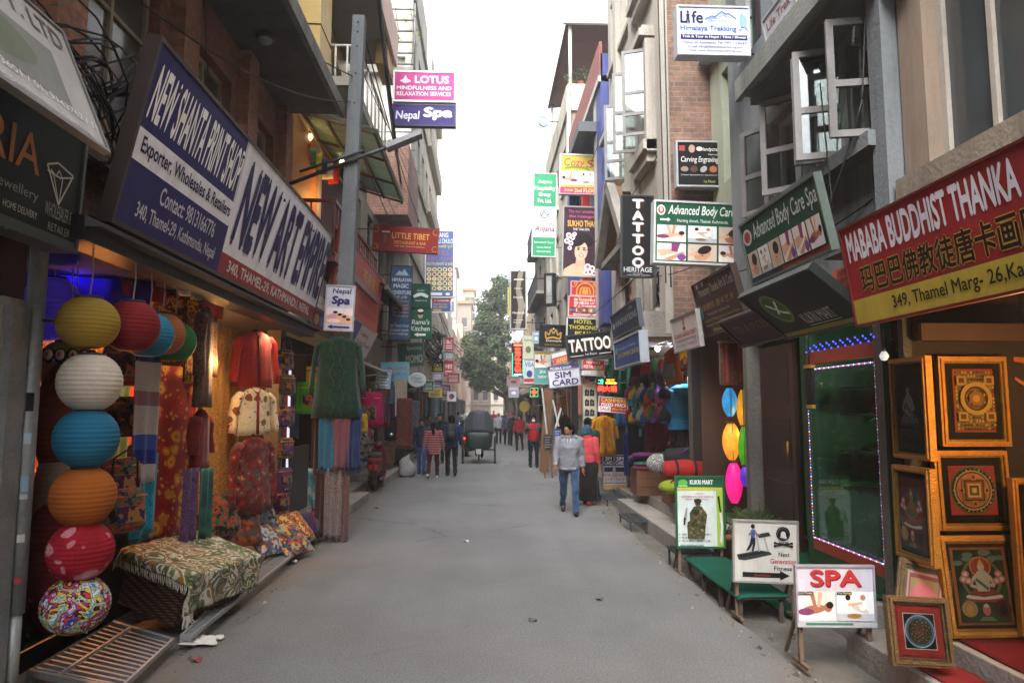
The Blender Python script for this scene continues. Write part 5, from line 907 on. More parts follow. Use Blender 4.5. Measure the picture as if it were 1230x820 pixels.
for k in range(8): S.rect(.15 + .36 * (k % 2), .12 + .2 * (k // 2), .46 + .36 * (k % 2), .24 + .2 * (k // 2), '#1d1d1e').ell(.305 + .36 * (k % 2), .18 + .2 * (k // 2), .08, .03, '#5a5d60').rect(.2 + .36 * (k % 2), .1 + .2 * (k // 2), .32 + .36 * (k % 2), .12 + .2 * (k // 2), '#1d1d1e')
S.done(); b = MB(); b.bar((S.TL.x + .16, 15.85, 0), (S.TL.x + .16, 15.85, 1.4), .04, .04, M_steel); b.build('stand', S.root)
# ================================================================ left foreground: lanterns, textiles, pole
def paper(c): return surf(_scale(hexc(c), .6), .8, .14, 7, .1, 0, 60, .2)
def lantern(label, c, R_, H, mat, hang=None, ribs=15, col=None, group='round paper lanterns at the textile shop'):
    """ribbed paper globe; hang = height its cord is tied at"""
    root = thing('paper_lantern', label, 'lantern', (c[0], c[1], c[2] - H), group); prof = []; n = ribs * 4
    for i in range(n + 1):
        t = math.asin(.93) * (2 * i / n - 1); z = H * math.sin(t) / .93; r = R_ * math.cos(t) ** .92
        prof.append((r * (1 - .022 * abs(math.sin(math.pi * (i / 4)))), z))
    b = MB(); b.lathe(prof, mat, 44, MX.Translation(c)); b.build('shade', root)
    k = MB(); k.lathe([(prof[-1][0] * .98, H * .99), (prof[-1][0] + .006, H * .99), (prof[-1][0] + .006, H + .012), (prof[-1][0] * .98, H + .012)], M_steeld, 24, MX.Translation(c))
    for a in (0, 90): k.bar(V(c) + V((math.cos(R(a)) * prof[-1][0], math.sin(R(a)) * prof[-1][0], H + .006)), V(c) - V((math.cos(R(a)) * prof[-1][0], math.sin(R(a)) * prof[-1][0], -H - .006)), .006, .004, M_steeld)
    k.build('rim_wire', root)
    if hang: q = MB(); q.tube([V(c) + V((0, 0, H)), V(c) + V((.01, .004, (hang - c[2] + H) / 2)), (c[0], c[1], hang)], .005, surf('#9a8a70', .8, .2), 5); q.build('cord', root)
    return root
def at(px, py, y): return aY(px, py, y)
LY = 4.62
lantern('yellow paper lantern at the head of the top row, over the white one', at(106, 388, LY), .19, .165, paper('#b7973a'), 2.95)
lantern('plain dark red paper lantern beside the yellow one', at(158, 392, 4.98), .19, .175, paper('#8c2026'), 2.95)
lantern('turquoise paper lantern in the top row between red and orange', at(178, 402, 5.36), .185, .165, paper('#2a83a6'), 2.95)
lantern('orange paper lantern in the top row before the green one', at(194, 401, 5.72), .185, .165, paper('#b5673a'), 2.95)
lantern('green paper lantern ending the top row', at(209, 410, 6.05), .185, .165, paper('#2f7a45'), 2.95)
wl = lantern('white speckled paper lantern on top of the hanging column', at(108, 459, LY), .195, .18, surf('#b8aea2', .8, .16, 9, .12, 0, 26, .2), None)
lantern('teal blue paper lantern second in the hanging column', at(104, 526, LY), .195, .18, paper('#2479a0'))
lantern('orange paper lantern in the middle of the hanging column', at(100, 596, LY), .195, .18, paper('#b8641f'))
lantern('red paper lantern with pale flower patches', at(97, 661, LY), .195, .175, fab(['#c8a0a4', '#b87a84', '#94182a', '#8c1624', '#84141f'], 'floral', 6, .8, 0))
lantern('multicoloured blue and white patterned lantern lowest in the column', at(91, 726, LY), .2, .165, fab(['#2a4aa0', '#cfc9bd', '#2b86b0', '#c9b23a', '#1a1c3c', '#b33'], 'paisley', 7, .8, 0))
b = MB(); a = at(68, 384, 4.62); e = at(124, 391, LY); b.tube([a + V((-.12, 0, 0)), (a + e) / 2 + V((0, 0, -.004)), e], .011, M_steel, 8); b.tube([e, e + V((.004, 0, -.12))], .008, surf('#b9b9b4', .5), 6); b.tube([at(108, 430, LY), at(104, 760, LY)], .006, surf('#b9b9b4', .5), 5); tag(b.build('hanging_rod'), 'thin steel rod holding the hanging column of lanterns', 'rod')
# lit and unlit lanterns further inside
lantern('violet lit paper lantern behind the post', at(62, 372, 5.5), .22, .25, paperlamp('#4a30c8', .16), 2.95)
r_ = lantern('yellow lantern painted with black petals behind the white one', at(80, 440, 5.35), .2, .19, paper('#c2a02c'), 2.95)
b = MB(); cc = at(80, 440, 5.35)
for k in range(8):
    a = R(200 + 22 * k); p = cc + V((math.cos(a) * .195, math.sin(a) * .195, .07)); b.ball(p, .05, .02, .06, ink('#0d0d0d'), 10); b.ball(p + V((math.cos(a) * .012, math.sin(a) * .012, .004)), .034, .016, .042, ink('#cfc6c0'), 10); b.ball(p + V((math.cos(a) * .022, math.sin(a) * .022, .008)), .012, .012, .018, ink('#b3203a'), 8)
b.build('petal_pattern', r_)
lantern('long rust brown paper lantern hidden behind the white one', at(82, 505, 5.2), .22, .42, paper('#7a3218'), 2.95, 26)
lantern('long beige paper lantern behind the orange one', at(78, 592, 5.2), .2, .4, paper('#a08c7c'), None, 26)
lantern('long deep red paper lantern lowest behind the column', at(72, 668, 5.15), .21, .5, paper('#6a1418'), None, 28)
# ---- hanging textiles
def scarf(label, top, w, h, mat, yaw=90, folds=3, amp=.02, fringe=None, group=None, name='scarf', cat='scarf', seed=0):
    r = random.Random(seed + int(abs(top[0] * 100) + abs(top[1] * 37))); d = V((math.cos(R(yaw)), math.sin(R(yaw)), 0)); n = V((-d.y, d.x, 0)); ph = r.uniform(0, 6); b = MB(); top = V(top)
    f = lambda u, v: top + d * ((u - .5) * w * (1 - .08 * math.sin(v * 2.2 + ph))) + n * (amp * math.sin(u * folds * 6.28 + ph + v * .9) * (.35 + .65 * v)) + V((0, 0, -h * v - .012 * math.sin(u * 5 + ph) * v))
    b.sheet(f, 22, 12, mat, .007); o = b.build(name); tag(o, label, cat, group)
    if fringe:
        q = MB()
        for k in range(int(w / .018)): p = V(f((k + .5) / int(w / .018), 1)); q.tube([p, p + V((0, 0, -.05))], .003, fringe, 4)
        q.build('fringe', o)
    return o
def jacket(label, top, w, h, mat, yaw=0, trim=None, sleeve=.62, group=None, name='jacket', cat='jacket', flare=1.0, sm=None, depth=.062, embro=None):
    """garment on a hanger; top = hanger point of the place, yaw turns its front"""
    root = thing(name, label, cat, (top[0], top[1], top[2]), group); root.rotation_euler = (0, 0, R(yaw)); a = w / 2; rg = []
    for z, k, dd in ((-.03, .16, .5), (-.045, .3, .62), (-.075, .62, .8), (-.12, .86, .95), (-.2, .9, 1), (-h * .35, .84, 1.05), (-h * .6, .86 + .02 * flare, 1.05), (-h * .85, .92 * flare, 1.1), (-h, .96 * flare, 1.15)): rg.append((0, 0, z, a * k, depth * dd))
    ph = random.uniform(0, 6)
    b = MB(); b.loft(rg, mat, 40, None, lambda v, t: .07 * v * math.sin(9 * t + ph) + .03 * v * math.sin(17 * t + ph * 2)); b.build('body', root, local=True)
    for s in (-1, 1):
        q = MB(); L = h * sleeve if sleeve < 1 else h; q.tube([(s * a * .72, 0, -.11), (s * a * .95, -.01, -.17), (s * a * 1.08, .0, -.17 - L * .4), (s * a * 1.14, -.02, -.17 - L * .72), (s * a * 1.16, -.02, -.15 - L)], [.06, .066, .06, .056, .054], sm or mat, 14, None, .6); q.build('sleeve', root, local=True)
    q = MB(); q.tube([(-a * .8, 0, -.1), (0, 0, -.02), (a * .8, 0, -.1)], .009, M_black, 6); q.tube([(0, 0, -.02), (0, 0, .03), (.025, 0, .055), (.03, 0, .08), (.0, 0, .1), (-.02, 0, .085)], .0045, M_steel, 6); q.build('hanger', root, local=True)
    if trim:
        q = MB()
        for s in (-1, 1): q.tube([(s * .012, -depth * 1.0, -.1), (s * .01, -depth * 1.12, -h * .5), (s * .012, -depth * 1.22, -h * .98)], .008, trim, 6)
        q.tube([(-.07, -.02, -.035), (-.045, -depth * .7, -.075), (0, -depth * .95, -.1), (.045, -depth * .7, -.075), (.07, -.02, -.035)], .009, trim, 6); q.build('trim', root, local=True)
    if embro:
        q = MB()
        for s in (-1, 1):
            for k in range(26):
                t = k / 25; q.ball((s * (a * .22 + .03 * math.sin(t * 19)), -depth * (1.02 + .12 * t), -.14 - (h - .2) * t), .011, .006, .016, random.choice(embro), 6)
        q.build('embroidery', root, local=True)
    return root
F_orange = fab(['#c8862c', '#a5581a', '#d8a040', '#8a4416'], 'floral', 14); F_redfl = fab(['#b86a1c', '#e0a030', '#c8781c', '#a82414', '#9a1f14', '#8c1a10'], 'floral', 7)
F_dkpais = fab(['#1d1a1c', '#5d4434', '#2a2224', '#7a5a44', '#3a2a2a'], 'paisley', 26); F_dkred = fab(['#5a1712', '#7a241a'], 'plain', 6); F_mauve = fab(['#4a3050', '#6a4a70', '#3a2644'], 'paisley', 16); F_dkgreen = fab(['#1c3a34', '#2c5a50'], 'plain', 8)
F_red = fab(['#8e1712', '#6a100c', '#a02018'], 'paisley', 18); F_cream = fab(['#8a2a1c', '#6a4a2a', '#c9b894', '#c2b08c', '#cdbd9a'], 'floral', 8); F_blkred = fab(['#c0602a', '#2a4a4a', '#7a1a14', '#5a120e', '#4a100c'], 'floral', 12)
F_gold = fab(['#b07a30', '#8a5a20', '#c89a50'], 'paisley', 12); F_stripe = fab(['#a9a2a0', '#86606c', '#a9a2a0', '#a9a2a0', '#1e2c7a', '#3a4a9a', '#a9a2a0'], 'stripe_h', .36); F_turq = fab(['#1f7f9c', '#2a92ae', '#196a86'], 'paisley', 9)
F_bag = fab(['#6a2a1c', '#2a3a5a', '#8a6a2a', '#3a1c1a', '#5a4a6a'], 'patch', 16); F_bag2 = fab(['#3a1a3a', '#6a2a5a', '#9a6a3a', '#2a2a5a'], 'patch', 18); F_bag3 = fab(['#2a1a14', '#8a5a2a', '#9a2a2a', '#3a5a4a', '#1a1412'], 'floral', 14)
F_pat = fab(['#7a2a1c', '#1d2f4a', '#a88a4a', '#4a1a14', '#8a8a7a', '#2a5a6a', '#9a4a2a'], 'patch', 22); F_pat2 = fab(['#9aa0a0', '#3a4a6a', '#6a2a2a', '#2a6a8a', '#b09a6a'], 'patch', 26); F_pat3 = fab(['#8a1f1a', '#a86a2a', '#6a1410', '#c0a060'], 'floral', 20); F_blue = fab(['#16254a', '#1f2f60'], 'plain', 8); F_green = fab(['#12281c', '#183424'], 'plain', 20); F_teal = fab(['#255a70', '#346a80', '#1a4a60'], 'paisley', 14); F_brown = fab(['#2a1714', '#4a2a20', '#3a201a'], 'paisley', 20); F_pink = fab(['#6a3a44', '#7a5054', '#5a2a34'], 'paisley', 18); F_grey = fab(['#6a6a68', '#7a7874', '#6a2424', '#6a6864'], 'paisley', 14)
scarf('long striped scarf of grey, pink and deep blue bands', at(178, 425, 5.95), .27, 1.08, F_stripe, 75, 2, .02)
scarf('turquoise printed shawl with a plain hem under the striped scarf', at(177, 545, 6.05), .32, .68, F_turq, 80, 2, .02, F_turq)
jacket('ochre brocade jacket hung over the red floral panel', at(219, 350, 6.9), .5, .92, F_orange, 55, surf('#7a2a14', .8), .3)
scarf('tall red panel embroidered with golden leaves', at(214, 440, 6.8), .62, 1.66, F_redfl, 75, 1.5, .02, None, None, 'embroidered_panel', 'textile')
jacket('black and brown paisley jacket hung in front of the ochre one', at(248, 366, 6.75), .36, 1.0, F_dkpais, 95, None, .55)
jacket('short dark red tunic under the paisley jacket', at(242, 488, 6.85), .36, .62, F_dkred, 92, None, .5, name='tunic', cat='tunic')
scarf('mauve printed shawl hanging low beside the red panel', at(231, 562, 6.55), .2, .66, F_mauve, 70, 2, .025)
scarf('dark green shawl hanging low next to the mauve one', at(248, 562, 6.7), .16, .66, F_dkgreen, 70, 2, .02)
scarf('gold brocade curtain lit from inside the shop', at(271, 392, 8.1), .75, 2.1, F_gold, 80, 5, .03, None, None, 'brocade_curtain', 'curtain')
jacket('bright red jacket hung above the cream embroidered one', at(308, 394, 8.4), .58, .72, F_red, 62, surf('#4a0c0a', .8), .72)
jacket('cream jacket with red flower embroidery', at(306, 462, 8.35), .58, .6, F_cream, 62, surf('#7a1c14', .8), .7)
jacket('long red and black patterned tunic below the cream jacket', at(305, 521, 8.3), .56, .92, F_blkred, 62, None, .75, name='tunic', cat='tunic', flare=1.15)
scarf('red cloth valance across the top of the lit shop', at(214, 345, 6.9), 1.6, .22, fab(['#8a1410', '#a81c14'], 'plain', 4), 82, 6, .025, None, None, 'valance', 'cloth')
# deep goods inside so that the room reads as stocked
rg = random.Random(8)
FABS = [F_orange, F_redfl, F_dkpais, F_red, F_cream, F_blkred, F_gold, F_turq, F_mauve, F_teal, F_pink, F_brown, F_pat, F_pat2, F_pat3, F_dkgreen, F_grey, F_blue]
cn = ['ochre', 'red gold', 'dark paisley', 'scarlet', 'cream', 'red black', 'gold', 'turquoise', 'mauve', 'teal', 'dusty pink', 'brown', 'patchwork', 'grey patchwork', 'crimson', 'dark green', 'grey', 'navy']
for k in range(11):
    y = 5.0 + k * .5; i = rg.randrange(len(FABS))
    scarf(f'{cn[i]} cloth, number {k + 1} from the lanterns on the shop back wall' if False else f'{cn[i]} cloth hung at the back of the textile shop', (-4.5 + rg.uniform(-.1, .1), y, 2.75), .46, 1.6 + rg.uniform(-.3, .5), FABS[i], 90, 2, .02, None, 'cloths at the back of the textile shop', 'hanging_cloth', 'textile', k)
def handbag(label, c, w, h, d, mat, yaw, group='handbags hung in a column', strap=.16):
    root = thing('handbag', label, 'bag', c, group); root.rotation_euler = (0, 0, R(yaw)); b = MB(); rg_ = []
    for i in range(9):
        t = i / 8; k = (1 - abs(2 * t - 1) ** 4) ** .25; rg_.append((0, 0, -h / 2 + h * t, w / 2 * (.86 + .14 * k) * (1 - .12 * t), d / 2 * (.55 + .45 * k) * (1 - .35 * t)))
    b.loft(rg_, mat, 20); b.build('body', root, local=True)
    q = MB(); q.tube([(-w * .3, 0, h * .45), (-w * .26, 0, h * .5 + strap * .8), (0, 0, h * .5 + strap), (w * .26, 0, h * .5 + strap * .8), (w * .3, 0, h * .45)], .01, F_brown, 6); q.build('strap', root, local=True)
    q = MB(); q.bx(-w * .28, w * .28, -d / 2 * 1.02, -d / 2 * .8, -h * .25, h * .12, F_bag3 if mat is not F_bag3 else F_bag2); q.tube([(-w * .4, -d * .3, h * .33), (w * .4, -d * .3, h * .33)], .008, M_gold, 6); q.build('pocket', root, local=True); return root
for k, (px, py, m, lb) in enumerate([(343, 432, F_bag, 'dark red handbag, topmost in the column'), (345, 462, F_dkpais, 'small black and tan handbag second from the top'), (344, 500, F_bag2, 'plum handbag with woven front third in the column'), (343, 538, F_bag3, 'flower patterned handbag fourth in the column'), (341, 574, fab(['#4a2a4a', '#6a3a6a', '#3a1c3a'], 'paisley', 18), 'purple two pocket handbag fifth in the column'), (338, 601, fab(['#3a1430', '#7a2a5a', '#2a102a'], 'patch', 12), 'wide magenta handbag lowest in the column')]):
    handbag(lb, at(px, py, 9.2), .3, .27, .12, m, 62)
for k, (px, py, yy, lb) in enumerate([(148, 612, 5.7, 'round black embroidered bag behind the orange lantern'), (143, 575, 5.8, 'black embroidered bag above the round one'), (150, 500, 6.0, 'brown embroidered bag beside the white lantern'), (146, 440, 6.1, 'olive embroidered bag beneath the red lantern')]):
    handbag(lb, at(px, py, yy), .36, .34, .26, F_bag3, 55, 'embroidered bags behind the lanterns', .3)
def cushion(label, c, w, h, mat, rx, ry, rz, group='cushions piled on the shop ledge', d=.15):
    b = MB(); M_ = MX.Translation(c) @ MX.Rotation(R(rz), 4, 'Z') @ MX.Rotation(R(ry), 4, 'Y') @ MX.Rotation(R(rx), 4, 'X'); N = 12
    def P(i, j, s):
        u, v = 2 * i / N - 1, 2 * j / N - 1; k = max(0, (1 - u ** 4) * (1 - v ** 4)) ** .5
        return M_ @ V((u * w / 2 * (1 - .06 * (1 - v * v)), v * h / 2 * (1 - .06 * (1 - u * u)), s * d / 2 * k))
    for s in (1, -1):
        vs = [P(i, j, s) for i in range(N + 1) for j in range(N + 1)]; fs = []
        for i in range(N):
            for j in range(N): q = (i * (N + 1) + j, (i + 1) * (N + 1) + j, (i + 1) * (N + 1) + j + 1, i * (N + 1) + j + 1); fs.append(q if s > 0 else q[::-1])
        b.add(vs, fs, mat if s > 0 else surf('#8d8478', .9, .15, 6), True)
    o = b.build('cushion'); tag(o, label, 'cushion', group); return o
cushion('large patchwork cushion biggest of the pile, next to the road', at(348, 648, 8.75), .5, .5, F_pat, 38, 0, 65)
cushion('crimson flowered cushion against the purple duffel bag', at(352, 632, 9.15), .48, .48, F_pat3, 42, 0, 62)
cushion('teal edged grey cushion in the middle of the pile', at(318, 648, 8.45), .46, .46, F_pat2, 45, 6, 70)
cushion('grey patchwork cushion propped behind the teal edged one', at(316, 622, 8.9), .46, .46, fab(['#6a6a6a', '#9a9a94', '#2a2a3a', '#4a5a6a'], 'patch', 20), 60, 0, 66)
cushion('dark rust cushion leaning below the gold curtain', at(292, 635, 8.2), .44, .44, fab(['#4a1a14', '#7a3a1c', '#2a3a3a'], 'patch', 18), 62, 0, 40)
cushion('yellow brown cushion tucked among the pile', at(338, 625, 9.3), .42, .42, F_bag, 50, 0, 68)
cushion('small blue and white cushion at the back of the pile', at(330, 615, 9.5), .42, .42, F_teal, 62, 0, 62)
cushion('dark woven cushion standing upright by the curtain', at(270, 618, 8.0), .42, .5, F_bag3, 80, 0, 62)
rt = thing('duffel_bag', 'purple and navy duffel bag behind the cushions', 'bag', at(366, 638, 9.75)); c = at(366, 632, 9.75); b = MB(); b.loft([(c.x, c.y + .0, c.z - .16, .16, .3), (c.x, c.y, c.z - .05, .2, .33), (c.x, c.y, c.z + .06, .19, .32), (c.x, c.y, c.z + .16, .1, .27), (c.x, c.y, c.z + .18, .03, .22)], fab(['#241a3a', '#32244a'], 'plain', 6), 24); b.build('body', rt); b = MB(); b.tube([c + V((.19, -.16, 0)), c + V((.12, -.12, .2)), c + V((.06, 0, .27)), c + V((.12, .12, .2)), c + V((.19, .16, 0))], .016, fab(['#5a1a4a', '#6a2458'], 'plain', 6), 6); b.build('handle', rt)
# ---- wicker box under a fringed cloth
A0, B0 = V((-2.47, 5.8, .06)), V((-3.12, 5.98, .25)); ex = (A0 - B0); Lx = ex.length; ex.normalize(); Ly = .98; ey = V((.22, 1, 0)); ey = (ey - ex * ey.dot(ex)).normalized(); ez = ex.cross(ey)
Hb = .44; Mb = MX((ex, ey, ez)).transposed().to_4x4(); Mb.translation = B0
rt = thing('wicker_chest', 'brown wicker chest on the drain grate under a patterned cloth', 'chest', (B0 + A0) / 2 + ey * .6 + V((0, 0, .06))); b = MB()
m, t, bs = _new('wicker'); v_ = _coord(t); w1 = _n(t, 'TexWave', bands_direction='Z', wave_profile='SIN'); w1.inputs['Scale'].default_value = 14; w2 = _n(t, 'TexWave', bands_direction='DIAGONAL'); w2.inputs['Scale'].default_value = 9; t.links.new(v_, w1.inputs[0]); t.links.new(v_, w2.inputs[0]); mm = _n(t, 'Math', operation='MULTIPLY'); t.links.new(w1.outputs['Fac'], mm.inputs[0]); t.links.new(w2.outputs['Fac'], mm.inputs[1]); t.links.new(_ramp(t, mm.outputs[0], [(.05, hexc('#1c0f08')), (.5, hexc('#4a2c1a')), (.9, hexc('#6a4428'))]), bs.inputs['Base Color']); bp = _n(t, 'Bump', Strength=.8, Distance=.01); t.links.new(mm.outputs[0], bp.inputs['Height']); t.links.new(bp.outputs[0], bs.inputs['Normal'])
b.bx(.06, Lx - .06, .06, Ly - .06, 0, Hb - .05, m, Mb); b.build('basket', rt)
b = MB(); b.bx(.02, Lx - .02, .02, Ly - .02, Hb - .05, Hb, M_wood, Mb); b.build('lid', rt)
F_cloth = fab(['#6e6a34', '#b0aca0', '#3a4a3a', '#7a5a2a', '#a8a498', '#59602c', '#2e3e34'], 'paisley', 3.6)
ov = .3
def drape(u, v):
    x = -.1 + (Lx + .1 + ov) * u; y = -.07 + (Ly + .17) * v; dx = max(0, -x, x - Lx); dy = max(0, -y, y - Ly); xx = min(max(x, 0), Lx); yy = min(max(y, 0), Ly); k = math.hypot(dx, dy) if dx and dy else dx + dy
    ox = (-1 if x < 0 else 1) * (.012 + .12 * dx) if dx else 0; oy = (-1 if y < 0 else 1) * (.012 + .12 * dy) if dy else 0; fo = .008 * math.sin(u * 26) * (dy > 0) + .012 * math.sin(v * 24) * (dx > 0)
    return Mb @ V((xx + ox + fo * (dx > 0), yy + oy + fo * (dy > 0), Hb + .012 - k * .98 + .006 * math.sin(x * 9) * math.sin(y * 7)))
b = MB(); b.sheet(drape, 56, 64, F_cloth, .01); cl = tag(b.build('patterned_cloth'), 'olive and white patterned cloth with fringe spread over the wicker chest', 'cloth')
b = MB(); m = surf('#a29d92', .9, .2, 20)
for k in range(64): p = drape((k + .5) / 64, 0); b.tube([p, p + V((rj(.006), rj(.006), -.035)), p + V((rj(.01), rj(.01), -.07))], [.004, .005, .002], m, 4)
for k in range(12): p = drape(1, (k + .5) / 40 * .5); b.tube([p, p + V((rj(.01), rj(.01), -.06)), p + V((rj(.02), rj(.02), -.1))], [.006, .007, .003], m, 4)
b.build('fringe', cl)
b = MB(); p = aZ(287, 706, .0); b.bx(p.x - .12, p.x + .06, p.y - .1, p.y + .08, .02, .1, brick('#9a5a44', '#8a4c38')); tag(b.build('brick_block'), 'loose brick beside the cloth covered chest', 'brick')
# ---- drain grates over the gutter
def grate(label, P, n, ribs):
    """P: corners back-left, back-right, front-right, front-left on the ground; slats run across"""
    P = [V(p) for p in P]; L = lambda a, b_, t: a + (b_ - a) * t; b = MB(); m = surf('#8d9094', .5, .35, 7, .2, .5, 40, .5, .3)
    rt = thing('drain_grate', label, 'grate', (P[0] + P[2]) / 2)
    for k in range(n + 1):
        t = k / n; a, e = L(P[0], P[3], t), L(P[1], P[2], t); q = [L(a, e, j / 8) + V((0, 0, 0)) for j in range(9)]
        for i in range(8): b.bar(q[i], q[i + 1], .022, .03, m)
    b.build('slats', rt); b = MB()
    for j in range(ribs + 1): t = j / ribs; b.bar(L(P[0], P[1], t) + V((0, 0, .016)), L(P[3], P[2], t) + V((0, 0, .016)), .022, .03, surf('#9a9c9e', .5, .35, 7, .2, .5, 40, .5, .3))
    for a, e in ((P[0], P[1]), (P[3], P[2])): b.bar(a + V((0, 0, .012)), e + V((0, 0, .012)), .03, .035, surf('#8f9193', .5, .35, 7, .2, .5, 40, .5, .3))
    b.build('frame', rt)
zz = .07
grate('large cast drain grate in front of the lantern column', [(-3.3, 6.15, zz), (-2.36, 5.52, zz), (-2.28, 4.6, zz), (-3.32, 5.05, zz)], 14, 2)
grate('narrow drain grate along the road past the wicker chest', [(-2.72, 9.7, zz), (-2.3, 9.75, zz), (-2.26, 6.9, zz), (-2.7, 6.9, zz)], 42, 2)
grate('short drain grate between the chest and the road', [(-2.46, 6.85, zz), (-2.26, 6.85, zz), (-2.25, 5.62, zz), (-2.33, 5.6, zz)], 18, 1)
b = MB(); b.sheet(lambda u, v: aZ(318, 668, .0) + V((-.14 + .28 * u + .02 * math.sin(9 * v), -.1 + .2 * v, .03 + .02 * math.sin(u * 12) * math.sin(v * 10))), 8, 8, surf('#b9b9b4', .7, .1)) ; b.v = [p + (aZ(240, 773, 0) - aZ(318, 668, 0)) for p in b.v]; tag(b.build('crumpled_paper'), 'crumpled white paper scrap on the road edge', 'litter')
# ---- spotlights under the long board
for k, (px, py) in enumerate(((222, 347), (236, 352), (257, 352), (281, 362), (307, 374), (331, 384), (345, 388))):
    p = aX(px, py, -2.7); rt = thing('spotlight', ['white spotlight, first under the blue end of the long board', 'grey spotlight beside the first one', 'white spotlight, third under the long board', 'white spotlight, fourth under the long board', 'white spotlight, fifth under the long board', 'white spotlight, sixth under the long board', 'white spotlight at the far end under the long board'][k], 'spotlight', p, 'spotlights under the long textile shop board'); m = surf('#8d8d8a' if k != 1 else '#55585a', .5, .15, 6)
    b = MB(); b.lathe([(0, -.06), (.05, -.06), (.052, .0), (.048, .05), (.03, .06), (0, .06)], m, 16, MX.Translation(p)); b.build('head', rt); b = MB(); b.tube([p + V((0, 0, .05)), p + V((-.03, 0, .15)), (p.x - .03, p.y, 2.9)], .012, M_steeld, 6); b.build('bracket', rt)
def bulb(label, p, r=.035, s=14., col='#ffd9a0', group=None, hang=None, name='light_bulb'):
    rt = thing(name, label, 'bulb', p, group); b = MB(); b.lathe([(0, -r), (r * .6, -r * .8), (r, 0), (r * .8, r * .6), (r * .4, r * 1.2), (0, r * 1.25)], glow(col, s), 12, MX.Translation(p)); b.build('glass', rt); b = MB(); b.lathe([(r * .45, r * 1.1), (r * .45, r * 2), (0, r * 2.1)], M_steeld, 8, MX.Translation(p))
    if hang: b.tube([V(p) + V((0, 0, r * 2)), V(p) + V((0, 0, hang))], .005, M_black, 4)
    b.build('socket', rt); return rt
pb = at(264, 398, 8.1); bulb('bare bulb glowing inside the textile shop', pb, .04, 12, '#ffdca8', None, .3)
lamp('shop_light', pb + V((0, -.15, -.3)), 22, '#ffb060', .06); lamp('shop_light', (-2.62, 6.85, 2.3), 5, '#ffc080', .05); lamp('shop_light', (-3.7, 6.6, 1.7), 15, '#ff9a48', .08); [lamp('spot_beam', (-2.6, y, 2.8), e, '#ffd8a8', .04, None, 'SPOT', (0, R(24), 0), 115) for y, e in ((7.3, 9), (8.5, 6), (9.6, 8))]; lamp('shop_light', (-3.9, 9.2, 1.9), 15, '#ffb060', .08); lamp('shop_light', at(95, 325, 5.9), 3.5, '#4a2cff', .1)  # second light is an added fill, brightening the ochre jacket, no fitting there
scarf('violet lit cloth behind the post', at(97, 308, 6.0), 1.2, .5, fab(['#2a1a6a', '#3a2490'], 'plain', 4), 30, 4, .03, None, None, 'valance', 'cloth')
# ---- concrete utility pole with clothes hung on it
PB, PT = V((-2.13, 10.12, 0)), aY(432, 22, 10.15)
rt = thing('utility_pole', 'square concrete utility pole with clothes hung round its foot', 'pole', PB); b = MB(); up = (PT - PB).normalized(); q = V((1, 0, 0)); w0, w1 = .125, .09
vs = []
for p, w in ((PB, w0), (PT, w1)): vs += [p + V((-w, -w, 0)), p + V((w, -w, 0)), p + V((w, w, 0)), p + V((-w, w, 0))]
b.add(vs, [(0, 3, 2, 1), (4, 5, 6, 7), (0, 1, 5, 4), (1, 2, 6, 5), (2, 3, 7, 6), (3, 0, 4, 7)], surf('#63676a', .88, .2, 1.5, .5, 0, 40, .3, .5)); b.build('shaft', rt)
b = MB()
for t in (.985, .965, .935, .88, .82): p = PB + (PT - PB) * t; b.lathe([(0, -.003), (.014, -.003), (.014, .004), (0, .004)], M_black, 10, MX.Translation(p + V((0, -w1 - .008, 0))) @ MX.Rotation(R(90), 4, 'X'))
b.build('bolt_hole', rt)
rt = thing('street_lamp', 'grey street lamp on a slanting arm across the concrete pole', 'lamp', aY(352, 214, 10.0)); b = MB(); m = surf('#3f4144', .5, .25, 6, .1, .5)
a, c, e = aY(345, 222, 10.0), aY(440, 186, 10.0), aY(470, 176, 10.0); b.tube([a, c, e], .03, m, 8); b.tube([aY(360, 206, 10), aY(437, 181, 10.0)], .022, m, 8); b.build('arm', rt)
b = MB(); a, e = aY(464, 178, 10.0), aY(506, 161, 10.0); d = (e - a); b.bar(a, e, .2, .075, surf('#6d7074', .45, .15, 6, .1, .4)); b.build('lamp_head', rt)
jacket('dark green embroidered coat hung on the concrete pole', at(407, 402, 9.78), .62, 1.18, F_green, 4, None, .6, None, 'coat', 'coat', 1.12, None, .1, [surf('#1d3a24', .8), surf('#4a3a1c', .8), surf('#2a4a34', .8)])
for k, (px, py, m, w, h, lb, yy) in enumerate([(384, 492, F_brown, .2, .9, 'dark brown shawl beside the light teal one', 9.84), (395, 492, F_teal, .24, .84, 'light teal shawl in the upper row on the pole', 9.72), (410, 492, F_pink, .25, .82, 'dusty pink shawl in the upper row on the pole', 9.7), (424, 490, F_blue, .26, .86, 'navy shawl under the green coat', 9.76), (378, 562, fab(['#3a6a72', '#2a5a68', '#6a8080'], 'stripe_v', 2), .2, .98, 'pale turquoise scarf hanging low under the teal shawl', 9.86), (390, 562, F_brown, .22, .94, 'brown scarf in the lower row on the pole', 9.8), (401, 562, F_grey, .22, .97, 'grey scarf with red leaf print on the pole', 9.74), (411, 572, fab(['#5a2a2a', '#6a645c', '#4a1a24'], 'paisley', 14), .2, .97, 'red edged striped scarf on the pole', 9.78)]):
    scarf(lb, at(px, py, yy), w, h, m, 4, 2.5, .034, m, 'scarves hung on the concrete pole', 'scarf', 'scarf', k)
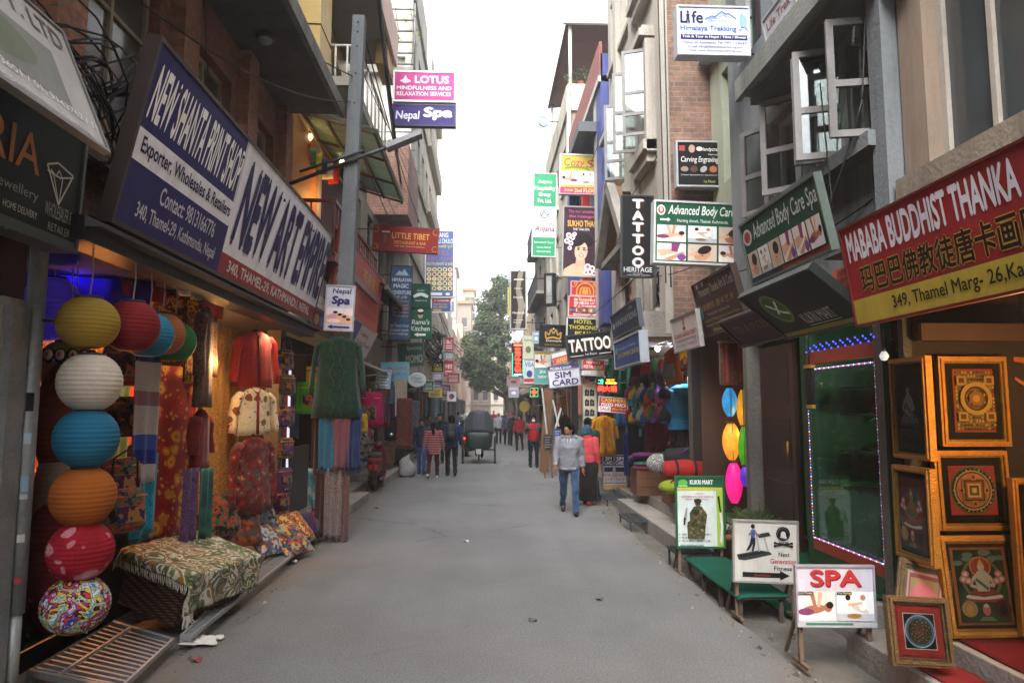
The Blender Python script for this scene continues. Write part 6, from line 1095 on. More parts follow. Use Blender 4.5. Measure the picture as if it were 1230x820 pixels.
b = MB(); p = at(366, 560, 11.0); b.bx(-2.95, -2.88, 10.35, 11.6, .25, 1.25, surf('#0d0f0e', .4, .2, 4)); b.bx(-2.9, -2.87, 10.33, 10.36, .25, 2.6, glow('#d9dcff', .2)); o = b.build('panel'); tag(o, 'black display panel with a thin lit edge behind the pole clothes', 'panel')
# ================================================================ right foreground: steps, thangkas, windows, goods
def steps(label, blocks, mat=M_conc, group=None, name='concrete_steps', carpet=None):
    rt = thing(name, label, 'steps', ((blocks[0][0] + blocks[0][1]) / 2, (blocks[0][2] + blocks[0][3]) / 2, 0), group)
    for k, (x0, x1, y0, y1, z) in enumerate(blocks): b = MB(); b.bx(x0, x1, y0, y1, -.1, z, mat); b.build('step', rt, bevel=.012)
    return rt
def carpet(label, x0, x1, y0, y1, z, col, name='carpet', th=.012):
    b = MB(); b.sheet(lambda u, v: (x0 + (x1 - x0) * u + .006 * math.sin(v * 21), y0 + (y1 - y0) * v + .006 * math.sin(u * 17), z + th * .6 + .003 * math.sin(u * 9 + v * 7)), 10, 14, surf(col, .97, .25, 5, .5, 0, 120, .1), th); return tag(b.build(name), label, 'carpet')
steps('concrete steps in front of the thangka shop', [(2.78, 3.1, 1.0, 5.3, .17), (3.1, 4.1, 1.0, 5.1, .31)])
steps('long landing under the green carpet by the glass window', [(3.02, 3.16, 5.32, 8.1, .34), (3.16, 3.7, 5.32, 8.1, .35)])
steps('long double concrete step in front of the backpack shop', [(2.52, 2.92, 8.45, 12.9, .17), (2.92, 3.25, 8.3, 13.4, .33)])
carpet('dark red carpet on the upper step by the big thangka', 3.15, 3.9, 2.2, 4.6, .315, '#5a1618'); carpet('dull red carpet on the lower step in front of the framed mandala', 2.82, 3.08, 3.4, 4.75, .175, '#6a2020'); carpet('worn red mat on the ground at the foot of the steps', 2.4, 2.76, 3.6, 4.72, -.045, '#6b2422', 'mat')
carpet('green carpet on the landing before the glass window', 3.04, 3.68, 5.4, 8.0, .355, '#14402c')
# green topped ramp on metal legs
rt = thing('ramp', 'green carpeted metal ramp bridging the gutter', 'ramp', (2.48, 6.9, 0)); b = MB(); mR = surf('#4a3f38', .7, .4, 8, .2, .2)
b.bx(2.28, 2.7, 6.15, 7.75, .16, .18, mR)
b.build('deck', rt)
for y in (6.2, 6.7, 7.2, 7.7):
    for x in (2.3, 2.67): q = MB(); q.bar((x, y, -.05), (x, y, .16), .035, .035, mR); q.build('leg', rt)
b = MB(); b.sheet(lambda u, v: (2.26 + .46 * u, 6.13 + 1.64 * v, .188 + .004 * math.sin(9 * v) - .02 * (u < .02)), 10, 20, surf('#16483a', .97, .25, 5, .5, 0, 120, .1), .012); b.build('carpet_top', rt)
def stool(label, x0, x1, y0, y1, z, mat):
    rt = thing('drain_step', label, 'step', ((x0 + x1) / 2, (y0 + y1) / 2, 0), 'small metal grid steps over the gutter'); b = MB()
    for k in range(9): y = y0 + (y1 - y0) * k / 8; b.bar((x0, y, z), (x1, y, z), .018, .02, mat)
    for x in (x0, x1, (x0 + x1) / 2): b.bar((x, y0 - .01, z - .004), (x, y1 + .01, z - .004), .025, .03, mat)
    b.build('grid', rt)
    for x in (x0 + .01, x1 - .01):
        for y in (y0 + .01, y1 - .01): q = MB(); q.bar((x, y, -.05), (x, y, z), .022, .022, mat); q.build('leg', rt)
mS = surf('#3a4044', .5, .3, 7, .2, .5)
stool('grid step beside the standing kukri board', 2.28, 2.72, 8.1, 8.5, .16, mS); stool('middle grid step by the double concrete step', 2.24, 2.5, 10.5, 11.3, .13, mS); stool('grid step near the sim card boards', 2.36, 2.8, 13.1, 13.9, .12, mS)
carpet('green carpet strip behind the standing fitness board', 2.76, 3.0, 6.3, 7.9, -.045, '#14402c', 'mat')
# ---- framed thangkas
GOLDF = surf('#9a6a24', .42, .35, 16, .5, .5, 90)
def thangka(label, TL, TR, BL, fw, mat_c, kind, frame=GOLDF, art=('#9a6a34', '#7a2a1c'), seed=0, th=.035):
    S = Sign(label, TL, TR, BL, '#120d0b', None, th=th, name='framed_thangka', cat='picture', group='framed thangka paintings'); r = random.Random(seed); bpy.data.objects.remove(S.panel)
    f = MB(); w, h = S.w, S.h
    for k, (e, z0, z1) in enumerate(((0, -th, .012), (fw * .35, -th + .002, .024), (fw * .7, -th + .004, .008))):
        a, c = e, e + fw * .37
        f.bx(a, w - a, -c, -a, z0, z1, frame, S.M); f.bx(a, w - a, -h + a, -h + c, z0, z1, frame, S.M); f.bx(a, c, -h + c, -c, z0 , z1 - .0007, frame, S.M); f.bx(w - c, w - a, -h + c, -c, z0, z1 - .0007, frame, S.M)
    f.build('frame', S.root); p = MB(); p.bx(fw * .6, w - fw * .6, -h + fw * .6, -fw * .6, -th + .008, -.006, ink(mat_c, .7), S.M); p.build('mount', S.root)
    iw, ih = 1 - 2 * fw / w, 1 - 2 * fw / h; X = lambda u: fw / w + iw * u; Yv = lambda v: fw / h + ih * v
    if kind == 'mandala':
        s0, s1 = .12, .88; S.rect(X(s0), Yv(.13), X(s1), Yv(.87), art[0]); c = (.5, .5); Rm = min(iw * w * .76, ih * h * .74) / 2
        cols = ['#3a5a34', '#111018', '#b08a4a', '#24405c', '#c06a34', '#2a2420']
        for k, q in enumerate((.97, .9, .82, .76, .7)): S.ell(*c, Rm * q / w, Rm * q / h, cols[k], n=40)
        for k in range(30): t = 2 * math.pi * k / 30; S.ell(.5 + Rm * .86 / w * math.cos(t), .5 + Rm * .86 / h * math.sin(t), .022 * Rm / w * 1.6, .022 * Rm / h * 1.6, ['#c8a858', '#a83a2a', '#5a7a5a'][k % 3], n=8)
        for k, q in enumerate((.5, .43, .36, .28, .2, .12)): a = Rm * q / w, Rm * q / h; S.rect(.5 - a[0], .5 - a[1], .5 + a[0], .5 + a[1], ['#8a6a34', '#2a3a3a', '#9a3a24', '#c09a54', '#2c4a4a', '#b8562c'][k])
        for a, b_ in ((1, 0), (-1, 0), (0, 1), (0, -1)):
            S.rect(.5 + a * Rm * .52 / w - .1 * Rm / w, .5 + b_ * Rm * .52 / h - .1 * Rm / h, .5 + a * Rm * .52 / w + .1 * Rm / w, .5 + b_ * Rm * .52 / h + .1 * Rm / h, '#b0703a'); S.rect(.5 + a * Rm * .54 / w - .05 * Rm / w, .5 + b_ * Rm * .54 / h - .05 * Rm / h, .5 + a * Rm * .54 / w + .05 * Rm / w, .5 + b_ * Rm * .54 / h + .05 * Rm / h, '#3a2a24')
        S.ell(.5, .5, Rm * .09 / w, Rm * .09 / h, '#c8a04a')
    elif kind == 'grid':
        S.rect(X(.14), Yv(.08), X(.86), Yv(.9), '#a82c1c').rect(X(.17), Yv(.105), X(.83), Yv(.875), '#8a6430')
        for i in range(13):
            for j in range(16):
                S.ell(X(.195 + .61 * i / 12), Yv(.125 + .73 * j / 15), .016, .014, r.choice(['#b0803a', '#5a3a20', '#9a3a20', '#c09a54', '#6a5a34', '#3a4a3a']), n=7)
        Rm = .2 * w; S.ring(.5, .47, Rm, .03, '#b8883c').ring(.5, .47, Rm * .8, .012, '#5a2a18').ell(.5, .47, Rm * .5 / w, Rm * .5 / h, '#9a5a2c').ell(.5, .47, Rm * .25 / w, Rm * .25 / h, '#c08a3c')
        for x in (.3, .7):
            for y in (.27, .67): S.rect(x - .07, y - .05, x + .07, y + .05, '#b5853a').rect(x - .04, y - .028, x + .04, y + .028, '#6a3a20')
    elif kind in ('deity', 'white', 'redfig'):
        bg = {'deity': '#1f2f24', 'white': '#14161c', 'redfig': '#5a241c'}[kind]; S.rect(X(.06), Yv(.05), X(.94), Yv(.95), {'deity': '#8a4a24', 'white': '#1c1a1c', 'redfig': '#2a2430'}[kind]).rect(X(.11), Yv(.08), X(.89), Yv(.92), bg)
        if kind == 'deity':
            for k in range(12): S.ell(X(r.uniform(.15, .85)), Yv(r.uniform(.1, .26)), .07, .025, '#5a6a64')
            S.poly([(X(.11), Yv(.6)), (X(.4), Yv(.52)), (X(.7), Yv(.54)), (X(.89), Yv(.5)), (X(.89), Yv(.92)), (X(.11), Yv(.92))], '#2a3c22')
        cx, cv = .5, .42 if kind == 'deity' else .44; body, robe, halo, aur = {'deity': ('#a8968a', '#7a2a24', '#8a2a1c', '#6a5a2c'), 'white': ('#8a8890', '#6a6670', '#22262c', '#1c2024'), 'redfig': ('#8a5a2c', '#8a2a20', '#3a4a54', '#7a2a20')}[kind]
        S.ell(X(cx), Yv(cv), .26, .21, aur).ell(X(cx), Yv(cv), .22, .18, bg if kind == 'deity' else aur).ell(X(cx), Yv(cv - .14), .14, .105, '#a8622c' if kind == 'deity' else halo).ell(X(cx), Yv(cv - .14), .12, .09, halo)
        for k in range(11): S.ell(X(cx - .26 + .052 * k), Yv(cv + .24), .034, .024, '#8a2c34' if kind != 'white' else '#3a3a44')
        S.ell(X(cx), Yv(cv + .2), .24, .03, '#b0aca4' if kind != 'white' else '#55555e').poly([(X(cx - .26), Yv(cv + .18)), (X(cx - .12), Yv(cv + .1)), (X(cx + .12), Yv(cv + .1)), (X(cx + .26), Yv(cv + .18)), (X(cx), Yv(cv + .21))], robe).poly([(X(cx - .09), Yv(cv + .14)), (X(cx - .13), Yv(cv - .04)), (X(cx - .05), Yv(cv - .1)), (X(cx + .05), Yv(cv - .1)), (X(cx + .13), Yv(cv - .04)), (X(cx + .09), Yv(cv + .14))], body).line([(X(cx - .12), Yv(cv - .03)), (X(cx - .2), Yv(cv + .07)), (X(cx - .08), Yv(cv + .1))], .02, body).line([(X(cx + .12), Yv(cv - .03)), (X(cx + .18), Yv(cv + .08)), (X(cx + .06), Yv(cv + .06))], .02, body).ell(X(cx), Yv(cv - .14), .045, .04, body).poly([(X(cx - .05), Yv(cv - .165)), (X(cx), Yv(cv - .24)), (X(cx + .05), Yv(cv - .165))], '#b08a3c' if kind != 'white' else '#2a2a30').line([(X(cx - .1), Yv(cv)), (X(cx + .08), Yv(cv + .12))], .02, '#3a5a6a')
        if kind != 'white':
            for x, y in ((.24, .36), (.2, .42), (.28, .44), (.76, .36), (.8, .42), (.72, .44)): S.ell(X(x), Yv(y), .05, .035, '#a8646a').ell(X(x), Yv(y), .025, .018, '#c9a4a0')
            S.ell(X(.24), Yv(.76), .1, .08, '#8a7034').ell(X(.24), Yv(.77), .04, .055, '#a8723c').ell(X(.76), Yv(.76), .11, .085, '#4a1a18').ell(X(.76), Yv(.77), .05, .055, '#1c1a24').ell(X(.5), Yv(.77), .05, .06, '#a85a5a').ell(X(.5), Yv(.73), .03, .02, '#b0a8a0').poly([(X(.36), Yv(.9)), (X(.42), Yv(.85)), (X(.58), Yv(.85)), (X(.64), Yv(.9))], '#5a6a4a')
        else:
            for k in range(26): S.ell(X(r.uniform(.14, .86)), Yv(r.uniform(.12, .9)), .025, .012, r.choice(['#2a2c24', '#3a3020', '#26303a']))
    elif kind == 'ring':
        S.rect(X(.06), Yv(.06), X(.94), Yv(.94), '#8a1a16').rect(X(.17), Yv(.17), X(.83), Yv(.83), '#a8a098').rect(X(.185), Yv(.185), X(.815), Yv(.815), '#0d0d10'); Rm = iw * w * .3
        S.ell(.5, .5, Rm / w, Rm / h, '#28507c', n=36).ring(.5, .5, Rm, .008, '#7a8a9a').ell(.5, .5, Rm * .82 / w, Rm * .82 / h, '#3c2c20', n=36).ell(.5, .5, Rm * .3 / w, Rm * .3 / h, '#5a2420')
        for k in range(40): t = k * 2.4; q = Rm * .78 * math.sqrt(k / 40); S.ell(.5 + q / w * math.cos(t), .5 + q / h * math.sin(t), .014, .012, r.choice(['#6a5a3a', '#4a3a2a', '#7a6a4a']), n=6)
    elif kind == 'pink':
        S.rect(X(.05), Yv(.05), X(.95), Yv(.95), '#a8786c').rect(X(.1), Yv(.08), X(.9), Yv(.92), '#7a3a34').rect(X(.13), Yv(.14), X(.87), Yv(.92), '#8a7448').ell(X(.5), Yv(.55), .28, .3, '#a8565c').ell(X(.5), Yv(.75), .2, .14, '#c07a7c').ell(X(.45), Yv(.95), .3, .1, '#2a3a4a')
    elif kind == 'plain': S.rect(X(.06), Yv(.05), X(.94), Yv(.95), '#2a201c').rect(X(.12), Yv(.1), X(.88), Yv(.9), '#1a1614')
    S.done()
    gl = MB()
    if kind != 'pink': gl.bx(fw * .8, w - fw * .8, -h + fw * .8, -fw * .8, .031, .033, clear_glass(.035), S.M); gl.build('glass', S.root)
    return S
def facing(x0, y0, x1, y1, Y, lean=0): a = aY(x0, y0, Y + lean); b = aY(x1, y0, Y + lean); c = aY(x0, y1, Y); b.z = a.z; return a, b, c
thangka('gold framed golden grid mandala thangka, upper of the lit column', *facing(1125, 428, 1207, 536, 4.68), .045, '#1a1210', 'grid', seed=1)
thangka('gold framed round mandala thangka on red ground in the lit column', *facing(1120, 541, 1208, 637, 4.66, .02), .045, '#15100e', 'mandala', art=('#9a2c28', '#7a2a1c'), seed=2)
thangka('large gold framed thangka of a seated deity, lowest of the lit column', *facing(1124, 643, 1216, 766, 4.56, .08), .05, '#3a1c10', 'deity', seed=3)
def sideframe(px0, py0, px1, py1, X0, X1, top, bot):
    """frame turned to the street: far edge at pixel x px0, near edge at px1"""
    a, b_ = aX(px0, py0, X0), aX(px1, py0, X0); z0 = aX(px0, top, X0).z; z1 = aX(px0, bot, X1).z
    return V((X0, a.y, z0)), V((X0, b_.y, z0)), V((X1, a.y, z1))
thangka('narrow dark thangka of a white seated figure turned to the street', *sideframe(1069, 430, 1113, 430, 2.98, 2.98, 432, 548), .04, '#15141a', 'white', seed=4)
thangka('narrow red thangka under the white figure one', *sideframe(1073, 560, 1118, 560, 2.96, 2.96, 557, 664), .04, '#20182a', 'redfig', seed=5)
FRB = surf('#5a4428', .5, .35, 20, .5, .3, 90)
A, B_, C_ = aY(1080, 668, 4.75), aY(1115, 681, 4.55), aY(1037, 752, 4.62)
thangka('wooden framed pink thangka leaning askew on the step', A, A + V((.3, -.12, -.06)), A + V((-.19, -.1, -.52)), .05, '#6a6462', 'pink', FRB, seed=6)
A = aY(1063, 714, 4.38); thangka('small framed ring mandala with red border propped on the lower step', A, A + V((.4, .0, -.025)), A + V((-.055, -.08, -.4)), .045, '#8a1a16', 'ring', FRB, seed=7)
thangka('dark framed thangka at the picture edge beside the seated deity', *facing(1214, 574, 1290, 764, 4.5), .04, '#120e0c', 'plain', seed=8)
A = aY(1200, 790, 3.6); thangka('gilt frame corner leaning at the foot of the thangka shop', aY(1260, 752, 3.75), aY(1330, 812, 3.75), aY(1196, 822, 3.55), .04, '#8d9098', 'plain', seed=9)
rt = thing('thangka_scroll', 'cloth mounted thangka scroll with an orange silk cover in the lit shop', 'scroll', aY(1230, 560, 4.85)); b = MB(); a, c = aY(1211, 462, 4.85), aY(1290, 462, 4.85); d = aY(1211, 562, 4.85); b.bx(a.x, c.x, 4.84, 4.86, d.z, a.z, fab(['#5a2a20', '#7a4a2c', '#3a1c18'], 'paisley', 16)); b.build('brocade_mount', rt); b = MB(); b.bx(a.x + .045, c.x - .045, 4.825, 4.838, d.z + .06, a.z - .08, fab(['#2a4a3a', '#a88a5a', '#6a2a20', '#5a7a6a', '#8a6a3a'], 'paisley', 9)); b.build('painting', rt); b = MB(); b.sheet(lambda u, v: (a.x + .5 * u, 4.8 - .02 * math.sin(v * 9), a.z + .22 - .2 * v - .12 * math.sin(u * 3.1) * v), 16, 8, fab(['#8a4a10', '#a85c18'], 'plain', 4), .01); b.build('silk_cover', rt)
b = MB(); b.bx(2.99, 3.05, 4.72, 4.78, .3, 2.75, M_steeld); b.bx(3.06, 4.1, 4.78, 4.8, .31, 2.45, surf('#1c1310', .8, .3, 3)); tag(b.build('display_rack'), 'dark board and steel post carrying the framed thangkas', 'rack')
b = MB(); b.bx(3.05, 4.1, 4.6, 4.7, 2.32, 2.44, surf('#34201a', .7, .3, 4)); tag(b.build('picture_rail'), 'dark reddish wooden rail above the lit thangkas', 'rail')
lamp('picture_lamp', (3.3, 3.6, 1.95), 24, '#ffc070', .06); bulb('spiral energy saving bulb hung under the red board', aY(1062, 428, 4.5), .03, .2, '#c9ccd0', None, .16, 'light_bulb')
# ---- glass window with chasing lights
M_grn = surf('#0f3a18', .6, .3, 2, .1); y0, y1, z0, z1 = 5.35, 6.55, .62, 2.25; xg = 3.2
rt = thing('display_window', 'green framed glass display window edged with coloured lights', 'window', (xg, (y0 + y1) / 2, .35)); b = MB()
b.bx(xg - .03, xg + .03, y0 - .1, y1 + .12, .35, z0, M_grn); b.bx(xg - .03, xg + .03, y1, y1 + .14, z0, 2.75, M_grn); b.bx(xg - .03, xg + .03, y0 - .1, y0, z0, 2.75, M_grn); b.bx(xg - .035, xg + .035, y0, y1, z1 + .02, z1 + .14, surf('#8a3416', .6, .2, 3)); b.bx(xg - .035, xg + .035, y0, y1, z0 - .1, z0 - .002, surf('#8a3416', .6, .2, 3)); b.build('frame', rt)
b = MB(); b.bx(xg - .004, xg + .004, y0, y1, z0, z1, clear_glass(.045)); b.build('pane', rt)
b = MB(); b.bx(xg + .7, xg + .72, y0, y1 + .1, .4, 2.7, surf('#1a6a2a', .7, .35, 2)); b.bx(xg, xg + .7, y1 + .08, y1 + .1, .4, 2.7, M_grn)
for z in (1.1, 1.45, 1.8, 2.05): b.bx(xg + .25, xg + .68, y0 + .05, y1 - .05, z - .02, z, surf('#1c1c18', .3, .2, 4))
b.build('shelf', rt)
b = MB(); path = [(xg - .045, y0 + .02, z0 + .01), (xg - .045, y1 - .02, z0 + .01), (xg - .045, y1 - .02, z1 - .03), (xg - .045, y0 + .02, z1 - .03), (xg - .045, y0 + .02, z0 + .01)]; tot = 0; cs = [glow('#ff4030', .9), glow('#e8ecff', .7), glow('#4060ff', 1.0)]
for a, c in zip(path, path[1:]):
    a, c = V(a), V(c); n = int((c - a).length / .028)
    for k in range(n): b.ball(a + (c - a) * (k / n), .0055, .0055, .0055, cs[(k + tot) % 3], 6)
    tot += n
b.build('light_chain', rt)
b = MB()
for k in range(30): b.ball((xg - .05, y0 + k * .04, z1 + .17 + .03 * math.sin(k * 2.1)), .008, .008, .008, glow('#4038ff', 1.0), 6)
for k in range(14): b.ball((xg + .3, 5.8 + .004 * k, .85 + .035 * k), .006, .006, .006, glow('#a0c0ff', 1.5), 6)
b.build('light_chain', rt)
M_blade = surf('#9aa0a4', .2, .15, 8, .05, .9, 40)
def kukri(label, c, s=.4, a=0):
    rt = thing('kukri_knife', label, 'knife', c, 'kukri knives on the window shelves'); M_ = MX.Translation(c) @ MX.Rotation(R(90), 4, 'Z') @ MX.Rotation(R(a), 4, 'Y') @ MX.Scale(s, 4); b = MB()
    b.prism([(-.1, 0), (.2, .04), (.45, -.02), (.62, -.16), (.55, -.2), (.35, -.16), (.15, -.07), (-.1, -.06)], -.012, .012, M_blade, M_ @ MX.Rotation(R(90), 4, 'X')); b.build('blade', rt); b = MB(); b.tube([(-.4, 0, -.03), (-.25, 0, -.02), (-.1, 0, -.03)], [.05, .038, .045], M_wood, 8, M_); b.build('handle', rt); return rt
for k, (y, z, s, lb) in enumerate([(5.75, 1.17, .5, 'small kukri on the lowest glass shelf'), (6.15, 1.53, .55, 'kukri at the far end of the middle shelf'), (5.7, 1.53, .5, 'kukri at the near end of the middle shelf'), (5.95, 1.9, .7, 'wide bladed kukri on the third shelf'), (5.9, 2.14, .6, 'kukri on the top shelf under the lights')]): kukri(lb, (xg + .4, y, z), s, 8 if k % 2 else -6)
for k in range(3): lamp('window_lamp', (xg + .4, 5.9, (2.2, 1.7, .8)[k]), 1.7, '#c8ffd0', .03)
rt = thing('scabbard', 'giant black kukri scabbard with gold bands hung by the door', 'scabbard', aX(972, 462, 3.12)); p = aX(972, 438, 3.12); b = MB(); b.loft([(p.x, p.y, p.z, .03, .09), (p.x, p.y, p.z - .12, .03, .08), (p.x, p.y, p.z - .3, .03, .065), (p.x, p.y, p.z - .42, .025, .05)], M_black, 16); b.build('sheath', rt); b = MB()
for z, w in ((0, .095), (-.38, .058)): b.loft([(p.x, p.y, p.z + z, .036, w), (p.x, p.y, p.z + z - .035, .036, w)], M_gold, 16)
b.tube([(p.x, p.y, p.z), (p.x, p.y, p.z + .4)], .01, M_black, 5); b.build('gold_band', rt)
# ---- green-carpeted doorway: pilaster, brown door, bulbs
b = MB(); b.bx(3.36, 3.5, 8.26, 8.42, .3, 2.88, surf('#7a6248', .7, .25, 2)); o = b.build('pilaster', RB2)
rt = thing('wooden_door', 'brown wooden door leaf standing open beside the lit passage', 'door', (3.3, 7.6, .35)); b = MB(); b.bx(3.28, 3.33, 7.1, 7.95, .36, 2.55, surf('#3a2418', .5, .3, 3, .15, 0, 30, .4, 0, (5, 5, .6))); b.build('leaf', rt); b = MB()
for z in (.5, 1.2, 1.9): b.bx(3.272, 3.28, 7.2, 7.85, z, z + .55, surf('#2e1b12', .5, .3, 3)); 
b.tube([(3.24, 7.2, 1.3), (3.24, 7.2, 1.5)], .012, M_gold, 8); b.build('door_panel', rt)
bulb('upper small bulb glowing beside the brown door', aX(931, 497, 3.5), .025, 10, '#ffe8b0'); bulb('lower small bulb glowing beside the brown door', aX(928, 564, 3.5), .028, 14, '#ffc860'); lamp('passage_lamp', aX(925, 540, 3.55), 3, '#ffb060', .04)
# ---- lit long paper lanterns
def longlantern(label, px, py0, py1, y, w, col, s):
    a, c = aY(px, py0, y), aY(px, py1, y); H = (a.z - c.z) / 2; z = (a.z + c.z) / 2; rt = thing('paper_lantern', label, 'lantern', (a.x, y, c.z), 'long lit paper lanterns in the passage'); n = 24
    b = MB(); b.lathe([(w * (math.cos((2 * i / n - 1) * 1.4) ** .6) * (1 - .015 * (i % 2)), H * (2 * i / n - 1)) for i in range(n + 1)], paperlamp(col, s), 20, MX.Translation((a.x, y, z))); b.build('shade', rt); b = MB(); b.tube([(a.x, y, a.z), (a.x, y, 2.86)], .004, M_black, 4); b.lathe([(0, 0), (w * .58, 0), (w * .58, .02), (0, .02)], M_steeld, 14, MX.Translation((a.x, y, a.z))); b.build('cap', rt)
longlantern('long blue lit paper lantern in the passage', 876, 466, 500, 9.6, .105, '#2a90d0', .9); longlantern('long yellow lit paper lantern in the passage', 893, 468, 514, 9.3, .1, '#e0a020', .75); longlantern('long amber lit paper lantern below the blue one', 878, 508, 552, 9.4, .125, '#f0982a', .85); longlantern('long green lit paper lantern below the yellow one', 894, 512, 562, 9.2, .09, '#3c9a1c', .6); longlantern('long pink lit paper lantern lowest in the passage', 881, 555, 604, 9.3, .115, '#f01880', .95); longlantern('small violet lit paper lantern beside the pink one', 895, 560, 584, 9.1, .07, '#5030c0', .7); longlantern('pale green lit lantern high in the passage', 897, 420, 450, 9.6, .07, '#b0d090', .6)
lamp('passage_lamp', (3.75, 9.3, 1.6), 6, '#ff9a50', .1)
rt = thing('tapestry', 'brown framed tapestry hung over the lantern passage', 'tapestry', aY(881, 462, 9.9)); a, c = aY(864, 412, 9.0), aY(897, 462, 9.0); b = MB(); b.bx(a.x, c.x, 9.0, 9.03, c.z, a.z, fab(['#3a1f14', '#5a3420', '#2a1710'], 'paisley', 12)); b.build('cloth', rt); b = MB()
for x in (a.x + .09, c.x - .09): b.bx(x - .02, x + .02, 8.985, 8.998, c.z + .03, a.z - .02, surf('#6a1a14', .8))
b.bx(a.x - .02, c.x + .02, 8.98, 9.04, a.z, a.z + .03, M_wood); b.build('ribbon', rt)
# ---- potted plants
M_pot = surf('#7a4630', .8, .25, 5, .2); LEAF = [surf(c, .55, .3, 20, .05, 0, 40, .35) for c in ('#2f4a24', '#3c5a2c', '#4a5c38', '#24381c')]
def plant(label, c, r, h, n, lh, seed):
    rt = thing('potted_plant', label, 'plant', c); rr = random.Random(seed); b = MB(); b.lathe([(0, 0), (r * .68, 0), (r * .9, h * .82), (r, h * .82), (r, h), (r * .88, h), (r * .85, h * .9), (0, h * .9)], M_pot, 24, MX.Translation(c)); b.build('pot', rt); b = MB()
    for k in range(n):
        a = rr.uniform(0, 6.28); L = lh * rr.uniform(.5, 1.1); o = V(c) + V((0, 0, h * .9)); d = V((math.cos(a), math.sin(a), 0)); bend = rr.uniform(.4, 1.1); P = [o + d * (L * bend * t) + V((0, 0, L * (t - .55 * bend * t * t))) for t in (0, .25, .5, .75, 1)]; b.tube(P, [.006, .005, .004, .003, .002], LEAF[3], 4)
        for i in range(1, 12):
            t = i / 12 * (1 if i < 12 else 1); p = o + d * (L * bend * t) + V((0, 0, L * (t - .55 * bend * t * t))); sd = d.cross(V((0, 0, 1)))
            for s in (-1, 1):
                q = p + sd * s * L * .2 * math.sin(3.1 * t + .1) + d * .05 * L + V((0, 0, -.01)); w = d * .018; b.add([p - w * .4, q - w * .2 + (q - p) * -.3, q + (q - p) * .15, q + w * .9 - (q - p) * .3], [(0, 1, 2, 3), (3, 2, 1, 0)] if 0 else [(0, 1, 2, 3)], LEAF[rr.randrange(3)])
    b.build('leaves', rt)
p = aZ(908, 620, .34); plant('potted palm on the landing behind the fitness board', (3.05, 7.6, .3), .2, .22, 16, .42, 1); plant('tall terracotta pot with sparse leaves behind the kukri board', (2.82, 8.0, 0), .17, .42, 10, .34, 2); plant('second small leafy pot at the landing edge', (3.18, 7.9, .35), .14, .18, 12, .36, 3)
# ---- backpack and clothes shop
lamp('shop_light', (3.4, 12.0, 2.6), 14, '#dfe6ff', .06); lamp('shop_light', (4.2, 13.6, 2.5), 22, '#ffe6c8', .08); lamp('shop_light', (4.3, 11.2, 2.4), 14, '#ffd8b0', .08)
bulb('bigger of two white bulbs under the shop ledge', aY(790, 419, 12.6), .05, 9, '#f0f0ff', 'white bulbs under the backpack shop ledge'); bulb('smaller of two white bulbs under the shop ledge', aY(806, 413, 12.0), .045, 7, '#f0f0ff', 'white bulbs under the backpack shop ledge')
def backpack(label, c, s, m1, m2, yaw, group='backpacks hung along the shop front'):
    rt = thing('backpack', label, 'backpack', c, group); rt.rotation_euler = (0, 0, R(yaw)); b = MB(); b.loft([(0, 0, -.27 * s, .12 * s, .08 * s), (0, 0, -.22 * s, .16 * s, .11 * s), (0, -.01, 0, .165 * s, .12 * s), (0, -.01, .16 * s, .15 * s, .11 * s), (0, 0, .24 * s, .11 * s, .085 * s), (0, 0, .27 * s, .04 * s, .04 * s)], m1, 18); b.build('body', rt, local=True)
    b = MB(); b.loft([(0, -.1 * s, -.2 * s, .1 * s, .05 * s), (0, -.11 * s, -.1 * s, .12 * s, .07 * s), (0, -.1 * s, .04 * s, .1 * s, .05 * s)], m2, 14); b.build('pocket', rt, local=True); b = MB()
    for x in (-1, 1): b.tube([(x * .07 * s, .1 * s, .22 * s), (x * .09 * s, .2 * s, .05 * s), (x * .1 * s, .1 * s, -.2 * s)], .014 * s, M_black, 6)
    b.tube([(-.03 * s, 0, .26 * s), (0, 0, .33 * s), (.03 * s, 0, .26 * s)], .01, M_black, 6); b.build('strap', rt, local=True)
pc = lambda c: fab([c, c], 'plain', 6, .7, .05)
for k, (px, py, yy, c1, c2, s, lb) in enumerate([(766, 455, 13.6, '#4a2436', '#6a3a2a', 1.1, 'plum and brown backpack first in the hung row'), (779, 452, 13.2, '#8a1f1c', '#2a2a2c', 1.1, 'dark red backpack second in the hung row'), (790, 447, 12.8, '#2a6a2c', '#1c2a1c', 1.0, 'green backpack third in the hung row'), (799, 446, 12.2, '#8a2420', '#3a2a3a', 1.0, 'red and violet backpack fourth in the hung row'), (809, 440, 11.6, '#a8501c', '#6a6a5a', 1.15, 'orange backpack last in the hung row')]): backpack(lb, aY(px, py, yy), s, pc(c1), pc(c2), -60)
b = MB(); b.tube([aY(760, 438, 14), aY(815, 425, 11.3)], .015, M_steel, 6); tag(b.build('hanging_rail'), 'steel rail carrying the row of hung backpacks', 'rail')
M_puff = fab(['#1f7aa8', '#2a88b4'], 'plain', 5, .5, .1)
rt = thing('puffer_jacket', 'bright blue quilted puffer jacket hung in the shop entrance', 'jacket', aY(822, 468, 12.0)); a = aY(822, 461, 12.0); b = MB(); rg = [(0, 0, 0, .1, .06)]
for k in range(13):
    z = -.06 - k * .058; w = .24 + .05 * min(1, k / 3) + .02 * k / 13; rg += [(0, 0, z, w, .13), (0, 0, z - .026, w * 1.03, .15), (0, 0, z - .052, w, .13)]
b.loft(rg, M_puff, 22, MX.Translation(a)); b.build('body', rt); b = MB()
for s in (-1, 1): b.tube([a + V((s * (.26 + .012 * k), 0, -.1 - .06 * k)) for k in range(11)], [.085 + .014 * (k % 2) for k in range(11)], M_puff, 12)
b.build('sleeve', rt)
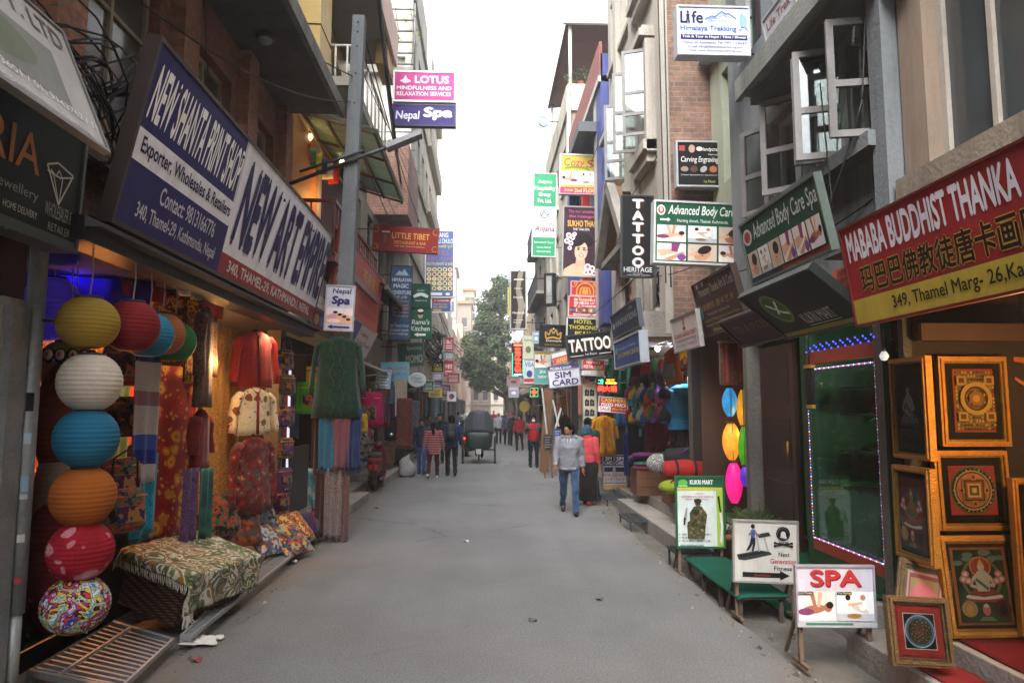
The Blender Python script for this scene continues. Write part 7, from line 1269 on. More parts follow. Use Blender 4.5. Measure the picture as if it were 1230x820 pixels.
for k, (px, py, c, w, h, lb) in enumerate([(752, 480, '#2a5a8a', .42, .5, 'blue folded cloth hung under the backpacks'), (763, 478, '#1f8a9a', .36, .52, 'turquoise cloth hung under the backpacks'), (776, 474, '#a8942a', .4, .5, 'mustard cloth hung under the backpacks'), (800, 470, '#8a1f4a', .3, .5, 'magenta cloth hung inside the backpack shop'), (790, 505, '#6a123a', .5, .8, 'dark magenta coat cloth inside the shop'), (745, 430, '#1a6a5a', .5, .8, 'emerald cloth hung at the shop corner'), (757, 520, '#23306a', .3, .9, 'long navy skirt cloth hanging by the sim boards'), (770, 500, '#1c1f2a', .5, 1.1, 'black cloth hanging behind the mustard one'), (842, 470, '#6a1a1a', .2, .5, 'strip of red ribbons beside the puffer jacket'), (800, 545, '#2c2c34', .6, .5, 'dark pattern cloth over the crates'), (845, 520, '#3a3a44', .3, .9, 'charcoal cloth in the shop behind the woman')]):
    scarf(lb, aY(px, py, [13.4, 13.2, 13, 12.4, 12.9, 14.2, 14.6, 13.9, 11.6, 12.2, 11.8][k]), w, h, pc(c), -10, 3, .04, None, None, 'hanging_cloth', 'cloth', k)
def box_goods(label, c, sx, sy, sz, mat, name='wooden_crate', cat='crate', lid=None, group=None):
    rt = thing(name, label, cat, c, group); b = MB(); x, y, z = c
    for k in range(max(2, int(sz / .12))): h = sz / max(2, int(sz / .12)); b.bx(x - sx / 2, x + sx / 2, y - sy / 2, y + sy / 2, z + k * h, z + (k + 1) * h - .01, mat)
    b.bx(x - sx / 2 + .01, x + sx / 2 - .01, y - sy / 2 + .01, y + sy / 2 - .01, z, z + sz - .006, M_dark); b.build('boards', rt); b = MB()
    for ux in (-1, 1): b.bx(x + ux * sx / 2 - .02, x + ux * sx / 2 + .02, y - sy / 2 - .012, y - sy / 2, z, z + sz, mat)
    b.build('batten', rt); return rt
box_goods('brown crate under the folded clothes pile', (2.98, 12.3, .33), .55, .6, .45, M_wood); box_goods('narrow brown crate beside the red duffel', (3.1, 11.0, .33), .35, .5, .5, M_wood); box_goods('grey block under the green bag', (2.95, 10.0, .33), .36, .4, .16, M_concd, 'stone_block', 'block')
for k in range(14):
    c = ['#6a1232', '#3a1a4a', '#14424a', '#8a1c2c', '#1c2a5a', '#5a1a5a', '#2a5a4a'][k % 7]; cc = V((2.86 + .3 * (k % 2) + rj(.03), 12.1 + .22 * ((k // 2) % 3), .8 + .075 * (k // 4)))
    b = MB(); b.ball(cc, .22, .16, .05, pc(c), 12); tag(b.build('folded_cloth'), f"{['crimson', 'violet', 'teal', 'red', 'navy', 'purple', 'green'][k % 7]} folded cloth {['at the bottom', 'low', 'high', 'on top'][min(3, k // 4)]} in the pile on the brown crate", 'cloth', 'folded clothes piled on the crate')
rt = thing('duffel_bag', 'red duffel bag with black straps lying on the shop step', 'bag', aY(822, 575, 10.4)); c = aY(822, 564, 10.4); b = MB(); b.tube([c + V((-.32, 0, 0)), c + V((-.29, 0, 0)), c + V((0, 0, .01)), c + V((.29, 0, 0)), c + V((.32, 0, 0))], [.06, .135, .15, .135, .06], pc('#8a1c1a'), 18); b.build('body', rt); b = MB()
for x in (-.14, .14): b.lathe([(.148, -.02), (.156, -.02), (.156, .02), (.148, .02)], M_black, 20, MX.Translation(c + V((x, 0, 0))) @ MX.Rotation(R(90), 4, 'Y'))
b.build('strap', rt)
rt = thing('duffel_bag', 'black patterned duffel bag piled on the red one', 'bag', aY(825, 560, 10.7)); c = aY(825, 549, 10.7); b = MB(); b.tube([c + V((-.36, 0, 0)), c + V((-.3, 0, 0)), c + V((.3, 0, .01)), c + V((.36, 0, 0))], [.06, .14, .15, .07], pc('#1c1c22'), 16); b.build('body', rt); b = MB(); b.tube([c + V((-.15, -.13, .05)), c + V((0, -.16, .17)), c + V((.15, -.13, .05))], .012, pc('#4a2a6a'), 6); b.build('handle', rt)
rt = thing('stuff_sack', 'lime green sack under the red duffel bag', 'bag', aY(806, 590, 10.0)); c = aY(806, 582, 10.0); b = MB(); b.ball(c + V((0, 0, -.03)), .19, .14, .1, pc('#76841c'), 14); b.build('body', rt); b = MB(); b.tube([c + V((-.04, -.12, .05)), c + V((.02, -.14, .09)), c + V((.06, -.12, .04))], .01, M_black, 5); b.build('cord', rt)
rt = thing('patterned_bag', 'black and white zigzag bag beside the duffel bags', 'bag', aY(790, 560, 11.2)); c = aY(790, 554, 11.2); b = MB(); b.ball(c + V((0, 0, -.03)), .19, .15, .16, fab(['#c0c0bc', '#101014', '#9a9a98', '#15151a'], 'paisley', 9), 14); b.build('body', rt); b = MB(); b.tube([c + V((-.08, 0, .18)), c + V((0, 0, .3)), c + V((.08, 0, .18))], .012, M_black, 6); b.build('handle', rt)
for k, (px, py, c1, lb) in enumerate([(825, 433, '#c08a1c', 'yellow printed cloth bag hung from the ledge'), (836, 432, '#a8481c', 'orange printed cloth bag hung from the ledge'), (848, 434, '#5a2a6a', 'violet printed cloth bag hung from the ledge'), (858, 436, '#8a5a1c', 'brown printed cloth bag hung from the ledge')]): handbag(lb, aY(px, py, 10.6), .22, .34, .1, fab([c1, c1, '#3a1a1a'], 'patch', 7), -10, 'cloth bags hung from the ledge', .12)
HC = [('maroon', '#5a1420'), ('mustard', '#9a7a1c'), ('teal', '#1c5a60'), ('white', '#9a9890'), ('blue', '#23407a'), ('orange', '#a04a1c'), ('green', '#2a5a2c'), ('purple', '#4a2460'), ('pink', '#8a3a5a'), ('black', '#18181c')]
for k in range(20):
    nm, c = HC[k % 10]; p = aY(757 + 4.6 * (k % 10), 470 + 24 * (k // 10) + 3 * (k % 3), 12.9 - .12 * (k % 10)); b = MB(); b.loft([(p.x, p.y, p.z - .12, .1, .1), (p.x, p.y, p.z - .08, .115, .115), (p.x, p.y, p.z, .105, .105), (p.x, p.y, p.z + .07, .06, .06), (p.x, p.y, p.z + .1, .02, .02), (p.x, p.y, p.z + .13, .035, .035), (p.x, p.y, p.z + .16, .01, .01)], pc(c), 14); tag(b.build('knit_hat'), f"{nm} knitted hat hung in the {'upper' if k < 10 else 'lower'} row below the backpacks", 'hat', 'knitted hats at the backpack shop')
for k in range(7): p = aY(853, 440 + 26 * k, 10.45); b = MB(); b.bx(p.x - .07, p.x + .07, p.y - .01, p.y + .01, p.z - .15, p.z + .15, fab([['#6a5a4a', '#3a2a24', '#8a7a64'][k % 3], '#9a8a74', '#4a3a34'], 'patch', 20)); tag(b.build('picture_card'), f"small printed picture {['topmost', 'second', 'third', 'fourth', 'fifth', 'sixth', 'lowest'][k]} on the post beside the duffel shop", 'picture', 'pictures on the post')
# ================================================================ people
FOLD = bpy.data.textures.new('folds', 'CLOUDS'); FOLD.noise_scale = .11; FOLD.noise_depth = 1
def remesh(mb, name, parent, voxel, mat, smooth=3):
    o = mb.build(name, parent, local=True); md = o.modifiers.new('r', 'REMESH'); md.mode = 'VOXEL'; md.voxel_size = voxel; md.use_smooth_shade = True
    if name in ('jacket', 'trousers', 'vest', 'skirt'): dp = o.modifiers.new('d', 'DISPLACE'); dp.texture = FOLD; dp.strength = .035; dp.mid_level = .5
    sm = o.modifiers.new('s', 'SMOOTH'); sm.iterations = smooth; sm.factor = .5
    dg = bpy.context.evaluated_depsgraph_get(); me = bpy.data.meshes.new_from_object(o.evaluated_get(dg)); o.modifiers.clear(); old = o.data; o.data = me; bpy.data.meshes.remove(old)
    me.materials.clear(); me.materials.append(mat); me.polygons.foreach_set('use_smooth', [True] * len(me.polygons)); me.polygons.foreach_set('material_index', [0] * len(me.polygons)); return o
SKIN = surf('#7a4e38', .55, .1, 12, .05, 0, 60, .35); HAIR = surf('#070505', .85, .2, 60, .3, 0, 120, .12)
def person(label, loc, yaw, H, top, bottom, shoes, legs=((18, 6), (-14, 22)), arms=((-14, 7, 15), (14, 7, 15)), headyaw=0, group=None, vox=.012, bulk=1., skirt=None, scarf_=None, hood=None, longhair=False, hair=HAIR, vest=None, mask=None, sit=False, helmet=None, hem=.84, skin=None, cap=None, collar=True):
    """figure walking along local +y; legs: (hip forward, knee bend) left, right; arms: (forward, out, elbow bend) left, right; angles in degrees"""
    rt = thing('person', label, 'person', loc, group); rt.rotation_euler = (0, 0, R(yaw)); s = H / 1.7; rt.scale = (s, s, s); skin = skin or SKIN; mk = surf('#888888')
    hip = [V((sx * .095, 0, .9)) for sx in (-1, 1)]; J = []
    for h, (a, k) in zip(hip, legs): kn = h + V((h.x * .1, .42 * math.sin(R(a)), -.42 * math.cos(R(a)))); an = kn + V((0, .41 * math.sin(R(a - k)), -.41 * math.cos(R(a - k)))); J.append((h, kn, an, a - k))
    dz = (.075 - min(j[2].z for j in J)) if not sit else 0; up = V((0, 0, dz)); J = [(h + up, kn + up, an + up, q) for h, kn, an, q in J]; Z = lambda z: z + dz
    A = []
    for sx, (f, ab, e) in zip((-1, 1), arms):
        sh = V((sx * .185 * bulk ** .5, 0, Z(1.385))); d = V((sx * math.sin(R(ab)), math.sin(R(f)) * math.cos(R(ab)), -math.cos(R(f)) * math.cos(R(ab)))); el = sh + d * .285
        d2 = V((sx * math.sin(R(ab)) * (1 - e / 70), math.sin(R(f + e)) * math.cos(R(ab)), -math.cos(R(f + e)) * math.cos(R(ab)))).normalized(); A.append((sh, el, el + d2 * .24, d2))
    b = MB(); RH = MX.Translation((0, .01, Z(1.475))) @ MX.Rotation(R(headyaw), 4, 'Z')
    b.tube([(0, -.01, Z(1.36)), (0, 0, Z(1.46)), (0, .01, Z(1.52))], [.062, .053, .055], mk, 14)
    b.ball((0, .0, .105), .074, .092, .108, mk, 18, RH); b.ball((0, .03, .05), .055, .062, .062, mk, 14, RH); b.ball((0, .088, .085), .014, .02, .024, mk, 8, RH); b.ball((0, .085, .035), .022, .012, .008, mk, 8, RH); b.ball((0, .082, .118), .045, .014, .01, mk, 8, RH)
    for sx in (-1, 1): b.ball((sx * .074, -.005, .09), .012, .022, .032, mk, 8, RH)
    b.loft([(0, 0, Z(.86), .13, .1), (0, 0, Z(.95), .15, .1), (0, 0, Z(1.08), .125, .09), (0, 0, Z(1.28), .155, .1), (0, 0, Z(1.39), .13, .075), (0, 0, Z(1.42), .06, .05)], mk, 18)
    for h, kn, an, q in J: b.tube([h, (h + kn) / 2, kn, kn * .6 + an * .4, an], [.085, .07, .052, .05, .036], mk, 12); b.tube([an + V((0, -.04, -.04)), an + V((0, .06, -.045)), an + V((0, .14, -.055))], [.026, .026, .018], mk, 10)
    for sh, el, wr, d2 in A:
        b.tube([sh, (sh + el) / 2, el, el * .6 + wr * .4, wr], [.05, .043, .036, .034, .025], mk, 10); sx = 1 if sh.x > 0 else -1
        fw = V((0, 1, 0)); fw = (fw - d2 * fw.dot(d2)).normalized(); sd = d2.cross(fw) * -sx; pm = wr + d2 * .05
        b.tube([wr, wr + d2 * .04, wr + d2 * .09], [.024, .03, .027], mk, 10, None, .6)
        for k in range(4):
            p = wr + d2 * .085 + fw * (.027 - .018 * k); L = (.07, .078, .072, .055)[k]; b.tube([p, p + d2 * L * .5 - sd * .008, p + d2 * L * .85 - sd * .024], [.0095, .009, .007], mk, 6)
        p = wr + d2 * .03 + fw * .024; b.tube([p, p + d2 * .03 + fw * .022, p + d2 * .06 + fw * .024 - sd * .01], [.012, .011, .008], mk, 6)
    remesh(b, 'body', rt, vox * .62 if vox < .013 else vox, skin, 2)
    # hair or head cover
    if scarf_: b = MB(); b.ball((0, -.012, .12), .09, .108, .11, mk, 16, RH); b.ball((0, -.08, .05), .07, .05, .07, mk, 12, RH); b.tube([(-.07, .0, .06), (0, -.07, -.01), (.07, 0, .06)], .03, mk, 8, RH); remesh(b, 'headscarf', rt, vox, scarf_)
    elif helmet: b = MB(); b.ball((0, -.005, .12), .115, .135, .13, mk, 16, RH); b.ball((0, .03, .06), .1, .1, .08, mk, 14, RH); remesh(b, 'helmet', rt, vox, helmet)
    else:
        b = MB(); b.ball((0, -.02, .132), .09, .104, .108, mk, 16, RH); b.ball((0, -.06, .075), .078, .062, .08, mk, 12, RH); b.ball((0, .045, .192), .066, .055, .036, mk, 10, RH)
        if longhair: b.tube([V((0, -.09, .1)), V((0, -.13, .0)), V((.01, -.13, -.12)), V((.015, -.12, -.22))], [.045, .05, .042, .015], mk, 10, RH)
        remesh(b, 'hair', rt, vox, hair)
        if cap: b = MB(); b.ball((0, -.01, .165), .092, .106, .07, mk, 16, RH); b.ball((0, .09, .15), .06, .06, .012, mk, 10, RH); remesh(b, 'cap', rt, vox, cap)
    b = MB()
    for sx in (-1, 1): b.ball((sx * .03, .0815, .098), .011, .006, .006, ink('#d8d4cc'), 8, RH); b.ball((sx * .03, .0865, .098), .005, .003, .005, ink('#0c0908'), 8, RH)
    b.build('eyes', rt, local=True)
    if mask: b = MB(); b.ball((0, .07, .045), .056, .045, .045, mask, 12, RH); b.build('face_mask', rt, local=True)
    # clothes
    k = bulk; b = MB(); b.loft([(0, 0, Z(hem), .165 * k, .125 * k), (0, 0, Z(.95), .175 * k, .128 * k), (0, 0, Z(1.08), .165 * k, .122 * k), (0, .005, Z(1.25), .19 * k ** .5, .128 * k), (0, 0, Z(1.36), .185 * k ** .5, .105), (0, 0, Z(1.42), .11, .08), (0, 0, Z(1.455), .07, .068)], mk, 24, None, lambda v, t: .035 * math.sin(t * 5 + v * 9) * (1 - v))
    for sh, el, wr, d2 in A: w2 = wr - d2 * .015; b.tube([sh + V((-sh.x * .25, 0, .01)), sh, (sh + el) / 2, el, el * .5 + w2 * .5, w2], [.07, .074 * k, .066 * k, .06 * k, .056, .045], mk, 14)
    if collar or hood: b.tube([V((.075 * math.cos(a), .07 * math.sin(a), Z(1.45))) for a in [i * .57 for i in range(12)]], .022, mk, 8)
    if hood:
        b.tube([V((-.1, .05, Z(1.43))), V((-.13, -.05, Z(1.44))), V((0, -.13, Z(1.42))), V((.13, -.05, Z(1.44))), V((.1, .05, Z(1.43)))], [.03, .045, .06, .045, .03], mk, 10); 
    remesh(b, 'jacket', rt, vox, top, 4)
    if hood:
        b = MB(); b.bx(-.004, .004, .118, .13, Z(.9), Z(1.36), M_white)
        for x in (-.03, .03): b.tube([(x, .1, Z(1.42)), (x * 1.1, .128, Z(1.3))], .005, M_white, 6)
        b.build('zip_and_cords', rt, local=True); b = MB(); b.loft([(0, 0, Z(hem - .015), .158 * k, .12 * k), (0, 0, Z(hem + .04), .165 * k, .126 * k)], surf('#77787c', .9, .15, 8), 24)
        for sh, el, wr, d2 in A: b.tube([wr - d2 * .05, wr - d2 * .01], [.048, .038], surf('#77787c', .9, .15, 8), 12)
        b.build('cuff', rt, local=True)
    if vest:
        b = MB(); b.loft([(0, -.01, Z(.88), .18 * k, .14 * k), (0, -.01, Z(1.1), .182 * k, .138 * k), (0, -.005, Z(1.28), .2, .142), (0, 0, Z(1.38), .17, .115), (0, 0, Z(1.44), .09, .08)], mk, 24); remesh(b, 'vest', rt, vox, vest)
    if skirt:
        b = MB(); b.loft([(0, 0, Z(1.0), .15, .12), (0, 0, Z(.85), .2, .16), (0, 0, Z(.5), .215, .18), (0, 0, Z(.13), .235, .2), (0, 0, Z(.1), .22, .185)], mk, 30, None, lambda v, t: .05 * v * math.sin(7 * t + 1)); remesh(b, 'skirt', rt, vox, skirt, 2)
    else:
        b = MB(); b.loft([(0, 0, Z(.99), .15, .115), (0, 0, Z(.9), .165, .125), (0, 0, Z(.82), .15, .115), (0, 0, Z(.78), .1, .09)], mk, 20)
        for h, kn, an, q in J: b.tube([h, (h + kn) / 2, kn, kn * .5 + an * .5, an + V((0, 0, .0)), an + V((0, .004, -.03))], [.098, .086, .07, .064, .058, .058], mk, 14)
        remesh(b, 'trousers', rt, vox, bottom, 3)
    b = MB()
    for h, kn, an, q in J:
        M_ = MX.Translation(an) @ MX.Rotation(R(max(-35, min(25, q))) * .6, 4, 'X'); b.tube([(0, -.065, -.04), (0, -.03, -.03), (0, .05, -.04), (0, .13, -.052), (0, .175, -.058)], [.032, .042, .043, .04, .022], mk, 12, M_)
    remesh(b, 'shoes', rt, min(vox, .012), shoes, 1); return rt
J_grey = surf('#6a6d74', .95, .12, 8, .3, 0, 160, .1); JEANS = fab(['#1f3048', '#2f4666'], 'plain', 9); J_dkjean = fab(['#141c2c', '#222d44'], 'plain', 9)
C = lambda c, k=8: fab([c, c], 'plain', k, .9, .05)
person('man in a grey zip hoodie and blue jeans walking towards the viewer', aZ(684, 616.5), 176, 1.62, J_grey, JEANS, surf('#14161e', .6), ((-13, 4), (14, 6)) if False else ((20, 5), (-18, 16)), ((-10, 7, 20), (12, 8, 22)), -50, None, .011, 1.16, hood=True)
person('woman in a coral jacket, long black skirt and blue headscarf', aZ(706, 606), -38, 1.53, surf('#a03c40', .9, .12, 8, .25, 0, 140, .1), C('#111'), surf('#7a1c24', .7), ((8, 4), (-6, 6)), ((6, 8, 10), (-4, 8, 14)), -25, None, .011, 1.14, skirt=C('#16120f'), scarf_=fab(['#1a3a52', '#24566e', '#162c40'], 'paisley', 14), hem=.9)
person('man in a green grey jacket half hidden behind the coral woman', V((2.14, 13.9, 0)), 12, 1.66, C('#2c3a32'), C('#15161a'), surf('#1a1a1c', .6), ((10, 4), (-10, 12)), headyaw=-30, vox=.012)
person('man in a red sleeveless vest and face mask facing the viewer with folded arms', aZ(641, 561), 178, 1.62, C('#3a3c44'), C('#15171c'), surf('#121214', .6), ((4, 2), (-4, 6)), ((38, 10, 95), (34, 10, 98)), 0, None, .013, 1.05, vest=C('#8e141a'), mask=surf('#b9bcc0', .8, .05))
person('man in a navy quilted jacket and blue jeans beside the striped sweater woman', aZ(506, 569), 172, 1.56, C('#1c2836'), fab(['#22406a', '#2c5080'], 'plain', 9), surf('#17181c', .6), ((10, 4), (-8, 10)), ((-8, 8, 12), (8, 8, 12)), 10, None, .012, 1.06)
person('woman in a red and white striped sweater and maroon trousers seen from behind', aZ(520, 574), -4, 1.5, fab(['#6a2024', '#8a6466', '#7a2a2e', '#5a1a20', '#8a6a6a', '#6a2428'], 'stripe_h', 2.2), C('#3a0c14'), surf('#b9b4b0', .7), ((-14, 20), (12, 4)), ((-6, 12, 10), (4, 12, 12)), 4, None, .012, 1.12, longhair=True, hem=.72)
pm = person('man in a blue jacket and black trousers walking away with a black backpack', aZ(542, 572), 2, 1.66, C('#1a2c54'), C('#0f0f12'), surf('#121214', .6), ((14, 4), (-16, 24)), ((-8, 9, 14), (8, 9, 16)), 0, None, .012, 1.08)
p = aZ(542, 572); backpack('black backpack worn by the man in the blue jacket', (p.x, p.y - .2, 1.2), .9, surf('#0e0f12', .7, .2, 8), surf('#15161a', .7, .2, 8), 2, None)
person('shopkeeper in a dark maroon jacket standing among the backpacks', V((3.55, 12.0, .33)), 150, 1.45, C('#2c1216'), C('#141416'), surf('#111', .6), ((2, 2), (-2, 4)), ((20, 6, 60), (20, 6, 60)), 0, None, .014, longhair=True)
for k, (px, py, yaw, H, c1, c2, lb, kw) in enumerate([(599, 533, 180, 1.6, '#8d8f98', '#1a1c22', 'man in a light grey jacket and cap coming down the far road', dict(cap=C('#9a9a9a'))), (609, 534, 178, 1.64, '#3c4150', '#20222c', 'man in a slate jacket and cap next to the light grey one', dict(cap=C('#77787c'))), (617, 535, 170, 1.6, '#16181a', '#121214', 'person in black beside the slate jacketed man', {}), (606, 524, 175, 1.65, '#20222c', '#1a1a1e', 'person in dark clothes just behind the far group', {}), (593, 520, 182, 1.65, '#6a1c24', '#20202a', 'person in dark red far down the road', {}), (585, 518, 2, 1.65, '#2a3040', '#16161a', 'person in blue grey walking away beyond the rickshaw', {}), (624, 541, 165, 1.55, '#7a1a20', '#1c1c20', 'woman in red by the stalls past the red vest man', dict(longhair=True)),
    (528, 556, 178, 1.66, '#1a1c1e', '#17171b', 'dark clothed person behind the striped sweater woman', {}), (516, 545, 175, 1.6, '#3a3a42', '#1a1a20', 'person in charcoal beside the far carpets', {}), (550, 529, 0, 1.65, '#4a4a52', '#202026', 'person in grey walking away under the far red boards', {}), (557, 521, 180, 1.62, '#8a8a84', '#2a2a30', 'person in a pale jacket ahead of the motorbike', {}), (566, 517, 180, 1.64, '#24262c', '#1a1a1e', 'person in black far down the middle of the road', {}), (612, 519, 180, 1.62, '#5a2a3a', '#1c1c22', 'person in plum far along by the tree', dict(longhair=True)), (572, 514, 0, 1.65, '#6a5a4a', '#2a2622', 'person in brown at the far end of the road', {})]):
    person(lb, aZ(px, py), yaw, H, C(c1), C(c2), surf('#141416', .6), ((12, 4), (-12, 14)) if k % 2 else ((-10, 12), (10, 4)), ((-8, 8, 12), (8, 8, 12)), 0, 'people far down the street', .022, 1.06, **kw)
# ================================================================ cycle rickshaw, scooter, motorbike
def wheel(parent, c, r, w, name='wheel', spokes=18, tyre=M_black, rimc=None, axis='X', solid=False):
    b = MB(); n = 36; M_ = MX.Translation(c) @ MX.Rotation(R(90), 4, 'Y'); prof = [(r - w, -w * .5), (r - w * .3, -w * .6), (r, 0), (r - w * .3, w * .6), (r - w, w * .5)]
    vs = [(p[0] * math.cos(6.2832 * j / n), p[0] * math.sin(6.2832 * j / n), p[1]) for p in prof for j in range(n)]; k = len(prof)
    b.add(vs, [(i * n + j, i * n + (j + 1) % n, ((i + 1) % k) * n + (j + 1) % n, ((i + 1) % k) * n + j) for i in range(k) for j in range(n)], tyre, True, M_); o = b.build('tyre', parent); q = MB(); m = rimc or M_steel
    if solid: q.lathe([(0, -w * .4), (r - w * .9, -w * .3), (r - w * .9, w * .3), (0, w * .4)], m, 24, M_)
    else:
        for j in range(spokes): a = 6.2832 * j / spokes; q.tube([M_ @ V((.02, 0, (.02 if j % 2 else -.02))), M_ @ V(((r - w) * math.cos(a), (r - w) * math.sin(a), 0))], .004, m, 4)
        q.lathe([(0, -.04), (.035, -.04), (.035, .04), (0, .04)], m, 12, M_)
        for j in range(n): a, e = 6.2832 * j / n, 6.2832 * (j + 1) / n; q.bar(M_ @ V(((r - w) * math.cos(a), (r - w) * math.sin(a), 0)), M_ @ V(((r - w) * math.cos(e), (r - w) * math.sin(e), 0)), .02, .012, m)
    q.build('spokes' if not solid else 'rim', o); return o
RX, RY = -.13, 23.3; rt = thing('cycle_rickshaw', 'dark hooded cycle rickshaw rolling away down the middle of the road', 'rickshaw', (RX, RY, 0)); M_hood = surf('#2a3032', .75, .25, 4, .2, 0, 40, .3, .3); M_hp = surf('#3a3d48', .85, .2, 4)
for sx in (-1, 1): wheel(rt, (RX + sx * .54, RY, .46), .46, .045, 'wheel', 24)
wheel(rt, (RX, RY + 1.5, .36), .36, .04)
b = MB()
b.loft([(RX, RY, .5, .36, .3), (RX, RY, .56, .43, .36), (RX, RY - .02, .85, .46, .38), (RX, RY - .04, 1.02, .47, .37), (RX, RY - .03, 1.05, .46, .36)], surf('#1f2a2a', .5, .25, 4, .15), 32, None, lambda v, t: (abs(math.cos(t)) ** 5 + abs(math.sin(t)) ** 5) ** -.2 - 1); b.build('body', rt)
b = MB(); b.sheet(lambda u, v: (RX + .5 * math.cos(math.pi * u) * (1 - .04 * v), RY - .38 + .85 * v, 1.0 + .78 * math.sin(math.pi * u) ** .6 * (1 - .12 * v * v)), 28, 6, M_hood, .02)
b.sheet(lambda u, v: (RX + .49 * math.cos(math.pi * u), RY - .37, 1.0 + .77 * math.sin(math.pi * u) ** .6 * v), 28, 4, M_hood, .015); b.build('hood', rt)
b = MB(); b.sheet(lambda u, v: (RX - .2 + .4 * u, RY - .4 - .01 * math.sin(u * 12), 1.78 - .72 * v), 8, 6, M_hp, .012); b.build('back_flap', rt)
b = MB()
for sx in (-1, 1): b.tube([(RX + sx * .5, RY - .39, 1.0), (RX + sx * .47, RY - .39, 1.45), (RX + sx * .3, RY - .39, 1.72), (RX, RY - .39, 1.79)], .014, M_steel, 6); b.tube([(RX + sx * .3, RY, .5), (RX + sx * .2, RY + .8, .5), (RX, RY + 1.4, .8)], .02, M_steeld, 6)
b.tube([(RX - .54, RY, .46), (RX + .54, RY, .46)], .025, M_steeld, 8); b.tube([(RX, RY + 1.5, .36), (RX, RY + 1.42, .95), (RX, RY + 1.38, 1.1)], .02, M_steeld, 6); b.tube([(RX - .3, RY + 1.28, 1.1), (RX, RY + 1.38, 1.1), (RX + .3, RY + 1.28, 1.1)], .015, M_steel, 6); b.tube([(RX, RY + .9, .5), (RX, RY + .9, .9)], .02, M_steeld, 6); b.ball((RX, RY + .9, .92), .1, .14, .04, M_black, 10); b.build('frame', rt)
b = MB(); b.bx(RX - .1, RX + .08, RY - .42, RY - .36, .34, .5, surf('#8d8d86', .6)); b.build('number_plate', rt)
person('rickshaw driver seen only by the legs under the hood', (RX, RY + .9, .02), 0, 1.6, C('#2a2a30'), C('#1a1a20'), surf('#111', .6), ((55, 70), (35, 20)), ((50, 8, 15), (50, 8, 15)), sit=True, vox=.022)
def twowheeler(label, x, y, yaw, m, plate, name, cat, big=False):
    rt = thing(name, label, cat, (x, y, 0)); T = V((x, y, 0)); P = lambda a, b_, c: T + V((a, b_, c)); sc = 1.1 if big else 1
    for yy in (-.02, 1.22): wheel(rt, P(0, yy, .24 * sc), .24 * sc, .1, solid=True)
    b = MB(); b.loft([(x, y + .1, .36, .1, .34), (x, y + .1, .5, .16, .42), (x, y + .12, .66, .17, .44), (x, y + .14, .76, .13, .42)], m, 24); b.bx(x - .19, x + .19, y + .5, y + .95, .26, .32, m); b.loft([(x, y + .98, .28, .19, .05), (x, y + 1.02, .6, .2, .07), (x, y + 1.0, .88, .16, .07), (x, y + .98, .95, .1, .05)], m, 20); b.build('body', rt)
    b = MB(); b.loft([(x, y + .16, .74, .14, .42), (x, y + .16, .8, .15, .43), (x, y + .16, .84, .13, .4)], surf('#121214', .5, .15, 6), 24); b.build('seat', rt)
    b = MB(); b.tube([P(-.33, .82, .98), P(-.1, .95, 1.0), P(.1, .95, 1.0), P(.33, .82, .98)], .018, M_black, 8); b.loft([(x, y + .97, .9, .09, .08), (x, y + .99, 1.0, .12, .1), (x, y + .98, 1.06, .07, .06)], m, 16); b.build('handlebar', rt)
    for sx in (-1, 1): b = MB(); b.tube([P(sx * .22, .88, 1.0), P(sx * .28, .84, 1.18)], .007, M_black, 6); b.ball(P(sx * .3, .83, 1.22), .06, .015, .045, surf('#8d9498', .15, .1, 5, 0, .9), 12); b.build('mirror', rt)
    b = MB(); b.bx(x - .09, x + .09, y - .31, y - .295, .5, .62, ink(plate)); b.build('number_plate', rt); S = Sign('', P(-.08, -.297, .61), P(.08, -.297, .61), P(-.08, -.297, .51), plate, root=rt, th=.001); S.text('BA 72', .1, .1, .9, .42, '#e8e8e8', bold=.02).text('4816', .15, .55, .85, .9, '#e8e8e8', bold=.02); S.done(); bpy.data.objects.remove(S.panel)
    b = MB(); b.bx(x - .1, x + .1, y - .31, y - .27, .68, .73, surf('#7a1412', .25, .1) if not big else glow('#ff2010', 6)); b.build('tail_light', rt)
    b = MB(); b.tube([P(.16, -.2, .26), P(.17, .3, .28)], [.05, .04], M_steeld, 10); b.bx(x - .09, x + .09, y - .26, y - .05, .34, .5, M_black); b.tube([P(-.12, -.02, .24), P(-.12, .4, .3)], .04, M_steeld, 8); b.build('exhaust', rt)
    rt.rotation_euler = (0, 0, R(yaw)); return rt
twowheeler('red scooter parked by the stone steps, seen from behind', -2.42, 15.6, 4, surf('#500c12', .3, .15, 5, .03, .1), '#a01c22', 'motor_scooter', 'scooter')
twowheeler('dark motorbike with glowing tail light ahead of the rickshaw', -.62, 26.5, 0, surf('#17181c', .35, .15, 5, .03, .2), '#8a1c20', 'motorbike', 'motorbike', True)
person('motorbike rider in a white helmet', (-.62, 26.75, .0), 0, 1.66, C('#2a2c30'), C('#16161a'), surf('#111', .6), ((62, 70), (62, 70)), ((48, 10, 12), (48, 10, 12)), sit=True, vox=.022, helmet=surf('#a8aaac', .3, .1))
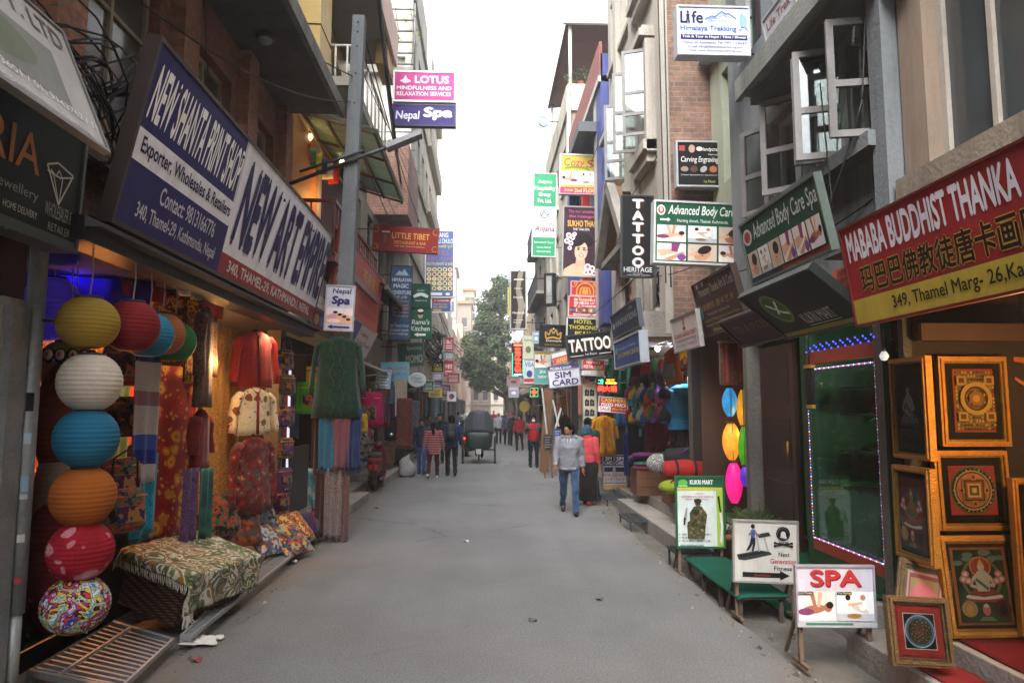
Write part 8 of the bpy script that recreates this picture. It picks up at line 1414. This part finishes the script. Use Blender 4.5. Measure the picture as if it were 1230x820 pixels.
# white sack, low stone steps on the left
b = MB(); c = aZ(488, 572); b.loft([(c.x, c.y, .0, .17, .16), (c.x, c.y, .08, .23, .2), (c.x + .03, c.y, .18, .22, .2), (c.x + .03, c.y, .3, .21, .18), (c.x - .02, c.y, .42, .15, .15), (c.x - .01, c.y, .5, .09, .1), (c.x + .03, c.y, .55, .05, .04), (c.x + .07, c.y, .6, .03, .03)], surf('#85868a', .7, .2, 5, .6, 0, 18), 20, None, lambda v, t: .13 * math.sin(3 * t + v * 7) + .08 * math.sin(8 * t - v * 14)); tag(b.build('plastic_sack'), 'knotted white plastic sack at the foot of the stone steps', 'sack')
steps('grey stone steps climbing to the shops behind the scooter', [(-2.65, -2.35, 16.6, 20.0, .16), (-2.95, -2.65, 16.6, 20.2, .32), (-3.25, -2.95, 16.6, 20.4, .46)]); steps('low concrete kerb slab with a metal grid past the pole', [(-2.75, -2.3, 12.4, 14.2, .16)])
box_goods('dark brown counter box below the hung carpets', (-2.75, 19.6, .3), .5, .7, .62, M_wood, 'counter_box', 'counter')
# ================================================================ goods along the middle of the street
GC = [('crimson', '#7a141c'), ('navy', '#1c2448'), ('orange', '#a8501c'), ('teal', '#1c6a70'), ('cream', '#a89c84'), ('purple', '#4a2060'), ('green', '#2a5a30'), ('black', '#15151a'), ('yellow', '#a8881c'), ('pink', '#a04a6a'), ('brown', '#4a2c1c'), ('sky blue', '#4a80a0')]
rg = random.Random(21)
def rack_goods(side, xf, spots):
    for (y0, y1, n, zt, where) in spots:
        cols = GC[:]; rg.shuffle(cols); st = ['cloth', 'scarf', 'tunic']
        for k in range(n):
            nm, c = cols[k % len(cols)]; y = y0 + (y1 - y0) * (k + .5) / n; pat = rg.random() < .4; m = fab([c, GC[rg.randrange(12)][1], c], 'paisley', 7) if pat else C(c); w = (y1 - y0) / n * .95; h = rg.uniform(.7, 1.25)
            scarf(f'{nm} {"patterned " if pat else ""}cloth hanging {where}' + (' in a second row' if k >= len(cols) else ''), (xf + rg.uniform(-.06, .06), y, zt + rg.uniform(-.2, .1)), min(w, .6), h, m, 90 + rg.uniform(-25, 25), 2, .03, None, f'cloths hanging {where}', 'hanging_cloth', 'cloth', k)
rack_goods(-1, -2.85, [(11.2, 14.6, 7, 2.6, 'in the shop just past the concrete pole'), (15.6, 18.2, 6, 2.5, 'behind the red scooter'), (18.4, 21.6, 8, 2.6, 'under the oval board'), (22.4, 27.6, 8, 2.6, 'under the tall concrete building'), (28.5, 35.5, 9, 2.6, 'below the far sign stack'), (37, 50, 10, 2.6, 'below the far red boards')])
rack_goods(1, 3.0, [(15.8, 18.4, 7, 2.6, 'behind the cashmere board'), (18.6, 21.3, 7, 2.6, 'behind the red vest man'), (22.0, 28.5, 9, 2.6, 'under the terrace building'), (29.4, 35.6, 9, 2.6, 'under the iron balconies'), (37, 50, 10, 2.6, 'near the big tree')])
rack_goods(-1, -3.9, [(10.8, 14.8, 9, 2.3, 'deep inside the shop past the pole'), (15.5, 21.5, 10, 2.4, 'deep inside the arched building shop')]); rack_goods(1, 3.15, [(13.3, 15.2, 6, 2.45, 'at the road corner of the backpack shop')]); rack_goods(1, 4.2, [(10.6, 15.2, 11, 2.4, 'at the back of the backpack shop')])
for i, (x, y, z, e) in enumerate([(-4, 12.8, 2.7, 8), (-4, 17, 2.6, 6), (-4, 20.3, 2.6, 8), (-3.4, 25, 2.6, 7), (-3.4, 32, 2.6, 8), (4, 17.3, 2.6, 9), (4, 20, 2.6, 9), (3.8, 25, 2.6, 9), (3.8, 32, 2.6, 8)]): lamp('shop_light', (x, y, z), e, '#ffdcb0', .1)
jacket('yellow kurta with orange embroidery hung facing the road', aY(725, 497, 14.9), .52, .9, C('#b07c14'), 8, surf('#8a3a14', .8), .42, None, 'kurta', 'kurta', 1.1, None, .09, [surf('#8a2a14', .8), surf('#a84a14', .8)])
handbag('big bright pink cloth bag hung above the scooter', aY(446, 492, 14.6), .55, .75, .35, C('#8a1048'), -10, None, .2); handbag('lime green bag hung behind the dark green coat', aY(374, 478, 10.9), .5, .5, .16, C('#3c8a1c'), 20, None, .2); handbag('yellow cloth bag hung by the pink one', aY(432, 508, 14.4), .36, .4, .1, C('#a8901c'), 0, None, .1); handbag('orange cloth bag hung by the pink one', aY(452, 482, 15.0), .3, .35, .1, C('#a85a14'), 0, None, .1)
for k, (px, py, yy, c) in enumerate([(437, 530, 14.8, ['#b0aca0', '#5a3a2a', '#8a8478']), (437, 552, 14.7, ['#a09a90', '#1c3a6a', '#b4b0a8']), (458, 500, 16.4, ['#7a3a1c', '#a8441c', '#5a2a14']), (459, 470, 16.5, ['#3a3020', '#6a5a30', '#241c14']), (466, 548, 16.8, ['#1c4a7a', '#2a6aa0', '#1c3a6a']), (478, 470, 17.5, ['#4a4a34', '#7a7454', '#2a2a20']), (478, 545, 18.0, ['#8a1c1c', '#b0a89a', '#5a1414'])]):
    p = aX(px, py, -3.0); yy = p.y; b = MB(); b.bx(p.x - .24, p.x + .24, yy - .02, yy + .02, p.z - .3, p.z + .3, fab(c, 'patch', 12)); tag(b.build('display_board'), ['cream board of small prints above the scooter', 'pale board of prints and a blue one by the scooter', 'rust coloured display board by the stone steps', 'olive display board above the rust one', 'blue display board at the top of the steps', 'green grey shelf board of small goods', 'red and cream display board by the counter box'][k], 'display board', 'display boards on the left shop fronts')
for k, (px, py, yy, c) in enumerate([(486, 500, 19.3, ['#5a1a1c', '#2a1c2a', '#7a4a3a']), (496, 503, 20.2, ['#23304a', '#6a6a70', '#1c2438'])]): p = aY(px, py - 22, yy); scarf(['dark red carpet hung open above the counter box', 'blue grey carpet hung next to the dark red one'][k], p, .42, 1.4, fab(c, 'paisley', 8), 8, 1, .01, None, None, 'hung_carpet', 'carpet')
# awnings and stall roofs in the middle distance
for k, (s, x0, x1, y0, y1, z0, z1, c, lb) in enumerate([(1, 2.9, 2.0, 23, 26, 2.95, 2.6, '#6d6a64', 'grey stall awning under the massage board'), (1, 2.9, 1.9, 30.5, 34, 2.9, 2.5, '#8a8478', 'pale stall awning beyond the lit cross'), (-1, -3.0, -2.2, 15.4, 18.2, 3.0, 2.65, '#8a867c', 'worn canvas awning behind the pink bag'), (-1, -3.0, -2.0, 24, 27.5, 2.9, 2.6, '#4a5a5a', 'teal grey awning under the tall concrete building'), (1, 2.9, 1.9, 40, 44, 3.2, 2.7, '#a5a49c', 'white stall roof near the tree')]):
    b = MB(); b.sheet(lambda u, v: (x0 + (x1 - x0) * v, y0 + (y1 - y0) * u, z0 + (z1 - z0) * v + .02 * math.sin(u * 25)), 24, 4, surf(c, .85, .25, 3), .015); o = b.build('canvas'); rt = thing('awning', lb, 'awning', ((x0 + x1) / 2, (y0 + y1) / 2, z1)); o.parent = rt; o.location = V() - rt.location; b = MB()
    for y in (y0 + .1, y1 - .1): b.tube([(x1, y, z1 - .01), (x0, y, z1 - .15)], .02, M_steel, 6)
    b.build('arm', rt)
rt = thing('wooden_board', 'tall brown wooden board leaning with white poles by the stalls', 'board', aZ(655, 528)); b = MB(); p = aY(655, 466, 19.8); b.bar((p.x - .05, 19.8, .05), (p.x + .1, 19.9, 2.4), .26, .06, M_wood, (0, 1, 0)); b.build('plank', rt); b = MB()
for a, c in (((651, 466), (657, 521)), ((664, 480), (671, 512)), ((674, 490), (667, 515))): b.tube([aY(*a, 19.6), aY(*c, 19.6)], .028, M_white, 8)
b.build('pole', rt)
rt = thing('round_sign', 'yellow round sign beside the stall awning', 'sign', aY(631, 492, 25)); b = MB(); b.lathe([(0, -.03), (.2, -.03), (.2, .03), (0, .03)], ink('#7a641c'), 24, MX.Translation(aY(630, 488, 25)) @ MX.Rotation(R(90), 4, 'X'), False); b.build('disc', rt); b = MB(); q = aY(630, 488, 25); b.tube([q, (2.8, q.y, q.z + .1)], .02, M_steel, 6); b.build('bracket', rt)
# ================================================================ big tree, roof plants, creeper
def leaves(b, centers, n, r, size, mats, rr, flat=.75):
    for c in centers:
        k = rr.uniform(.6, 1.15)
        for _ in range(n):
            d = V((rr.gauss(0, 1), rr.gauss(0, 1), rr.gauss(0, 1) * flat)); d = d.normalized() * r * k * rr.random() ** .45; p = V(c) + d; a = V((rr.uniform(-1, 1), rr.uniform(-1, 1), rr.uniform(-.6, .6))).normalized() * size * rr.uniform(.6, 1.2); u = a.cross(V((rr.uniform(-1, 1), rr.uniform(-1, 1), rr.uniform(.2, 1)))).normalized() * size * rr.uniform(.25, .5); b.add([p - a * .5, p + u * .6, p + a * .6, p - u * .6], [(0, 1, 2, 3)], mats[rr.randrange(len(mats))])
rr = random.Random(3); TB = V((2.3, 54, 0)); rt = thing('street_tree', 'big leafy green tree rising beyond the led board', 'tree', TB); LM = [surf(c, .6, .25, 8, .05, 0, 40, .25) for c in ('#3c4a30', '#4a583a', '#303c28', '#54624a', '#5c6a48')]
prof_ = [(11.6, 1.7, .35), (10.6, 1.45, .95), (9.6, 1.25, 1.3), (8.4, 1.0, 1.6), (7.2, .7, 1.9), (6.0, .5, 2.1), (4.9, .6, 1.9), (3.9, .9, 1.5)]
cs = []
for z, x, r in prof_:
    for k in range(int(8 + r * 9)): a = rr.uniform(0, 6.28); q = r * rr.random() ** .45; cs.append((x - .35 + q * math.cos(a) * 1.05, 54 + q * math.sin(a) * 1.2, z + rr.uniform(-.6, .6)))
b = MB(); b.tube([TB, (2.1, 54, 2), (1.7, 54, 4), (1.3, 54.1, 6.5), (1.4, 54, 9), (1.6, 54, 10.5)], [.4, .34, .28, .2, .12, .05], surf('#4a3f34', .9, .3, 5, .5), 12); b.build('trunk', rt); b = MB()
for c in cs[::4]: z = max(2.5, c[2] - 1.6); k = (z - 2) / 8.5; b.tube([(2.1 - .75 * k, 54, z), ((c[0] + 1.6) / 2, (c[1] + 54) / 2, (z + c[2]) / 2 + .2), c], [.09, .05, .02], surf('#4a3f34', .9, .3, 5, .5), 6)
b.build('limbs', rt); b = MB(); leaves(b, cs, 170, .62, .23, LM, rr); b.build('crown', rt)
rt = thing('roof_plants', 'green potted plants along the roof terrace edge', 'plants', (3.4, 21.6, 12.5)); b = MB(); leaves(b, [(2.9 + .32 * k, 21.7, 12.75 + .25 * (k % 3 == 1)) for k in range(6)], 90, .26, .1, LM, rr); b.build('leaves', rt); b = MB()
for k in range(6): b.lathe([(0, 0), (.09, 0), (.12, .2), (0, .2)], M_pot, 12, MX.Translation((2.9 + .32 * k, 21.75, 12.48)))
b.build('pots', rt)
rt = thing('creeper', 'thin green creeper on the balcony bars of the concrete building', 'plant', (-3.2, 21.55, 13)); b = MB(); leaves(b, [(-4.4 + .22 * k, 21.5, 13.2 + rr.uniform(0, 1.7)) for k in range(11)], 16, .22, .1, [surf('#5a7a24', .6), surf('#6a8a2c', .6)], rr); b.build('leaves', rt); b = MB()
for k in range(5): b.tube([(-4.4 + .5 * k, 21.52, 13), (-4.3 + .5 * k, 21.5, 14.1), (-4.45 + .5 * k, 21.5, 15)], .012, M_wood, 4)
b.build('stems', rt)
rt = thing('roof_weeds', 'green weeds on top of the raw brick wall', 'plant', (-2.6, 19.2, 9.4)); b = MB(); leaves(b, [(-3.1 + .2 * k, 19.3, 9.5) for k in range(5)], 40, .2, .09, [surf('#6a7a3a', .6), surf('#7a8a4a', .6)], rr); b.build('leaves', rt)
# ================================================================ wires, string lights, flags, cable tangles
M_wire = surf('#141416', .6, .2, 5)
def sag(a, c, s, n=14): a, c = V(a), V(c); return [a + (c - a) * (i / n) + V((0, 0, -s * 4 * (i / n) * (1 - i / n))) for i in range(n + 1)]
def wire(label, a, c, s, r=.008, name='cable', group='overhead cables'): b = MB(); b.tube(sag(a, c, s), r, M_wire, 6); return tag(b.build(name), label, 'cable', group)
wire('thick twisted black cable running down beside the concrete pole', aY(452, -30, 9.0), aY(478, 200, 21), .25, .03); wire('second thick black cable crossing the pink board edge', aY(452, -34, 9.4), aY(488, 260, 24), .3, .032); wire('thin cable from the pole top past the yellow building', PT, aY(520, 300, 30), .5, .012); wire('cable continuing past the tall concrete building', aY(478, 200, 21), aY(548, 430, 60), .6, .03); wire('cable continuing past the cream building', aY(488, 260, 24), aY(552, 425, 60), .5, .025)
for k, (a, c, s, lb) in enumerate([((548, 410, 38), (640, 452, 30), .5, 'wire sagging across the far road below the tree'), ((530, 400, 30), (615, 445, 40), .4, 'wire crossing the far road above the rickshaw'), ((640, 300, 24), (560, 400, 60), .5, 'wire slanting from the terrace building to the far houses')]): wire(lb, aY(*a), aY(*c), s, .018)
for k, (a, c, s) in enumerate([((-2.9, 4.1, 4.35), (-2.7, 4.9, 4.0), .12), ((-2.95, 4.0, 4.2), (-2.75, 5.0, 3.8), .16), ((-2.9, 3.9, 4.1), (-2.8, 4.95, 4.1), .2), ((-2.92, 4.0, 3.95), (-2.7, 4.8, 3.6), .1), ((-2.9, 3.8, 4.5), (-2.72, 4.85, 4.2), .1), ((-2.93, 4.1, 4.05), (-2.75, 5.1, 3.55), .2), ((-2.9, 4.2, 3.85), (-2.7, 4.9, 3.45), .08)]): pass
def tangle(label, c, rx, ry, rz, n, r=.009, seed=0):
    rr = random.Random(seed); b = MB(); rt = thing('cable_tangle', label, 'cables', c)
    for k in range(n):
        a = rr.uniform(0, 6.28); q = rr.uniform(.5, 1); t0 = rr.uniform(-.4, .4); b.tube([V(c) + V((rx * q * math.sin(a + t * 1.3) * .7 + rr.uniform(-.02, .02), ry * q * math.cos(a + t), rz * (q * math.sin(a * 2 + t) + t0))) for t in [i * .42 for i in range(13)]], r, M_wire, 5)
    b.build('loops', rt); return rt
tangle('tangle of black cables between the awning and the long board', (-2.75, 4.5, 4.0), .2, .55, .4, 20, .008, 1); tangle('big coil of black cables above the white handicraft board', aY(800, 352, 11.4), .25, .5, .3, 34, .014, 2); tangle('cable tangle below the kitchen boards', aY(520, 415, 24), .5, .6, .6, 18, .018, 3); tangle('cable tangle under the iron balconies', aY(645, 435, 27), .5, .6, .5, 16, .018, 4)
for k, (a, c, s, lb) in enumerate([((790, -20, 10.2), (800, 340, 10.3), 0, 'thin cable hanging down the cream wall'), ((797, -20, 10.2), (806, 345, 10.3), 0, 'second thin cable down the cream wall'), ((985, 100, 5.4), (1000, 250, 5.3), .0, 'loose wire hanging below the open casements'), ((1040, -10, 4.95), (1036, 120, 4.95), .0, 'wire on the slate pier'), ((1036, 120, 4.95), (960, 330, 5.6), .1, 'wire dropping to the green spa board'), ((1080, 215, 4.9), (870, 330, 7.6), .12, 'cable slung along under the casements'), ((760, 330, 11.5), (870, 300, 9), .15, 'cable from the coil to the spa board')]): wire(lb, aY(*a), aY(*c), s, .007 if k > 1 else .01)
wire('black cable looped from the brick wall to the long board', aY(138, 110, 5.0), aY(178, 84, 5.4), -.12, .012); wire('wire hanging before the brick windows', aY(244, -10, 6.9), aY(250, 90, 6.9), .0, .006)
for k, (px, py, yy) in enumerate([(372, 165, 11.6), (393, 157, 12.2), (353, 187, 11.2), (411, 196, 12.8)]): bulb(['warm string bulb under the sheet awning, second', 'warm string bulb under the sheet awning, highest', 'warm string bulb lowest by the brick wall edge', 'warm string bulb beside the concrete pole'][k], aY(px, py, yy), .05, 8, '#ffd890', 'string bulbs under the sheet awning', .5)
lamp('terrace_lamp', (-2.75, 12.0, 5.6), 3.5, '#ffb050', .1)
for k in range(8):
    p = aY(352 + 7 * k, 160 + 6 * k, 11.2 + .15 * k); c = ['#2c4a8c', '#b0b0a8', '#a02c2c', '#2a6a3a', '#a8942c'][k % 5]; b = MB(); b.sheet(lambda u, v: p + V((.2 * (u - .5), .02 * math.sin(u * 6 + k), -.3 * v)), 6, 4, C(c), .004); tag(b.build('prayer_flag'), f"{['blue', 'white', 'red', 'green', 'yellow'][k % 5]} prayer flag {'high' if k < 5 else 'low'} on the terrace string", 'flag', 'prayer flags on the terrace')
rt = thing('street_lamp', 'far street lamp head beside the sign stack', 'lamp', (-2.5, 26, 0)); b = MB(); b.tube([(-2.5, 26, 0), (-2.5, 26, 5)], .07, M_steeld, 8); b.build('pole', rt); b = MB(); q = aY(528, 403, 26); b.tube([(-2.5, 26, 4.7), (q.x, 26, q.z + .05)], .03, M_steeld, 6); b.ball(q, .28, .12, .1, surf('#5a5d60', .5), 12); b.build('lamp_head', rt)
for k in range(9): wire(['cable from the brick front to the pole','second cable to the pole','cable under the sheet awning','cable along the yellow balcony','slack cable past the pink board','cable to the concrete building','cable along the right pilasters','cable over the gable canopy','slack cable along the right fronts'][k], *[((-2.85, 5, 5.9), (-2.0, 10.1, 6.9)), ((-2.85, 5.5, 5.2), (-2.02, 10.1, 6.5)), ((-2.02, 10.1, 6.1), (-2.1, 22, 6.4)), ((-2.0, 10.1, 7.3), (-2.05, 22, 9.5)), ((-1.98, 10.1, 7.6), (-2.3, 28, 10)), ((-2.02, 10.1, 6.7), (-2.4, 22, 7.4)), ((2.8, 10.6, 5.9), (2.5, 22, 6.6)), ((2.8, 12.6, 8.6), (2.6, 30, 8)), ((2.8, 10.6, 4.3), (2.4, 29, 5.2))][k], .2 + .04 * k, .009)
# grit and crumbs swept against both edges of the road
rr = random.Random(2); b = MB(); mg = [surf(c, .95, .2, 9) for c in ('#6a645c', '#4a4642', '#86807a', '#5a5048')]
for k in range(900):
    s_ = rr.choice((-1, 1)); y = 4.2 + 20 * rr.random() ** 1.6; x = s_ * (half(y) - .05 + rr.gauss(0, .1) + (.12 if rr.random() < .4 else 0)); r_ = rr.uniform(.004, .014) * (1 + (rr.random() < .06) * 1.6); p = V((x, y, .002 if abs(x) < half(y) - .03 else -.02)); a = rr.uniform(0, 6)
    b.add([p + V((r_ * math.cos(a), r_ * math.sin(a), 0)), p + V((r_ * math.cos(a + 2.1), r_ * math.sin(a + 2.1), 0)), p + V((r_ * math.cos(a + 4.2), r_ * math.sin(a + 4.2), 0)), p + V((0, 0, r_ * .9))], [(0, 1, 3), (1, 2, 3), (2, 0, 3)], mg[k % 4])
b.build('gravel')['kind'] = 'stuff'
# litter at the road edges
rr = random.Random(9)
LT = [('#a8a49c', 'pale paper scrap'), ('#8a2a3a', 'pink wrapper'), ('#4a4a44', 'dark scrap'), ('#b0aaa0', 'white crumb of plastic')]
for k, (px, py, i) in enumerate([(236, 793, 1), (354, 674, 0), (400, 640, 3), (640, 745, 2), (452, 610, 2), (830, 690, 1), (720, 720, 2), (560, 650, 0)]):
    p = aZ(px, py, .006); b = MB(); b.sheet(lambda u, v: p + V((.07 * (u - .5), .05 * (v - .5), .012 * math.sin(u * 5 + v * 4 + k) + .008)), 5, 5, surf(LT[i][0], .8), .003); tag(b.build('paper_scrap'), f"{LT[i][1]} on the road {['by the large grate', 'beside the narrow grate', 'at the foot of the pole', 'in front of the fitness board', 'by the kerb slab', 'under the green ramp', 'near the spa board', 'in the middle distance'][k]}", 'litter')
# ================================================================ thin dusty air that pales the far end of the street
b = MB(); b.bx(-131, 131, -61, 221, -1.13, 26, M_dark); hz = b.build('haze'); hz['kind'] = 'stuff'
m = bpy.data.materials.new('dusty_air'); m.use_nodes = True; t = m.node_tree; t.nodes.clear(); pv = t.nodes.new('ShaderNodeVolumePrincipled'); pv.inputs['Color'].default_value = (.93, .95, 1, 1); pv.inputs['Density'].default_value = .0021; pv.inputs['Anisotropy'].default_value = .2
mo = t.nodes.new('ShaderNodeOutputMaterial'); t.links.new(pv.outputs[0], mo.inputs['Volume']); hz.data.materials.clear(); hz.data.materials.append(m)

# ================================================================ repeated trim pieces become parts of their own
def split_loose(o):
    me = o.data; n = len(me.vertices); par = list(range(n))
    def f(i):
        while par[i] != i: par[i] = par[par[i]]; i = par[i]
        return i
    for e in me.edges: par[f(e.vertices[0])] = f(e.vertices[1])
    g = {}
    for p in me.polygons: g.setdefault(f(p.vertices[0]), []).append(p)
    if len(g) < 2: return
    for k, ps in enumerate(g.values()):
        ids = sorted({v for p in ps for v in p.vertices}); ix = {v: i for i, v in enumerate(ids)}; m2 = bpy.data.meshes.new(me.name); m2.from_pydata([tuple(me.vertices[v].co) for v in ids], [], [[ix[v] for v in p.vertices] for p in ps])
        for m in me.materials: m2.materials.append(m)
        m2.polygons.foreach_set('material_index', [p.material_index for p in ps]); m2.update()
        if k == 0: o.data = m2
        else: c = o.copy(); c.data = m2; COL.objects.link(c)
for o in list(bpy.data.objects):
    if o.type == 'MESH' and o.name.split('.')[0] in ('brick_pier', 'ledge', 'pilaster', 'parapet', 'sill', 'stand', 'sticker', 'bolt_hole', 'gold_band', 'ribbon', 'pole', 'pots', 'pier', 'shelf'): split_loose(o)
